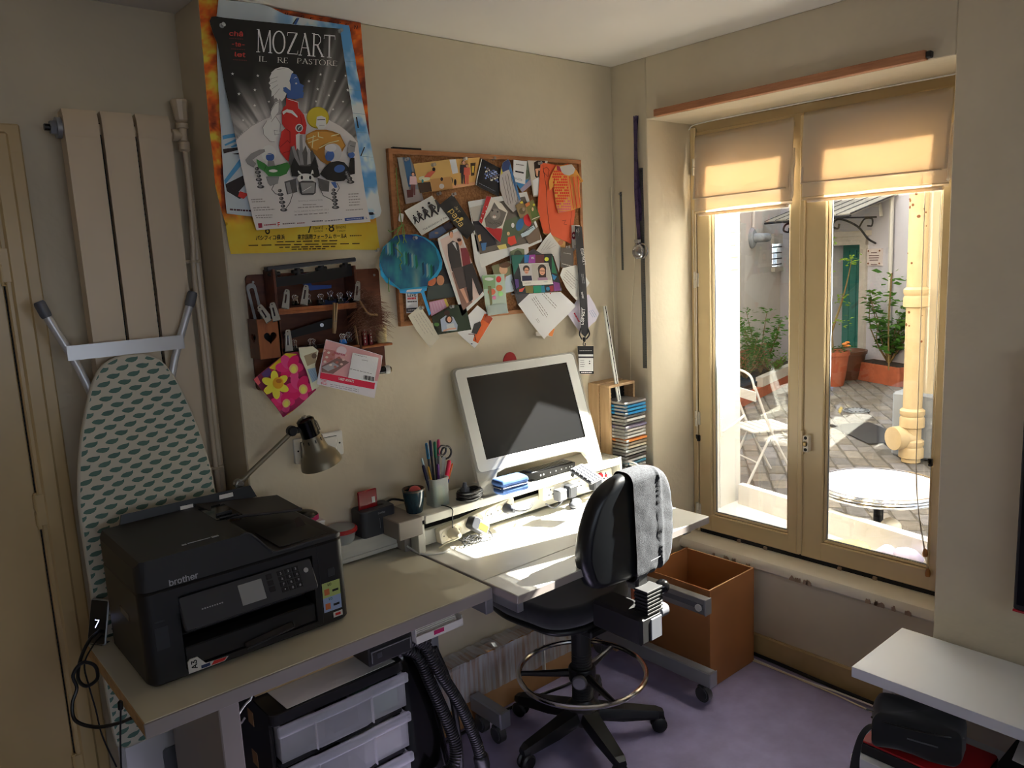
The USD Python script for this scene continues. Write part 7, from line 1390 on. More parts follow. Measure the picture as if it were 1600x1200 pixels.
rule('short dark steel rule hanging on the wall near the room corner', (970, 300), (972.5, 422), 0.011, 30)
solo('wall_hook', cyl((0.002, at(970, 299, 'x', 0)[1], at(970, 299, 'x', 0)[2] - 0.013), (-0.014, at(970, 299, 'x', 0)[1], at(970, 299, 'x', 0)[2] - 0.011), 0.0018, 8), 'steel_grey', 'small nail carrying the short dark steel rule', 'nail')
solo('corner_cable', tube([at(956, 292, 'y', -0.006) + [-0.004, 0, 0], at(958, 360, 'y', -0.006) + [-0.004, 0, 0], at(959, 440, 'y', -0.006) + [-0.004, 0, 0], at(961, 520, 'y', -0.006) + [-0.003, 0, 0], at(962, 600, 'y', -0.006) + [-0.003, 0, 0]], 0.0022, 6), 'cream_plastic', 'thin cream cable running down the corner of the room', 'cable')
solo('wall_wire', tube([at(993, 318, 'x', -0.004), at(991, 420, 'x', -0.006), at(986, 500, 'x', -0.01), at(985, 595, 'x', -0.012)], 0.0015, 6), 'cream_plastic', 'thin pale wire hanging down left of the long steel rule', 'wire')
a, b = at(944, 478, 'y', -0.02), at(962, 596, 'y', -0.10)
t = thing('door_seal_strip', 'thin white strip with a dark groove leaning in the corner behind the disc racks', 'strip')
u_ = (b - a) / np.linalg.norm(b - a); e_ = np.array([1, 0, 0.0])
P = np.array([[a - e_ * 0.010, a + e_ * 0.010], [b - e_ * 0.010 + u_ * 0.3, b + e_ * 0.010 + u_ * 0.3]])
part(t, 'strip', thick(P, (0, -0.006, 0)), 'white_plastic'); part(t, 'groove', thick(P * 0.0 + np.array([[a - e_ * 0.001, a + e_ * 0.0025], [b - e_ * 0.001 + u_ * 0.3, b + e_ * 0.0025 + u_ * 0.3]]) + [0, -0.0062, 0], (0, -0.0006, 0)), 'dark')
# ------------------------------------------------------------------ things on the desks
T4 = lambda m, M4: trimesh.Trimesh(np.asarray(m.vertices) @ M4[:3, :3].T + M4[:3, 3], m.faces, process=False)
# -------- monitor: clear acrylic body on two legs, white bezel, leaning back
M('bezel_white', (222, 222, 214), 0.35); M('bezel_line', (150, 150, 144), 0.5)
M('lcd', (17, 18, 20), 0.28)
LOOKS['acrylic'] = usdkit.material(stage, '/World/Looks/acrylic', {'t': ('transparent_bsdf', {'color': (0.90, 0.90, 0.87)}), 'd': ('principled_bsdf', {'base_color': lin((226, 224, 214)), 'roughness': 0.15}), 'x': ('mix_closure', {'fac': 0.34})}, [('t.BSDF', 'x.closure1'), ('d.BSDF', 'x.closure2')], surface='x.closure')
MU = np.array([0.9973, -0.0739, 0]); MV = np.array([0.0241, 0.3254, 0.9453]); MN = np.array([-0.0699, -0.9427, 0.3263])
MM = np.eye(4); MM[:3, 0], MM[:3, 1], MM[:3, 2], MM[:3, 3] = MU, MV, MN, (-0.6452, -0.1526, 1.0165)
mo = thing('monitor', 'wide white framed flat monitor with clear acrylic legs on the monitor shelf', 'monitor')
mp = lambda n, m, mat, **k: part(mo, n, T4(m, MM), mat, **k)
body = rrect(-0.295, -0.1265, 0.295, 0.348, 0.022).difference(sbox(-0.275, -0.03, 0.275, 0.33))
arch = Polygon([(-0.232, -0.2), (-0.226, -0.09), (-0.205, -0.058), (-0.17, -0.050), (0.17, -0.050), (0.205, -0.058), (0.226, -0.09), (0.232, -0.2)]).buffer(0.004)
mp('acrylic_body', prism(body.difference(arch), -0.012, 0.006), 'acrylic', label='clear acrylic body with two legs')
mp('bezel', prism(rrect(-0.284, -0.041, 0.284, 0.341, 0.018).difference(sbox(-0.2405, 0, 0.2405, 0.308)), -0.010, 0.0062), 'bezel_white')
mp('bezel_groove', prism(rrect(-0.286, -0.043, 0.286, 0.343, 0.019).difference(rrect(-0.284, -0.041, 0.284, 0.341, 0.018)), -0.010, 0.0066), 'bezel_line')
mp('screen', bx(-0.241, 0.241, -0.0005, 0.3085, -0.004, 0.0035), 'lcd')
mp('logo', prism(ell(0, -0.0236, 0.0045, 0.0048).union(ell(0.0015, -0.0178, 0.0012, 0.002)), 0.006, 0.0068), 'bezel_line')
mp('back_shell', rbx(-0.27, 0.27, -0.030, 0.325, -0.017, -0.010, 0.02), 'bezel_white')
rdt = at(797, 553, 'y', -0.006); solo('red_sticker', mv(prism(ell(0, 0, 0.034, 0.040).intersection(sbox(-1, 0, 1, 1)), -0.004, -0.0005, 'y'), (rdt[0], 0, rdt[2] - 0.033)), 'red_plastic', 'pinkish red disc on the wall peeping over the top of the monitor', 'sticker')
# -------- things along the shelf
M('glaze', (30, 62, 72), 0.12, rgb2=(18, 40, 54), scale=26, stretch=(3, 3, 0.8)); M('glaze_rim', (112, 92, 66), 0.3, rgb2=(40, 60, 62), scale=60); M('pink_stuff', (196, 84, 84), 0.6)
cb = at(648, 800, 'z', ZS)
cp = thing('ceramic_cup', 'dark blue green glazed ceramic cup at the left end of the monitor shelf', 'cup', (cb[0], cb[1], ZS))
part(cp, 'cup_body', lathe([(0.026, 0.001), (0.028, 0.004), (0.034, 0.045), (0.0375, 0.076), (0.034, 0.076), (0.031, 0.045), (0.024, 0.008)], 36), 'glaze')
part(cp, 'rim', lathe([(0.0372, 0.074), (0.0385, 0.082), (0.0365, 0.0845), (0.0345, 0.082), (0.0338, 0.074)], 36, caps=False), 'glaze_rim')
solo('red_pompom', mv(ball((0, 0, 0), 0.022, 3), (cb[0] + 0.008, cb[1] + 0.002, ZS + 0.068)), 'pink_stuff', 'dull red ball inside the glazed cup', 'ball')
pa_ = at(691, 791, 'z', ZS); px0, py0 = pa_[0] + 0.004, pa_[1] + 0.030
LOOKS['frosted'] = usdkit.material(stage, '/World/Looks/frosted', {'t': ('transparent_bsdf', {'color': (0.9, 0.92, 0.92)}), 'd': ('principled_bsdf', {'base_color': lin((206, 210, 210)), 'roughness': 0.3}), 'l': ('translucent_bsdf', {'color': (0.8, 0.82, 0.8)}), 'y': ('mix_closure', {'fac': 0.4}), 'x': ('mix_closure', {'fac': 0.55})}, [('d.BSDF', 'y.closure1'), ('l.BSDF', 'y.closure2'), ('t.BSDF', 'x.closure1'), ('y.closure', 'x.closure2')], surface='x.closure')
pp = thing('pen_tub', 'frosted square plastic tub full of pens on the monitor shelf', 'pen holder', (px0, py0, ZS))
o1, o2 = rrect(-0.033, -0.030, 0.033, 0.030, 0.012), rrect(-0.0315, -0.0285, 0.0315, 0.0285, 0.011)
part(pp, 'tub', join(prism(o1.difference(o2), 0.001, 0.096), prism(o1, 0.0005, 0.002)), 'frosted')
part(pp, 'rim', prism(rrect(-0.0355, -0.0325, 0.0355, 0.0325, 0.013).difference(o2), 0.092, 0.098), 'frosted')
M('yellow_ruler', (206, 214, 70), 0.5); M('green_foam', (96, 206, 140), 0.5)
solo('green_eraser', bx(px0 - 0.026, px0 + 0.020, py0 - 0.020, py0 - 0.014, ZS + 0.004, ZS + 0.068, 0.002), 'green_foam', 'green slab seen through the frosted pen tub', 'eraser')
solo('yellow_marker', bx(px0 - 0.014, px0 + 0.004, py0 - 0.0275, py0 - 0.0215, ZS + 0.004, ZS + 0.074, 0.002), 'yellow_ruler', 'yellow green slab seen through the front of the frosted pen tub', 'marker')
pens = [((666, 692), (30, 122, 168), 0.0055, 'light blue felt pen, tallest at the left of the pen tub'), ((672, 688), (34, 30, 66), 0.0052, 'dark navy felt pen behind the light blue one in the tub'), ((679, 690), (20, 98, 66), 0.0055, 'green felt pen in the middle of the tub'), ((685, 686.5), (184, 34, 92), 0.0055, 'magenta felt pen, tallest of the tub'), ((661, 727), (24, 26, 60), 0.0060, 'stubby navy marker at the left edge of the tub'), ((669, 729), (212, 160, 50), 0.0038, 'yellow pencil at the left of the tub'), ((684, 725), (96, 40, 120), 0.0048, 'purple pen standing low in front of the tub'), ((702, 719), (214, 26, 66), 0.0075, 'thick red pink marker at the right of the tub'), ((707, 724), (236, 120, 50), 0.0036, 'thin orange tipped blue pen at the right edge of the tub'), ((659, 716), (176, 200, 206), 0.0040, 'toothbrush with a pale blue head at the left of the tub')]
for i, ((px, py), c, r, lab) in enumerate(pens):
    yt = py0 + [0.012, 0.018, 0.014, 0.012, 0.004, 0.0, -0.012, 0.0, 0.006, 0.010][i]; tip = at(px, py, 'y', yt); foot = np.array([px0 + (tip[0] - px0) * 0.35, py0 + [0.006, 0.012, 0.002, 0.006, 0.004, -0.004, -0.010, -0.002, 0.006, 0.010][i], ZS + 0.006])
    M(f'pen_{i}', c, 0.35); M(f'pen_body_{i}', [(60, 62, 66), (44, 44, 52), (60, 64, 62), (92, 88, 92), c, c, c, c, (60, 110, 170), (226, 224, 216)][i], 0.4)
    t = thing('pen' if i < 9 else 'toothbrush', lab, 'pen' if i < 9 else 'toothbrush'); L_ = np.linalg.norm(tip - foot); f = 1 - min(0.055 / L_, 0.7)
    part(t, 'barrel', lathe_on(foot, tip, [(r * 0.4, 0), (r * 0.85, 0.06), (r * 0.85, f)], 12), f'pen_body_{i}')
    part(t, 'cap', lathe_on(foot, tip, [(r, f - 0.005), (r * 0.96, 0.97), (r * 0.6, 1.0)], 12), f'pen_{i}')
    if i in (0, 6): part(t, 'clip', tube([foot + (tip - foot) * (f + 0.02) + [-0.002, -r * 1.2, 0], tip + [-0.002, -r * 1.1, -0.004]], 0.0013, 6, 1), f'pen_body_{i}')
t = thing('scissors', 'scissors with black loop handles standing in the pen tub', 'scissors'); a = at(694, 694, 'y', py0 + 0.004); bq = np.array([px0 + 0.010, py0 + 0.002, ZS + 0.01])
part(t, 'blade', hullp([bq, bq + [0.012, 0, 0], a + [-0.012, 0, -0.045], a + [0.004, 0, -0.045], bq + [0, 0.003, 0], a + [-0.008, 0.003, -0.045]]), 'alu')
part(t, 'handle', ring(a + [-0.008, 0.004, -0.022], 0.017, 0.0036, 24, 8, 'y'), 'black_plastic'); part(t, 'handle', ring(a + [0.012, 0.008, -0.034], 0.022, 0.0036, 24, 8, 'y'), 'black_plastic')
# coiled cable with its plug, blue case, receiver box, number pad
cq = at(733, 784, 'z', ZS); cq = cq + [0.02, 0.02, 0]
t = thing('coiled_cable', 'coil of black mains cable with a two pin plug between pen tub and monitor', 'cable')
part(t, 'coil', tube([cq + [(0.052 - 0.002 * (k % 5)) * math.cos(k * 0.52), (0.034 - 0.002 * (k % 4)) * math.sin(k * 0.52), 0.006 + 0.00052 * k + 0.002 * math.sin(k * 1.3)] for k in range(60)], 0.0048, 8, 3), 'black_plastic')
part(t, 'plug', join(cyl(cq + [-0.022, -0.002, 0.030], cq + [-0.020, 0, 0.048], 0.016, 16), cyl(cq + [-0.0205, 0, 0.046], cq + [-0.018, 0.002, 0.066], 0.010, 14, 0.0065)), 'grey_plastic')
M('blue_cloth', (74, 112, 176), 0.8, rgb2=(56, 88, 146), scale=40); M('dark_blue', (40, 54, 92), 0.8)
ca = at(800, 768, 'z', ZS) + [0.002, 0.018, 0]
t = thing('blue_case', 'rounded blue zip case lying on the shelf before the monitor', 'case')
O = closed([(-0.062, -0.032), (-0.066, 0.02), (-0.045, 0.034), (0.045, 0.034), (0.066, 0.02), (0.062, -0.032), (0.04, -0.037), (-0.04, -0.037)], 4); pz = lambda m: mv(m, (ca[0], ca[1] - 0.004, ZS + 0.0008), rz=-4)
part(t, 'lower_shell', pz(pillow(O, 0.0, 0.024, 0.012, 5)), 'blue_cloth'); part(t, 'upper_shell', pz(pillow(O, 0.0275, 0.052, 0.016, 5)), 'blue_cloth')
part(t, 'zip_band', pz(pillow(O * 0.97, 0.022, 0.030, 0.002, 3)), 'dark_blue'); part(t, 'zip', pz(tube([(*p, 0.0258) for p in (O * 1.003)[::3]], 0.0016, 6, 1)), 'alu')
t = thing('receiver_box', 'flat black box with a ribbed grey top on the shelf in front of the monitor', 'electronics')
sx0, sx1, sy0, sy1 = -0.715, -0.470, -0.174, -0.105
part(t, 'housing', prism([(sx0 - 0.012, sy0 + 0.035), (sx0 + 0.05, sy0), (sx1, sy0), (sx1, sy1), (sx0 + 0.0, sy1)], ZS + 0.004, ZS + 0.031), 'black_plastic')
part(t, 'top_panel', bx(sx0 + 0.025, sx1 - 0.004, sy0 + 0.010, sy1 - 0.006, ZS + 0.031, ZS + 0.034, 0.001), 'grey_plastic')
for k in range(22): part(t, 'rib', bx(sx0 + 0.03 + k * 0.0086, sx0 + 0.034 + k * 0.0086, sy0 + 0.016, sy1 - 0.018, ZS + 0.034, ZS + 0.0362), 'alu')
for k, x in enumerate((-0.655, -0.640, -0.604, -0.575, -0.545, -0.52, -0.50, -0.488)): part(t, 'port', cyl((x, sy0 + 0.001, ZS + 0.018), (x, sy0 - 0.0012, ZS + 0.018), 0.0042 if k < 2 else 0.003, 12), 'steel_grey')
part(t, 'foot_strip', bx(sx0 + 0.02, sx1 - 0.02, sy0 + 0.006, sy1 - 0.01, ZS + 0.0004, ZS + 0.004), 'rubber')
kp = thing('number_pad', 'small black number pad with silver keys tilted on the right end of the shelf', 'keypad')
KM = frame4(at(918, 741, 'z', ZS + 0.024) + np.array([0.004, 0.010, 0.002]), (0.98, 0.18, 0.03), (0.0, -0.42, 0.90))
part(kp, 'base', T4(rbx(-0.040, 0.040, -0.052, 0.052, -0.010, 0.0, 0.006), KM), 'dark_grey_plastic')
M('key_silver', (150, 152, 162), 0.35, 0.3)
for i in range(4):
    for j in range(5): part(kp, 'key', T4(bx(-0.036 + i * 0.0184, -0.0205 + i * 0.0184, -0.047 + j * 0.019, -0.031 + j * 0.019, 0.0, 0.0045, 0.0015), KM), 'key_silver')
part(kp, 'prop', T4(bx(-0.03, 0.03, 0.030, 0.044, -0.030, -0.010), KM), 'black_plastic')
# -------- socket strips under the shelf, plugs and leads
M('socket_face', (234, 226, 204), 0.4)
YS = -0.150
def strip(name, label, a, b, h, n, kind):
    p0, p1 = np.array([a[0], a[1]]), np.array([b[0], b[1]]); u = (p1 - p0) / np.linalg.norm(p1 - p0); L = np.linalg.norm(p1 - p0); up = np.array([-u[1], u[0]])
    t = thing(name, label, 'socket strip'); m4 = np.eye(4); m4[:3, 0] = (u[0], 0, u[1]); m4[:3, 1] = (-up[0], 0, -up[1]); m4[:3, 2] = (0, -1, 0); m4[:3, 1] = np.cross(m4[:3, 2], m4[:3, 0]); m4[:3, 3] = (p0[0], YS - 0.0005, p0[1])
    part(t, 'housing', T4(rbx(0, L, -h / 2, h / 2, 0, 0.028, 0.008), m4), 'socket_face')
    for k in range(n):
        x = L * (k + 0.5) / n
        if kind == 'eu': s = part(t, 'socket', T4(join(lathe_on((x, 0, 0.0281), (x, 0, 0.0295), [(0.019, 0), (0.0195, 1), (0.0165, 1), (0.0165, 0.1)], 24, False), lathe_on((x, 0, 0.0280), (x, 0, 0.0285), [(0.0165, 0), (0.0165, 1)], 24)), m4), 'cream_plastic'); part(s, 'pin_hole', T4(join(*[cyl((x + d, 0, 0.028), (x + d, 0, 0.0288), 0.0025, 8) for d in (-0.008, 0.008)]), m4), 'dark', kind='stuff')
        else: s = part(t, 'socket', T4(bx(x - 0.024, x + 0.024, -h / 2 + 0.006, h / 2 - 0.006, 0.028, 0.0292, 0.001), m4), 'white_plastic'); part(s, 'pin_hole', T4(join(bx(x - 0.002, x + 0.002, 0.008, 0.015, 0.029, 0.0296), bx(x - 0.014, x - 0.007, -0.010, -0.006, 0.029, 0.0296), bx(x + 0.007, x + 0.014, -0.010, -0.006, 0.029, 0.0296)), m4), 'dark', kind='stuff')
    return t
strip('socket_strip', 'long cream strip of round sockets along the left half under the shelf', (-1.135, 0.800), (-0.795, 0.842), 0.052, 7, 'eu')
uk = strip('socket_strip', 'cream strip of square sockets along the right half under the shelf', (-0.650, 0.838), (-0.262, 0.834), 0.054, 5, 'uk')
part(uk, 'neon_switch', cyl((-0.335, YS - 0.0285, 0.842), (-0.335, YS - 0.034, 0.842), 0.0135, 18), 'red_plastic'); part(uk, 'neon_dot', cyl((-0.300, YS - 0.0285, 0.836), (-0.300, YS - 0.032, 0.836), 0.006, 14), 'red_plastic')
def plug(name, label, x, z, r, c, tail, cm='black_plastic', w=None):
    t = thing(name, label, 'plug')
    part(t, 'body', (lathe_on((x, YS - 0.0295, z), (x, YS - 0.075, z), [(r, 0), (r, 0.35), (r * 0.7, 0.6), (r * 0.4, 1)], 20) if w is None else rbx(x - w, x + w, YS - 0.068, YS - 0.0298, z - r, z + r, 0.006, axis='y', c=0.005)), c)
    if tail: part(t, 'lead', tube([(x, YS - 0.06, z - (r if w else 0))] + tail, 0.0032, 8), cm)
    return t
plug('round_plug', 'black round plug with its lead in the strip of round sockets', -0.838, 0.832, 0.018, 'dark_grey_plastic', [(-0.81, YS - 0.075, 0.825), (-0.76, YS - 0.07, 0.820), (-0.72, YS - 0.05, 0.83)])
plug('round_plug', 'cream round plug at the left end of the strip of round sockets', -1.085, 0.806, 0.021, 'cream_plastic', [(-1.09, YS - 0.075, 0.80), (-1.13, YS - 0.06, 0.79), (-1.15, YS - 0.04, 0.772)], 'cream_plastic')
plug('square_plug', 'grey square plug, leftmost in the strip of square sockets', -0.580, 0.826, 0.022, 'grey_plastic', [(-0.585, YS - 0.05, 0.79), (-0.61, YS - 0.04, 0.778), (-0.64, YS - 0.03, 0.80)], 'grey_plastic', 0.022)
plug('square_plug', 'tall dark square plug, second in the strip of square sockets', -0.525, 0.828, 0.024, 'dark_grey_plastic', [(-0.53, YS - 0.055, 0.79), (-0.535, YS - 0.06, 0.775)], 'black_plastic', 0.021)
plug('square_plug', 'dark grey adapter plug beside the red neon in the strip of square sockets', -0.383, 0.826, 0.026, 'dark_grey_plastic', [(-0.385, YS - 0.05, 0.79), (-0.395, YS - 0.06, 0.772)], 'cream_plastic', 0.023)
t = thing('charger_block', 'grey charger block with a yellow label hanging askew from the strip of round sockets', 'charger'); CM = frame4((-0.985, YS - 0.052, 0.810), (0.80, -0.05, -0.60), (0.1, -1, 0.15))
M('label_yellow', (232, 196, 30), 0.5)
part(t, 'housing', T4(rbx(-0.040, 0.040, -0.021, 0.021, -0.022, 0.014, 0.010), CM), 'grey_plastic'); part(t, 'dark_end', T4(rbx(-0.041, -0.008, -0.0215, 0.0215, -0.0222, 0.0145, 0.012), CM), 'dark_grey_plastic'); part(t, 'yellow_label', T4(bx(-0.008, 0.034, -0.012, 0.010, 0.014, 0.0148), CM), 'label_yellow')
part(t, 'lead', tube([(-0.955, YS - 0.055, 0.792), (-0.945, YS - 0.07, 0.775), (-0.97, YS - 0.10, 0.769), (-1.03, YS - 0.09, 0.769), (-1.06, YS - 0.08, 0.770)], 0.002, 6), 'black_plastic')
solo('cable_bundle', tube([(-1.06 + 0.030 * math.sin(k * 1.1) + k * 0.001, YS - 0.075 + 0.016 * math.cos(k * 0.9), 0.770 + 0.012 * (1 + math.sin(k * 1.7)) * 0.9) for k in range(34)], 0.0019, 6, 4), 'black_plastic', 'small tangled bundle of thin black lead on the desk below the charger', 'cable')
solo('thin_lead', tube([(-1.115, -0.08, ZS + 0.003), (-1.09, SY0 - 0.002, ZS + 0.002), (-1.088, SY0 - 0.008, ZS - 0.03), (-1.088, SY0 - 0.006, 0.83), (-1.092, SY0 - 0.006, 0.80), (-1.075, YS - 0.07, 0.782)], 0.0019, 6), 'black_plastic', 'thin black lead hanging over the front of the shelf near the pen tub', 'cable')
solo('white_lead', tube([(-1.235, -0.10, 0.80), (-1.232, -0.13, 0.782), (-1.215, -0.19, 0.769), (-1.17, -0.225, 0.7685), (-1.12, -0.215, 0.7685)], 0.0034, 8), 'white_plastic', 'white lead lying on the desk at the left foot of the monitor shelf', 'cable')
t = thing('computer_mouse', 'small grey and black mouse lying at the back of the drafting desk', 'mouse')
mq = at(902, 793, 'z', ZD); mm = ball((0, 0, 0), 1, 3); mm.vertices *= (0.046, 0.022, 0.017); mm.vertices[:, 2] = np.maximum(mm.vertices[:, 2], -0.010); part(t, 'shell', mv(mm, (mq[0] + 0.01, mq[1] + 0.02, ZD + 0.0105), rz=28), 'grey_plastic')
part(t, 'base', mv(prism(ell(0, 0, 0.040, 0.019), 0, 0.003), (mq[0] + 0.01, mq[1] + 0.02, ZD + 0.0003), rz=28), 'black_plastic')
for k, (c, lab, ys_) in enumerate((('black_plastic', 'loose black lead in loops on the desk before the square sockets', 0), ('white_plastic', 'loose white lead in loops on the desk before the square sockets', 0.008))): solo('loose_lead', tube([(-0.44 + 0.045 * math.cos(i * 0.8 + k) + i * 0.006, -0.245 + 0.02 * math.sin(i * 0.8 + k) + ys_, ZD + 0.004 + 0.0022 * (i % 4) + 0.003 * k) for i in range(20)], 0.0022, 6, 5), c, lab, 'cable')
for k, (c, lab) in enumerate((('white_plastic', 'upper white lead curving out of the shelf end toward the chair'), ('white_plastic', 'lower white lead curving out of the shelf end toward the chair'), ('black_plastic', 'black lead curving out of the shelf end toward the chair'))): solo('end_lead', tube([(-0.215, -0.10 - 0.012 * k, 0.862 - 0.006 * k), (-0.165, -0.16 - 0.012 * k, 0.868 - 0.010 * k), (-0.13, -0.22, 0.835 - 0.012 * k), (-0.125, -0.24, 0.70), (-0.13, -0.235, 0.45)], 0.0042, 8), c, lab, 'cable')
# -------- disc racks in the corner
M('rack_wood', (206, 172, 130), 0.55, rgb2=(192, 156, 114), scale=6, stretch=(8, 8, 1))
def rack(label, x0, x1, y0, y1, z1):
    t = thing('disc_rack', label, 'disc rack')
    for x in (x0, x1 - 0.011): part(t, 'side', bx(x, x + 0.011, y0, y1, 0.0, z1 - 0.011, 0.001), 'rack_wood')
    part(t, 'top', bx(x0, x1, y0, y1, z1 - 0.011, z1, 0.001), 'rack_wood'); part(t, 'back', bx(x0 + 0.011, x1 - 0.011, y1 - 0.004, y1, 0, z1 - 0.011), 'dark'); part(t, 'foot', bx(x0 + 0.011, x1 - 0.011, y0, y1 - 0.004, 0, 0.02), 'rack_wood')
    part(t, 'slot_ledge', join([bx(x, x + 0.004, y0 + 0.001, y1 - 0.004, 0.05 + k * 0.0145, 0.052 + k * 0.0145) for k in range(int((z1 - 0.07) / 0.0145)) for x in (x0 + 0.011, x1 - 0.015)]), 'rack_wood', kind='stuff')
rack('tall narrow wooden disc rack full of disc cases in the room corner', -0.199, -0.035, -0.118, -0.062, 1.188); rack('second tall wooden disc rack, standing behind the full one against the wall', -0.205, -0.041, -0.058, -0.003, 1.192)
pane('clear_case', (0.86, 0.87, 0.88), 1.45, 0.05)
cdc = [((150, 148, 146), 'clear'), ((40, 140, 196), 'bright blue'), ((52, 148, 198), 'mid blue'), ((36, 138, 196), 'vivid blue'), ((110, 112, 110), 'grey'), ((214, 212, 206), 'white'), ((120, 122, 118), 'grey'), ((126, 116, 140), 'mauve'), ((206, 202, 196), 'pale'), ((190, 188, 182), 'pale'), ((206, 204, 200), 'white'), ((216, 130, 60), 'orange'), ((150, 132, 110), 'tan'), ((196, 184, 158), 'beige'), ((140, 140, 136), 'grey'), ((176, 174, 168), 'pale grey'), ((70, 64, 62), 'black and white'), ((196, 194, 190), 'pale'), ((60, 128, 152), 'teal'), ((186, 178, 170), 'pale'), ((196, 160, 136), 'pinkish'), ((44, 140, 186), 'blue, pulled out furthest')]
ORD = 'topmost second third fourth fifth sixth seventh eighth ninth tenth eleventh twelfth thirteenth fourteenth fifteenth sixteenth seventeenth eighteenth nineteenth twentieth twenty-first lowest'.split()
rc_ = np.random.default_rng(9)
for k, (c, nm) in enumerate(cdc):
    z = 0.052 + 0.0145 * 73 - k * 0.0145 + 0.0004; M(f'spine_{k}', c, 0.35, vary=0.1, scale=60); y0 = -0.186 - rc_.uniform(-0.004, 0.006) - (0.03 if k == 21 else 0) ; dx = rc_.uniform(-0.0015, 0.0015) + (0.03 if k == 21 else 0)
    t = thing('disc_case', f'{nm} disc case, {ORD[k]} of the visible ones in the wooden rack' if k != 21 else 'blue disc case pulled out furthest, lowest of the visible ones in the wooden rack', 'disc case', group=None)
    xa, xb = -0.1835 + dx, -0.0505 + dx
    if k == 21: xa, xb = -0.165, -0.035
    part(t, 'case', bx(xa, xb, y0, -0.068, z + 0.0004, z + 0.0098, 0.0005), f'spine_{k}' if k else 'alu'); part(t, 'spine_label', bx(xa + 0.018, xb - 0.004, y0 - 0.0005, y0, z + 0.0018, z + 0.0084), f'spine_{k}')
    if k: part(t, 'clear_edge', bx(xa - 0.0003, xa + 0.016, y0 - 0.0008, y0 + 0.06, z + 0.001, z + 0.0092), 'alu')
solo('orange_box', bx(-0.175, -0.09, -0.20, -0.122, 0.0, 0.80, 0.003), 'terracotta', 'orange red upright folder between the shelf end and the disc rack', 'folder')
# -------- on the wall trunking behind the printer
ZT_ = 0.8385
t = thing('label_printer', 'small black label printer with a red cartridge standing out of its top', 'label printer')
part(t, 'housing', rbx(-1.378, -1.246, -0.090, -0.006, ZT_, 0.930, 0.018, axis='z', c=0.004), 'dark_grey_plastic'); part(t, 'slot', bx(-1.365, -1.275, -0.060, -0.045, 0.929, 0.9308), 'dark')
LOOKS['red_clear'] = usdkit.material(stage, '/World/Looks/red_clear', {'p': ('principled_bsdf', {'base_color': lin((170, 24, 36)), 'roughness': 0.2, 'transmission_weight': 0.3})}, [], surface='p.BSDF')
part(t, 'cartridge', bx(-1.368, -1.296, -0.057, -0.049, 0.926, 0.992, 0.003), 'red_clear', label='red cartridge'); part(t, 'cartridge_label', bx(-1.318, -1.306, -0.0576, -0.057, 0.945, 0.966), 'paper_white')
lt = meshkit.text_mesh('Brother', 0.006, 0.0006, True); lt = mv(lt, rx=90); part(t, 'lettering', mv(lt, (-1.318, -0.0901, 0.912)), 'alu', smooth=False, kind='stuff'); part(t, 'cover_seam', bx(-1.3125, -1.3110, -0.0906, -0.090, 0.862, 0.898), 'alu')
solo('printer_lead', tube([(-1.246, -0.03, 0.925), (-1.22, -0.03, 0.928), (-1.18, -0.04, 0.915), (-1.15, -0.03, 0.901)], 0.004, 8), 'black_plastic', 'black lead from the label printer running behind the glazed cup', 'cable')
bq = (-1.440, -0.055)
t = thing('food_tub', 'round clear plastic tub with a white and red lid beside the label printer', 'food tub', (bq[0], bq[1], ZT_))
part(t, 'bowl', lathe([(0.034, 0.0004), (0.042, 0.012), (0.0485, 0.040), (0.047, 0.040), (0.040, 0.013), (0.03, 0.003)], 32), 'frosted'); part(t, 'lid_rim', lathe([(0.0485, 0.040), (0.0535, 0.041), (0.0540, 0.048), (0.050, 0.053), (0.046, 0.053)], 32, caps=False), 'red_plastic'); part(t, 'lid', lathe([(0.047, 0.050), (0.046, 0.055), (0.038, 0.057)], 32), 'frosted')
M('carton_white', (232, 230, 228), 0.5); M('carton_red', (206, 40, 34), 0.5)
t = thing('white_carton', 'white carton with a red band behind the printer', 'box'); part(t, 'carton', bx(-1.615, -1.505, -0.078, -0.006, ZT_, 0.932, 0.002), 'carton_white'); part(t, 'red_band', bx(-1.60, -1.5045, -0.0786, -0.0782, 0.900, 0.916), 'carton_red'); part(t, 'lid_edge', bx(-1.617, -1.503, -0.080, -0.004, 0.932, 0.939, 0.002), 'carton_white')
t = thing('stapler', 'small black topped stapler with a pink base lying on the white carton', 'stapler'); m_ = ball((0, 0, 0), 1, 3); m_.vertices *= (0.052, 0.027, 0.022); m_.vertices[:, 2] = np.maximum(m_.vertices[:, 2], -0.004); m_.vertices[:, 0] -= 0.0
part(t, 'top_shell', mv(m_, (-1.560, -0.042, 0.958), ry=8), 'black_gloss'); part(t, 'base', mv(prism(ell(0.012, 0, 0.036, 0.024), 0, 0.016), (-1.556, -0.042, 0.9395)), 'magenta')
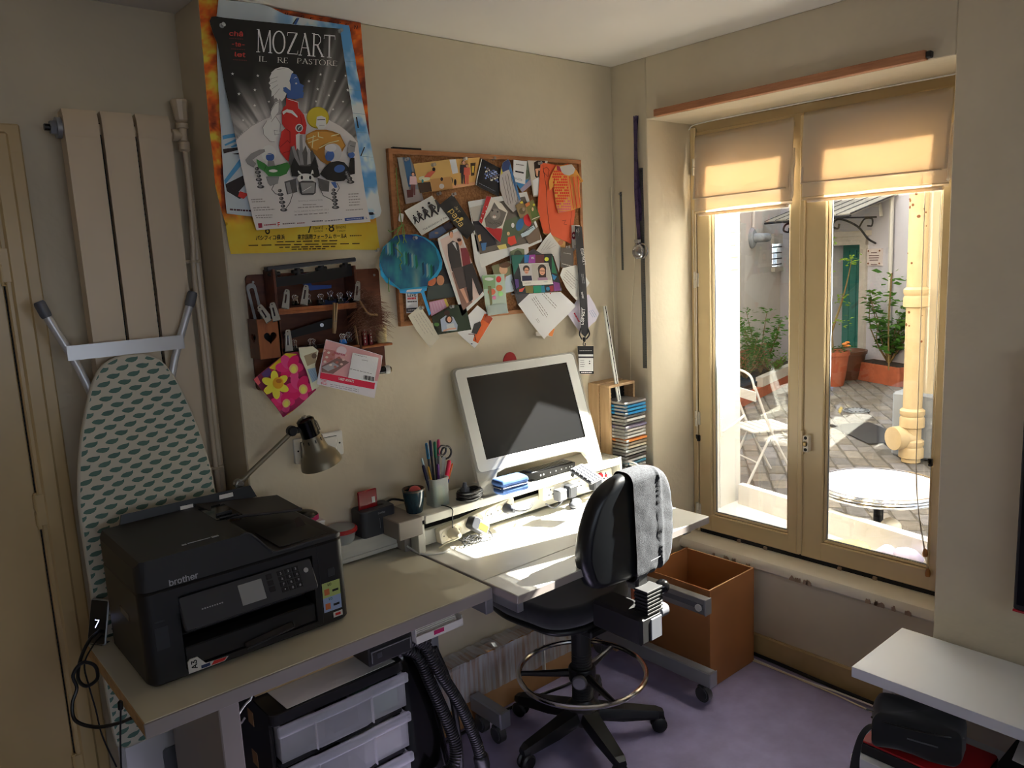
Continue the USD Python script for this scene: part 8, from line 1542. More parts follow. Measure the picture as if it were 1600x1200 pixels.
# -------- printer
P0, P1, PF, PB_ = -2.1555, -1.6230, -0.4315, -0.0915
M('printer_black', (26, 25, 25), 0.42, bump=0.0002, bscale=400); M('printer_lid', (42, 41, 40), 0.5, bump=0.0003, bscale=300); M('panel_grey', (50, 50, 53), 0.4); M('printer_ink', (168, 168, 170), 0.5)
pr = thing('printer', 'wide black multifunction inkjet printer with a tilted control panel on the left desk', 'printer')
core = rbx(P0, P1, PF, PB_, ZD + 0.006, 1.004, 0.030, 16, c=0.006)
core = diff(core, bx(-2.070, -1.722, PF - 0.1, PF + 0.20, 0.838, 0.9775), bx(-2.070, -1.722, PF - 0.1, PF + 0.035, 0.79, 0.86))
part(pr, 'body', core, 'printer_black', smooth=30)
for x in (P0 + 0.05, P1 - 0.05):
    for y in (PF + 0.05, PB_ - 0.04): part(pr, 'foot', cyl((x, y, ZD), (x, y, ZD + 0.008), 0.012, 12), 'rubber')
side = [(P0, 1.006), (P0, 1.066), (P0 + 0.012, 1.082), (-1.900, 1.0845), (-1.878, 1.080), (-1.832, 1.024), (-1.812, 1.0145), (P1 - 0.014, 1.018), (P1, 1.010), (P1, 1.006)]
lid = prism([(x, z) for x, z in side], PF, PB_, 'y'); rr2 = rbx(P0, P1, PF, PB_, 0.99, 1.10, 0.030, 16, c=0.001)
A_ = manifold3d.Manifold(manifold3d.Mesh(np.asarray(lid.vertices, np.float32), np.asarray(lid.faces, np.uint32))); B_ = manifold3d.Manifold(manifold3d.Mesh(np.asarray(rr2.vertices, np.float32), np.asarray(rr2.faces, np.uint32)))
part(pr, 'scanner_lid', man(A_ ^ B_), 'printer_lid', smooth=30); part(pr, 'lid_rim', tube([(-1.905, PF + 0.002, 1.0830), (-1.880, PF + 0.001, 1.0800), (-1.833, PF + 0.001, 1.0240), (-1.812, PF + 0.001, 1.0150), (-1.65, PF + 0.001, 1.0180)], 0.0035, 8, 4), 'panel_grey')
# document feeder: output plate, raised input lid, guides
part(pr, 'feeder_slot', bx(-1.905, -1.835, -0.27, -0.13, 1.0835, 1.0865, 0.001), 'black_gloss')
part(pr, 'feeder_guide', join(bx(-1.893, -1.850, -0.235, -0.229, 1.0865, 1.0935, 0.001), bx(-1.895, -1.845, -0.265, -0.262, 1.0865, 1.090, 0.001)), 'panel_grey')
part(pr, 'feeder_tray', hullp([(-1.875, -0.245, 1.082), (-1.655, -0.245, 1.052), (-1.660, -0.095, 1.062), (-1.90, -0.095, 1.092), (-1.875, -0.245, 1.074), (-1.655, -0.245, 1.044), (-1.660, -0.095, 1.050), (-1.90, -0.095, 1.070)]), 'printer_lid')
part(pr, 'feeder_edge', tube([(-1.868, -0.248, 1.079), (-1.76, -0.250, 1.064), (-1.655, -0.246, 1.049)], 0.0045, 8, 3), 'panel_grey')
part(pr, 'output_plate', bx(-1.80, -1.66, -0.41, -0.25, 1.0155, 1.0185, 0.002), 'black_plastic'); part(pr, 'output_stop', hullp([(-1.70, -0.30, 1.018), (-1.665, -0.25, 1.018), (-1.67, -0.30, 1.018), (-1.69, -0.27, 1.034), (-1.67, -0.26, 1.034)]), 'black_plastic')
part(pr, 'rear_tray', hullp([(-2.10, -0.090, 1.07), (-1.72, -0.090, 1.07), (-2.09, -0.086, 1.107), (-1.735, -0.086, 1.107), (-2.10, -0.080, 1.07), (-1.72, -0.080, 1.07), (-2.09, -0.076, 1.105), (-1.735, -0.076, 1.105)]), 'black_plastic')
part(pr, 'tray_label', join(bx(-1.940, -1.905, -0.0905, -0.0885, 1.083, 1.094), bx(-1.83, -1.79, -0.0905, -0.0885, 1.088, 1.100)), 'paper_white', smooth=False, kind='stuff')
tx = lambda s, h, x, y, z, bold=False: mv(mv(meshkit.text_mesh(s, h, 0.0006, bold), rx=90), (x, y, z))
part(pr, 'lettering', tx('brother', 0.0145, -2.087, PF, 1.0085, True), 'printer_ink', label='silver maker lettering', smooth=False, kind='stuff')
part(pr, 'scan_mark', join(bx(-2.02, -1.965, -0.388, -0.3865, 1.0832, 1.0852), bx(-1.962, -1.945, -0.392, -0.384, 1.0836, 1.0856), bx(-2.034, -2.024, -0.391, -0.385, 1.083, 1.085)), 'printer_ink', smooth=False, kind='stuff')
# control panel
PM = frame4((-1.8985, PF - 0.014, 0.936), (1, 0, 0), (0, -0.88, 0.47)); q_ = lambda m: T4(m, PM)
cp2 = part(pr, 'control_panel', q_(rbx(-0.172, 0.172, -0.043, 0.041, -0.014, 0.002, 0.008, c=0.003)), 'panel_grey')
M('lcd_grey', (150, 150, 148), 0.25); part(cp2, 'display', q_(bx(-0.030, 0.032, -0.026, 0.026, 0.002, 0.0032, 0.0008)), 'lcd_grey')
for i in range(3):
    for j in range(4): part(cp2, 'key', q_(bx(0.074 + i * 0.0205, 0.092 + i * 0.0205, 0.018 - j * 0.0145, 0.0305 - j * 0.0145, 0.002, 0.0038, 0.001)), 'black_plastic')
part(cp2, 'key_marks', q_(join([mv(meshkit.text_mesh('123456789*0#'[j * 3 + i], 0.006, 0.0003, True), (0.0805 + i * 0.0205, 0.0205 - j * 0.0145, 0.0038)) for i in range(3) for j in range(4)])), 'printer_ink', smooth=False, kind='stuff')
for j in range(3): part(cp2, 'key', q_(bx(0.044, 0.060, 0.018 - j * 0.0165, 0.031 - j * 0.0165, 0.002, 0.0035, 0.001)), 'black_plastic')
part(cp2, 'power_key', q_(lathe([(0.0065, 0.002), (0.0065, 0.0035), (0.0045, 0.0037)], 16, (0.151, 0.012, 0))), 'printer_ink'); part(cp2, 'model_line', q_(join([bx(-0.125 + k * 0.006, -0.1215 + k * 0.006, -0.004, -0.001, 0.002, 0.0024) for k in range(9)])), 'printer_ink', smooth=False, kind='stuff')
# paper tray, handle, cartridge door, stickers
tr2 = part(pr, 'paper_drawer', join(bx(-2.068, -1.724, PF + 0.004, PF + 0.19, 0.792, 0.843, 0.003), bx(-2.068, -1.724, PF + 0.06, PF + 0.19, 0.85, 0.856, 0.002)), 'printer_black')
part(tr2, 'drawer_handle', hullp([(-1.925, PF - 0.004, 0.806), (-1.795, PF - 0.004, 0.818), (-1.795, PF - 0.016, 0.806), (-1.925, PF - 0.016, 0.794), (-1.925, PF + 0.01, 0.796), (-1.795, PF + 0.01, 0.806)]), 'black_gloss'); part(tr2, 'handle_lip', tube([(-1.925, PF - 0.017, 0.7945), (-1.797, PF - 0.017, 0.8062), (-1.795, PF - 0.006, 0.818)], 0.002, 6, 1), 'panel_grey')
part(pr, 'cartridge_door', join(bx(-1.7065, -1.7055, PF - 0.0008, PF + 0.01, 0.78, 1.0), bx(-1.683, -1.662, PF - 0.002, PF, 0.905, 0.928, 0.001)), 'panel_grey', kind='stuff')
M('sticker_green', (176, 190, 112), 0.5); M('sticker_blue', (150, 168, 206), 0.5); M('sticker_white', (206, 202, 196), 0.5); M('sticker_orange', (206, 110, 60), 0.5)
s1 = part(pr, 'ink_sticker', join(bx(-1.702, -1.649, PF - 0.0008, PF, 0.848, 0.890)), 'sticker_green', label='green sticker of ink advice'); s2 = part(pr, 'ink_sticker', join(bx(-1.702, -1.649, PF - 0.0008, PF, 0.807, 0.848)), 'sticker_blue', label='blue sticker of ink advice')
for s_, z in ((s1, 0.0), (s2, -0.041)):
    part(s_, 'lettering', tx('LC', 0.0065, -1.686, PF - 0.0008, 0.880 + z, True), 'teal_door' if z else 'dark', smooth=False, kind='stuff'); part(s_, 'picture', join(bx(-1.697, -1.682, PF - 0.0013, PF - 0.0008, 0.855 + z, 0.872 + z)), 'sticker_orange'); part(s_, 'cartridge_picture', bx(-1.673, -1.655, PF - 0.0013, PF - 0.0008, 0.860 + z, 0.866 + z), 'dark')
part(pr, 'maker_sticker', bx(-1.676, -1.648, PF - 0.0008, PF, 0.785, 0.800), 'sticker_white'); part(pr, 'maker_mark', bx(-1.670, -1.654, PF - 0.0012, PF - 0.0008, 0.789, 0.796), 'carton_red')
st3 = part(pr, 'size_sticker', prism([(-2.066, 0.777), (-1.978, 0.777), (-1.968, 0.786), (-2.024, 0.789), (-2.042, 0.812), (-2.060, 0.812), (-2.066, 0.806)], PF - 0.0008, PF + 0.003, 'y'), 'sticker_white', label='white size sticker'); part(st3, 'lettering', mv(mv(meshkit.text_mesh('A3', 0.013, 0.0006, True), rz=90), rx=90, loc=(-2.045, PF - 0.0008, 0.784)), 'dark', smooth=False, kind='stuff'); part(st3, 'red_patch', prism([(-2.012, 0.7785), (-1.980, 0.7785), (-1.972, 0.7855), (-2.004, 0.7875)], PF - 0.0013, PF - 0.0008, 'y'), 'carton_red'); part(st3, 'blue_patch', bx(-2.036, -2.014, PF - 0.0013, PF - 0.0008, 0.779, 0.787), 'dark_blue')
part(pr, 'side_grip', bx(P0 - 0.001, P0 + 0.004, -0.32, -0.24, 0.905, 0.925, 0.001), 'black_gloss'); part(pr, 'card_slot', join(bx(-2.128, -2.106, PF - 0.001, PF + 0.002, 0.928, 0.934, 0.001), bx(-2.13, -2.10, PF - 0.0008, PF + 0.002, 0.860, 0.915)), 'panel_grey', kind='stuff')
# -------- dark clock screen on the desk left of the printer, its leads
ck = thing('clock_display', 'small dark display glowing with a white digit, behind the left side of the printer', 'clock'); KM2 = frame4((-2.182, -0.065, 0.80), (0.55, -0.83, 0.0), (-0.80, -0.52, 0.28))
part(ck, 'frame', T4(rbx(-0.030, 0.030, -0.034, 0.085, -0.006, 0.0, 0.006), KM2), 'steel_grey'); part(ck, 'glass', T4(rbx(-0.027, 0.027, -0.030, 0.082, 0.0, 0.0008, 0.004, c=0.0003), KM2), 'black_gloss'); glow('digit_white', (190, 200, 255), 1.2)
part(ck, 'digit', T4(mv(meshkit.text_mesh('7', 0.022, 0.0004), (-0.012, 0.010, 0.0009)), KM2), 'digit_white', smooth=False); part(ck, 'stand', T4(bx(-0.020, 0.020, -0.034, -0.028, -0.03, 0.0), KM2), 'black_plastic')
a = lambda *p: [at(x, y, 'y', yy) for x, y, yy in p]
solo('desk_lead', tube(a((156, 985, -.07), (140, 1000, -.10), (126, 1030, -.12), (122, 1060, -.14), (135, 1072, -.15), (152, 1060, -.16), (148, 1040, -.16), (128, 1036, -.15), (114, 1055, -.15), (120, 1075, -.15), (113, 1100, -.16), (118, 1126, -.18), (150, 1136, -.22), (185, 1130, -.28), (205, 1122, -.33)), 0.0045, 8), 'black_plastic', 'thick black lead looping off the left end of the desk', 'cable')
solo('desk_lead', tube(a((160, 992, -.08), (146, 1008, -.10), (132, 1038, -.12), (140, 1075, -.13), (150, 1110, -.10), (160, 1150, -.08), (182, 1198, -.06)), 0.0022, 6), 'black_plastic', 'thin black lead hanging straight down off the left end of the desk', 'cable')
t = thing('inline_switch', 'black inline lead switch hanging against the left end of the desk', 'switch'); sw = a((192, 1093, -.42), (193, 1108, -.42)); part(t, 'switch_body', lathe_on(sw[0] - [0.006, 0, 0], sw[1] - [0.006, 0, 0], [(0.003, 0), (0.006, 0.15), (0.006, 0.85), (0.003, 1)], 12), 'black_plastic'); part(t, 'lead', tube([sw[1] - [0.006, 0, 0], sw[1] + [-0.008, 0.05, -0.12], sw[1] + [-0.010, 0.10, -0.30]], 0.0022, 6), 'black_plastic')
# -------- desk lamp
M('lamp_bronze', (134, 124, 102), 0.38, 0.5); M('lamp_chrome', (180, 176, 166), 0.25, 0.9)
LY = -0.092; lp = thing('desk_lamp', 'bronze desk lamp with a flared shade and black cap, clamped behind the printer', 'lamp'); EL = np.array([-1.7575, -0.055, 1.112]); JT = np.array([-1.592, LY + 0.002, 1.243]); c0_, c1_ = np.array([-1.5475, LY, 1.276]), np.array([-1.504, LY, 1.126])
part(lp, 'clamp', join(bx(-1.785, -1.735, -0.078, -0.030, ZD, ZD + 0.03, 0.003)), 'lamp_bronze'); part(lp, 'post', cyl((-1.760, -0.055, ZD + 0.02), EL + [-0.0025, 0, -0.008], 0.0065, 14), 'lamp_chrome')
part(lp, 'elbow', join(cyl(EL + [0, -0.010, 0], EL + [0, 0.010, 0], 0.014, 20), cyl(EL + [0, -0.014, 0], EL + [0, -0.010, 0], 0.010, 6)), 'lamp_chrome'); part(lp, 'arm', lathe_on(EL, JT, [(0.006, 0.05), (0.0085, 0.06), (0.0085, 0.16), (0.0072, 0.18), (0.0072, 1)], 16), 'lamp_bronze'); part(lp, 'joint', join(lathe_on(JT + [0, -0.012, 0.004], JT + [0, 0.012, 0.004], [(0.012, 0), (0.016, 0.2), (0.016, 0.8), (0.012, 1)], 18), tube([JT + [0, 0, 0.004], (c0_ * 0.8 + c1_ * 0.2) - [0.02, 0, 0]], 0.010, 10, 1)), 'black_plastic')
shp = [(0.029, 0.36), (0.030, 0.40), (0.036, 0.62), (0.040, 0.70), (0.056, 0.80), (0.063, 0.92), (0.0655, 1.0), (0.0635, 1.0), (0.054, 0.81), (0.037, 0.70), (0.028, 0.40)]
part(lp, 'shade', lathe_on(c0_, c1_, shp, 40, False), 'lamp_bronze'); part(lp, 'cap', lathe_on(c0_, c1_, [(0.010, -0.03), (0.020, -0.02), (0.0275, 0.02), (0.0290, 0.36), (0.024, 0.38)], 32), 'black_gloss'); ax2 = (c1_ - c0_) / np.linalg.norm(c1_ - c0_)
for k in range(9): A = 2 * math.pi * k / 9; e1 = np.array([ax2[2], 0, -ax2[0]]); e2 = np.array([0, 1, 0]); d = e1 * math.cos(A) + e2 * math.sin(A); p = c0_ + ax2 * 0.072; part(lp, 'vent_slot', hullp([p + d * 0.0305 + s * np.cross(ax2, d) * 0.0016 + ax2 * u + d * w for s in (-1, 1) for u in (-0.006, 0.006) for w in (0, 0.0018)]), 'dark')
part(lp, 'cap_knob', cyl(c0_ - ax2 * 0.010, c0_ - ax2 * 0.003, 0.008, 14), 'lamp_chrome'); part(lp, 'bulb', mv(ball((0, 0, 0), 0.024, 2), c0_ + ax2 * 0.115), 'white_plastic'); part(lp, 'cap_clip', tube([c0_ + [0.024, -0.012, -0.004], c0_ + [0.032, -0.014, -0.012], c0_ + ax2 * 0.04 + [0.031, -0.012, 0]], 0.0025, 6), 'lamp_chrome')
t = thing('wall_switch', 'pale double wall switch plate behind the lamp shade', 'switch'); part(t, 'plate', rbx(-1.554, -1.381, -0.010, -0.0005, 1.119, 1.201, 0.006, axis='y'), 'white_plastic')
for x in (-1.508, -1.427): part(t, 'rocker', bx(x - 0.022, x + 0.022, -0.0135, -0.010, 1.134, 1.186, 0.002), 'white_plastic'); part(t, 'rocker_gap', prism(sbox(x - 0.0235, 1.1325, x + 0.0235, 1.1875).difference(sbox(x - 0.022, 1.134, x + 0.022, 1.186)), -0.0104, -0.0098, 'y'), 'dark_grey_plastic')
for x in (-1.541, -1.394): part(t, 'screw', cyl((x, -0.0098, 1.160), (x, -0.0108, 1.160), 0.003, 10), 'dark')
# ------------------------------------------------------------------ wooden wall shelf with its clips and papers
M('stained_wood', (108, 58, 34), 0.4, rgb2=(78, 38, 24), scale=6, stretch=(1.5, 6, 6)); M('amber_wood', (168, 98, 48), 0.45, rgb2=(140, 76, 36), scale=7, stretch=(6, 6, 1.2))
ws = thing('wall_shelf', 'small dark wooden wall shelf with heart cut-outs, crowded with clips', 'shelf'); sx = lambda px, py, y: at(px, py, 'y', y)
part(ws, 'back_board', rbx(-1.654, -1.196, -0.010, -0.0005, 1.372, 1.722, 0.012, axis='y', c=0.001), 'stained_wood')
part(ws, 'divider', bx(-1.600, -1.592, -0.080, -0.010, 1.425, 1.735, 0.001), 'stained_wood'); part(ws, 'divider', bx(-1.330, -1.322, -0.080, -0.010, 1.44, 1.735, 0.001), 'stained_wood')
for z in (1.605, 1.478): part(ws, 'ledge', bx(-1.592, -1.330, -0.080, -0.010, z - 0.005, z + 0.004, 0.001), 'amber_wood')
part(ws, 'ledge', bx(-1.322, -1.206, -0.080, -0.010, 1.468, 1.476, 0.002), 'amber_wood')
for z in (1.618,): part(ws, 'ledge_lip', bx(-1.592, -1.330, -0.080, -0.076, 1.609, 1.618), 'amber_wood')
heart = lambda x, z, s: Polygon([(x + s * 0.0125 * 16 * math.sin(t_) ** 3 / 16, z + s * 0.0125 * (13 * math.cos(t_) - 5 * math.cos(2 * t_) - 2 * math.cos(3 * t_) - math.cos(4 * t_)) / 16) for t_ in np.linspace(0, 2 * math.pi, 40)[:-1]])
part(ws, 'heart_panel', prism(sbox(-1.662, 1.474, -1.592, 1.592).difference(heart(-1.626, 1.536, 1.6)), -0.080, -0.074, 'y'), 'amber_wood', label='front panel with a heart cut-out')
part(ws, 'heart_panel', prism(sbox(-0.074, 1.474, -0.010, 1.592).difference(heart(-0.042, 1.536, 1.3)), -1.662, -1.656, 'x'), 'stained_wood', label='side panel with a heart cut-out'); part(ws, 'box_floor', bx(-1.656, -1.592, -0.074, -0.010, 1.474, 1.480), 'stained_wood'); part(ws, 'box_lining', bx(-1.656, -1.592, -0.028, -0.024, 1.482, 1.585), 'dark')
for x in (-1.634, -1.216): part(ws, 'mirror_screw', join(cyl((x, -0.010, 1.700), (x, -0.0125, 1.700), 0.004, 12)), 'alu')
t = thing('hole_punch', 'long black multi hole punch lying across the top of the wall shelf', 'hole punch')
part(t, 'bar', mv(bx(-0.150, 0.150, -0.016, 0.010, 0, 0.014, 0.003), (-1.462, -0.055, 1.738), ry=-3.2), 'dark_grey_plastic'); part(t, 'base', mv(prism([(-0.135, 0), (-0.135, 0.026), (-0.02, 0.028), (0.03, 0.034), (0.14, 0.036), (0.14, 0.006), (0.02, -0.002)], -0.012, 0.014, 'y'), (-1.462, -0.056, 1.690), ry=-3.2), 'black_plastic')
for x in (-0.125, -0.05, 0.03, 0.115): part(t, 'punch_head', mv(join(cyl((x, -0.004, -0.032), (x, -0.004, 0.0), 0.009, 12), bx(x - 0.018, x + 0.018, -0.012, 0.006, -0.016, -0.004, 0.003)), (-1.462, -0.055, 1.738), ry=-3.2), 'black_matte')
M('blue_plastic', (34, 70, 150), 0.4); t = thing('blue_stapler', 'blue plastic tool leaning open in the top compartment of the wall shelf', 'tool'); b0_ = sx(472, 431, -0.045)
part(t, 'upper_arm', hullp([sx(463, 430, -.05), sx(477, 427, -.05), sx(489, 448, -.05), sx(481, 451, -.05), sx(463, 434, -.04), sx(477, 430, -.04), sx(489, 450, -.04), sx(480, 452, -.04)]), 'blue_plastic'); part(t, 'lower_arm', hullp([sx(482, 446, -.052), sx(518, 445, -.052), sx(518, 450, -.052), sx(484, 454, -.052), sx(482, 447, -.036), sx(518, 446, -.036), sx(518, 450, -.036), sx(484, 453, -.036)]), 'blue_plastic')
# clips ------------------------------------------------
def bulldog(label, px, py, qx, qy, y=-0.088, w=0.015):
    """silver letter clip seen from the front, jaws at (qx, qy), handle end at (px, py)"""
    a, b = sx(px, py, y), sx(qx, qy, y); L = np.linalg.norm(b - a); t = thing('letter_clip', label, 'clip', mat=frame4(a, (b - a), (0, -1, 0.0)))
    o = Polygon([(0, -w * .22), (0.003, -w * .42), (L * .2, -w * .5), (L, -w * .62), (L, w * .62), (L * .2, w * .5), (0.003, w * .42), (0, w * .22)]).difference(rrect(L * .26, -w * .20, L * .72, w * .20, 0.002)).difference(Point(L * .09, 0).buffer(w * .14))
    part(t, 'front_plate', prism(o, 0.0, 0.0018), 'chrome'); part(t, 'back_plate', mv(prism(o, -0.002, -0.001), (0, w * .35, -0.004), rz=4), 'chrome'); part(t, 'jaw', bx(L - 0.002, L + 0.001, -w * .62, w * .62, -0.005, 0.0018, 0.0005), 'chrome'); part(t, 'spring', cyl((L * .22, -w * .55, -0.002), (L * .22, w * .55, -0.002), 0.003, 10), 'chrome')
bulldog('silver letter clip biting the left edge of the upper ledge of the wall shelf', 448, 452, 444, 482); bulldog('silver letter clip standing between the binder clips on the upper ledge', 478, 445, 473, 476); bulldog('bright silver letter clip on the right divider of the wall shelf', 559, 439, 556, 470); bulldog('shiny silver letter clip at the heart panel, further left of its pair', 404, 478, 420, 503); bulldog('silver letter clip at the heart panel, further right of its pair', 424, 473, 431, 502); bulldog('silver letter clip at the lower left, holding the tulip card', 449, 515, 450, 549)
t = thing('long_clip', 'long grey slotted metal clip standing in the heart box', 'clip', mat=frame4(sx(391, 445, -0.045), sx(404, 497, -0.045) - sx(391, 445, -0.045), (0, -1, 0))); part(t, 'frame', prism(rrect(-0.004, -0.015, 0.125, 0.015, 0.013).difference(rrect(0.010, -0.007, 0.105, 0.007, 0.006)), 0, 0.002), 'steel_grey')
def binder(label, px, py, w=0.019, y=-0.070, col='black_gloss', yaw=0):
    p = sx(px, py, y); M4 = rot4(p, yaw); t = thing('binder_clip', label, 'clip', mat=M4)
    part(t, 'body', prism([(-0.006, 0.0), (0.006, 0.0), (0.0015, 0.013), (-0.0015, 0.013)], -w / 2, w / 2, 'x'), col)
    for s in (-1, 1): part(t, 'wire_loop', tube([(-w * .40, s * 0.003, 0.001), (-w * .22, s * 0.004, 0.016), (-w * .20, s * 0.005, 0.021), (-w * .30, s * 0.006, 0.026), (0, s * 0.0065, 0.031), (w * .30, s * 0.006, 0.026), (w * .20, s * 0.005, 0.021), (w * .22, s * 0.004, 0.016), (w * .40, s * 0.003, 0.001)], 0.0009, 6, 4), 'chrome')
for i, (px, py, lab) in enumerate(((462, 477, 'first black binder clip from the left on the upper ledge of the wall shelf'), (482, 475, 'black binder clip right of the standing letter clip on the upper ledge'), (502, 475, 'black binder clip near the middle of the upper ledge'), (517, 470, 'black binder clip set back on the upper ledge, its loops highest'), (532, 473, 'black binder clip third from the right end of the upper ledge'), (547, 470, 'black binder clip at the right end of the upper ledge'), (461, 547, 'black binder clip on the lower ledge holding the tulip card'))): binder(lab, px, py, 0.021 if i < 6 else 0.016, -0.064 if i != 3 else -0.045)
binder('wide black binder clip holding the crumpled banknote like slip', 488, 545, 0.030, -0.084); M('binder_blue', (30, 110, 190), 0.3); binder('blue binder clip holding the pink admission ticket', 536, 537, 0.022, -0.092, 'binder_blue'); binder('black binder clip behind the blue one on the lower ledge', 546, 534, 0.022, -0.070)
for px, py, w_, c_ in ((526, 474, 0.056, 'dark_blue'),): solo('dark_strip_box', bx(-1.435, -1.335, -0.045, -0.020, 1.6095, 1.632, 0.002), c_, 'dark blue box behind the binder clips on the upper ledge', 'box')
def peg(label, a, b, y):
    A, B = sx(*a, y), sx(*b, y); M4 = frame4(A, B - A, (0, -1, 0)); t = thing('clothes_peg', label, 'clothes peg', mat=M4); L = np.linalg.norm(B - A)
    for s in (-1, 1): part(t, 'jaw', prism([(0, s * 0.0006), (0, s * 0.003), (L * .2, s * 0.005), (L * .55, s * 0.0055), (L, s * 0.0065), (L, s * 0.004), (L * .5, s * 0.0006)], -0.005, 0.005), 'pale_wood')
    part(t, 'spring', join(ring((L * .40, 0, 0), 0.0062, 0.0008, 14, 5, 'x')), 'alu')
peg('wooden clothes peg clipped over the upper ledge of the wall shelf', (522, 521), (524, 473), -0.084); peg('wooden clothes peg leaning beside the red matchboxes on the lower ledge', (560, 538), (556, 507), -0.070)
t = thing('stapler', 'dark grey long stapler lying aslant on the lower ledge of the wall shelf', 'stapler'); part(t, 'arm', hullp([sx(442, 521, -.05), sx(520, 496, -.05), sx(521, 512, -.05), sx(446, 531, -.05), sx(442, 521, -.03), sx(520, 497, -.03), sx(521, 511, -.03), sx(446, 530, -.03)]), 'black_matte'); part(t, 'rivet', join(cyl(sx(503, 508, -.050), sx(503, 508, -.053), 0.006, 14)), 'alu'); part(t, 'base', bx(-1.575, -1.42, -0.055, -0.030, 1.4825, 1.494, 0.003), 'black_plastic')
for i, (a_, b_, lab) in enumerate((((566, 505), (575, 539), 'dark red matchbox, left one of the pair beside the clothes peg'), ((576, 509), (583, 538), 'dark red matchbox, right one of the pair beside the clothes peg'))):
    p, q2 = sx(*a_, -0.07), sx(*b_, -0.07); t = thing('matchbox', lab, 'matchbox'); M('match_red', (136, 28, 40), 0.6) if i == 0 else None; part(t, 'sleeve', bx(p[0], q2[0], -0.070, -0.040, 1.4765, p[2], 0.0008), 'match_red'); part(t, 'label_band', join([bx(p[0] + 0.004, p[0] + 0.008, -0.0706, -0.070, 1.485 + k * 0.012, 1.493 + k * 0.012) for k in range(4)]), 'sticker_white', kind='stuff')
cu = sx(600, 534, -0.05); M('cup_cream', (226, 206, 150), 0.5); t = thing('paper_cup', 'small cream cup at the right end of the wall shelf, behind the brown plume', 'cup', (-1.226, -0.045, 1.4765)); part(t, 'cup_body', lathe([(0.016, 0), (0.019, 0.055), (0.020, 0.056), (0.020, 0.059), (0.0175, 0.059), (0.0145, 0.004)], 24), 'cup_cream')
# brown hair plume with a leather band
M('plume', (120, 66, 34), 0.6, sheen_weight=0.3); rp_ = np.random.default_rng(3); cur, cnt = [], []
root = sx(574, 494, -0.075)
for k in range(900):
    a = rp_.uniform(-0.2, 3.35); L = rp_.uniform(0.03, 0.075); d = np.array([math.cos(a), rp_.uniform(-0.5, 0.15), math.sin(a) * 0.9]); s0 = root + rp_.normal(size=3) * [0.013, 0.008, 0.026] + [0.004, 0, -0.004]; s0[1] = min(s0[1], -0.02); pts = [s0 + d * L * f + np.array([0.012 * f * f * math.sin(k), 0, -0.030 * f ** 2]) for f in (0, .33, .66, 1)]
    for p in pts: p[1] = min(p[1], -0.016)
    cur += pts; cnt.append(4)
t = thing('hair_plume', 'plume of reddish brown animal hair hanging at the right of the wall shelf', 'plume'); hc = UsdGeom.BasisCurves.Define(stage, str(t.GetPath()) + '/hair'); hc.CreateTypeAttr('linear'); hc.CreatePointsAttr(Vt.Vec3fArray.FromNumpy(np.array(cur, np.float32))); hc.CreateCurveVertexCountsAttr(cnt); hc.CreateWidthsAttr(Vt.FloatArray.FromNumpy(np.tile(np.array([0.0011, 0.0010, 0.0008, 0.0004], np.float32), 900))); hc.SetWidthsInterpolation('vertex'); UsdShade.MaterialBindingAPI.Apply(hc.GetPrim()).Bind(LOOKS['plume']); tag(hc, kind='stuff')
part(t, 'strap', tube([sx(562, 470, -.084), sx(568, 480, -.09), sx(576, 490, -.095), sx(590, 492, -.095)], 0.0035, 6), 'tag_tan'); part(t, 'core', mv(ball((0, 0, 0), 1, 2), root + [0.004, 0.014, -0.004], s=(0.020, 0.010, 0.036)), 'plume')
# torch and slips held by the clips
tq = sx(598, 578, -0.05); t = thing('pocket_torch', 'small black and white pocket torch sticking out right of the wall shelf bottom', 'torch'); part(t, 'barrel', cyl(tq + [-0.045, 0.004, 0.0], tq + [0.006, -0.004, 0], 0.0125, 20), 'black_gloss'); part(t, 'head', lathe_on(tq + [0.006, -0.004, 0], tq + [0.022, -0.007, 0], [(0.0125, 0), (0.0145, 0.2), (0.0145, 0.9), (0.011, 1)], 20), 'white_plastic'); part(t, 'switch_cap', cyl(tq + [0.022, -0.007, 0], tq + [0.027, -0.0078, 0], 0.009, 16), 'dull_brass'); part(t, 'holder', bx(tq[0] - 0.048, tq[0] - 0.030, -0.045, -0.0005, tq[2] - 0.006, tq[2] + 0.006, 0.002), 'stained_wood')
def tulips(s):
    Y, PK, PD = (222, 178, 40), (214, 44, 104), (150, 24, 66)
    for c, p in (((122, 40, 70), [(396, 592), (416, 572), (440, 600), (420, 626), (404, 606)]), (Y, [(420, 575), (446, 552), (464, 553), (450, 566), (430, 578)]), ((84, 60, 110), [(408, 584), (420, 574), (426, 584), (414, 592)]), ((206, 90, 96), [(396, 592), (402, 588), (407, 598), (402, 603)])): s.add(c, p)
    for x, y, r in ((452, 574, 19), (467, 606, 19), (441, 628, 17)):
        for k in range(6): s.add([PK, (226, 66, 120), (198, 32, 92)][k % 3], ell(x + r * .55 * math.cos(k * 1.05), y + r * .5 * math.sin(k * 1.05), r * .62, r * .40, math.degrees(k * 1.05)))
        s.add((212, 170, 110), ell(x + 6, y + 2, r * .36, r * .40)); s.add((222, 196, 90), ell(x + 6, y + 3, r * .20, r * .28))
    for k in range(6): s.add((228, 192, 62), ell(429 + 12 * math.cos(k * 1.05 + .4), 601 + 12 * math.sin(k * 1.05 + .4), 10.5, 6, math.degrees(k * 1.05 + .4)))
    s.add((206, 150, 34), ell(433, 598, 8.4, 9)); s.add((160, 100, 30), ell(434, 595, 4.6, 3.4)); s.add((214, 160, 60), [(450, 648), (496, 612), (470, 632), (452, 652)])
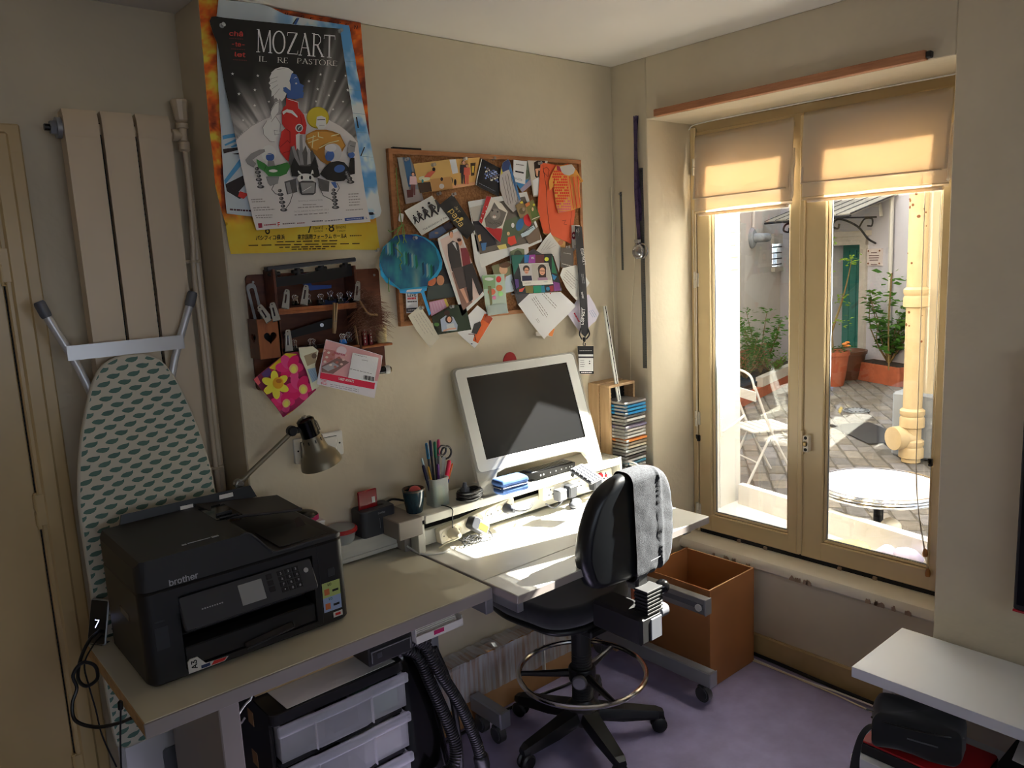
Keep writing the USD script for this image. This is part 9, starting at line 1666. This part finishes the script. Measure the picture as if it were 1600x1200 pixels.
paper('tulip_card', 'bright pink and yellow tulip card hanging by a corner from the wall shelf', 'card', [(395.5, 593), (420, 573), (446, 552), (464, 550), (480, 570), (494, 609), (470, 632), (446.5, 653.5), (420, 622)], 0.090, (150, 36, 76), tulips, [(446, 654, 40, -0.02)], 0.0, 3, mat='print_gloss')
paper('paper_slip', 'crumpled beige and blue slip like a banknote under the wide binder clip', 'slip', [(466, 543), (488, 541), (497, 548), (492, 570), (499, 604), (489, 611), (478, 578), (468, 557)], 0.096, (196, 194, 170), lambda s: (s.add((150, 134, 106), [(474, 556), (494, 549), (493, 566), (480, 572)]), s.add((138, 160, 176), [(480, 577), (494, 574), (497, 592), (488, 598)]), s.add((92, 74, 58), ell(490, 556, 4, 4)), s.bars((110, 132, 160), (482, 580), (492, 596), (3, -1), 3, 0.8, True, 4)), [(490, 610, 30, -0.01)], 0.006, 7)
def ticket(s):
    s.add((198, 150, 150), [(508, 531), (545, 541), (598, 556), (592, 596), (500, 583)]); s.add((176, 116, 112), [(506, 545), (524, 548), (522, 566), (503, 566)]); s.add((124, 96, 92), [(502, 572), (528, 558), (545, 566), (520, 584), (502, 581)]); s.add((150, 148, 152), [(502, 574), (520, 566), (530, 572), (512, 580)])
    for i in range(14): s.add([(206, 170, 160), (170, 104, 92), (226, 190, 180)][i % 3], ell(506 + (i * 23 % 36), 548 + (i * 11 % 26), 2.4, 1.8))
    s.add((198, 44, 72), [(500, 582), (546, 590), (585, 598), (583, 608), (540, 600), (499, 591)]); s.text((226, 206, 206), 'TARIF ADULTE', (527, 593.2), (552, 597.6), 3.6, True); s.add((206, 186, 190), ell(533, 548, 8, 7)); s.bars((170, 90, 100), (521, 551), (539, 555), (0, 1), 1, 3.0, True, 3)
    s.add((216, 214, 216), [(550, 551), (592, 559), (583, 598), (543, 590)]); s.bars((130, 124, 126), (553, 554), (572, 558), (0, 1), 1, 0.8, True, 6); s.bars((120, 116, 118), (564, 562), (574, 564), (0, 1), 1, 0.8, True, 7); s.bars((120, 116, 118), (546, 576), (580, 584), (0, 1), 1, 0.8, True, 8)
    for i in range(9): s.add((50, 48, 50), line(0.7 + (i % 3) * 0.5, (568 + i * 1.8, 586 + i * 0.35), (567.2 + i * 1.8, 592.6 + i * 0.35)))
    s.bars((200, 90, 110), (500, 593), (510, 595), (0, 2), 4, 0.8, True, 9); s.bars((140, 134, 138), (515, 600), (560, 609), (0, 3), 2, 0.8, True, 10); s.text((90, 84, 88), '1', (500, 600), (501.6, 600), 2.6)
paper('admission_ticket', 'pink admission ticket with a red band and bar code under the blue binder clip', 'ticket', [(509, 530), (530, 536), (551, 541.5), (600, 556), (591, 590), (583, 622), (553, 614), (520, 606), (494, 600), (500, 570)], 0.102, (206, 198, 204), ticket, [(583, 622, 40, 0.008), (600, 556, 30, -0.01)], 0.003, 9, mat='print_gloss')
# ------------------------------------------------------------------ vacuum cleaner under the desks
M('hose', (34, 34, 38), 0.45)
vc = thing('vacuum_cleaner', 'black upright vacuum cleaner with two ribbed hoses under the desk edge', 'vacuum cleaner')
O = closed([(-0.075, -0.05), (-0.085, 0.03), (-0.05, 0.075), (0.05, 0.075), (0.085, 0.03), (0.075, -0.05), (0.04, -0.075), (-0.04, -0.075)], 4)
rings_ = [(0.02, 1.15, 0.0), (0.10, 1.20, 0.0), (0.30, 1.0, -0.01), (0.46, 0.78, -0.02), (0.56, 0.52, -0.03), (0.595, 0.30, -0.03)]
Pv = np.array([[(-1.405 + u * k + o, -0.375 + v * k, z) for u, v in np.vstack([O, O[:1]])] for z, k, o in rings_]); mt = grid(Pv); part(vc, 'body', join(mt, hullp(Pv[-1]), hullp(np.vstack([Pv[0], Pv[0] - [0, 0, 0.018]]))), 'black_gloss', smooth=50)
part(vc, 'side_rib', tube([(-1.36, -0.44, 0.58), (-1.325, -0.455, 0.45), (-1.310, -0.465, 0.25), (-1.315, -0.465, 0.08)], 0.010, 8), 'black_matte'); part(vc, 'handle', tube([(-1.46, -0.40, 0.58), (-1.47, -0.42, 0.645), (-1.41, -0.44, 0.652), (-1.37, -0.42, 0.60)], 0.013, 10), 'black_matte')
def hose(pts, r=0.0185):
    P = smooth_path(pts, 26); d = np.r_[0, np.cumsum(np.linalg.norm(np.diff(P, axis=0), axis=1))]; n = int(d[-1] / 0.0028); Q = np.stack([np.interp(np.linspace(0, d[-1], n), d, P[:, k]) for k in range(3)], 1); return tube(Q, np.where(np.arange(n) % 3 == 0, r, r * 0.87), 14, 1)
h1 = [(-1.470, -0.47, 0.655), (-1.425, -0.485, 0.630), (-1.385, -0.50, 0.53), (-1.325, -0.51, 0.40), (-1.285, -0.515, 0.28), (-1.268, -0.515, 0.21)]; h2 = [(-1.475, -0.450, 0.625), (-1.43, -0.455, 0.585), (-1.395, -0.462, 0.48), (-1.358, -0.475, 0.36), (-1.342, -0.49, 0.27), (-1.365, -0.50, 0.215), (-1.42, -0.49, 0.20)]
part(vc, 'hose', hose(h1), 'hose'); part(vc, 'hose', hose(h2, 0.0195), 'hose')
e_ = np.array([-1.268, -0.515, 0.215]); part(vc, 'hose_cuff', lathe_on(e_, e_ + [0.012, 0, -0.075], [(0.020, 0), (0.024, 0.1), (0.024, 0.55), (0.022, 0.6), (0.020, 1)], 22), 'black_plastic'); part(vc, 'cuff_band', lathe_on(e_ + [0.0100, 0, -0.062], e_ + [0.0118, 0, -0.072], [(0.0228, 0), (0.0228, 1)], 22), 'alu'); part(vc, 'wand', cyl(e_ + [0.011, 0, -0.07], e_ + [0.026, 0.02, -0.21], 0.0175, 18), 'black_plastic'); part(vc, 'wand_socket', lathe_on((-1.47, -0.52, 0.155), (-1.385, -0.535, 0.205), [(0.024, 0), (0.024, 0.9), (0.027, 0.92), (0.027, 1), (0.021, 1), (0.021, 0.5)], 20), 'dark_grey_plastic')
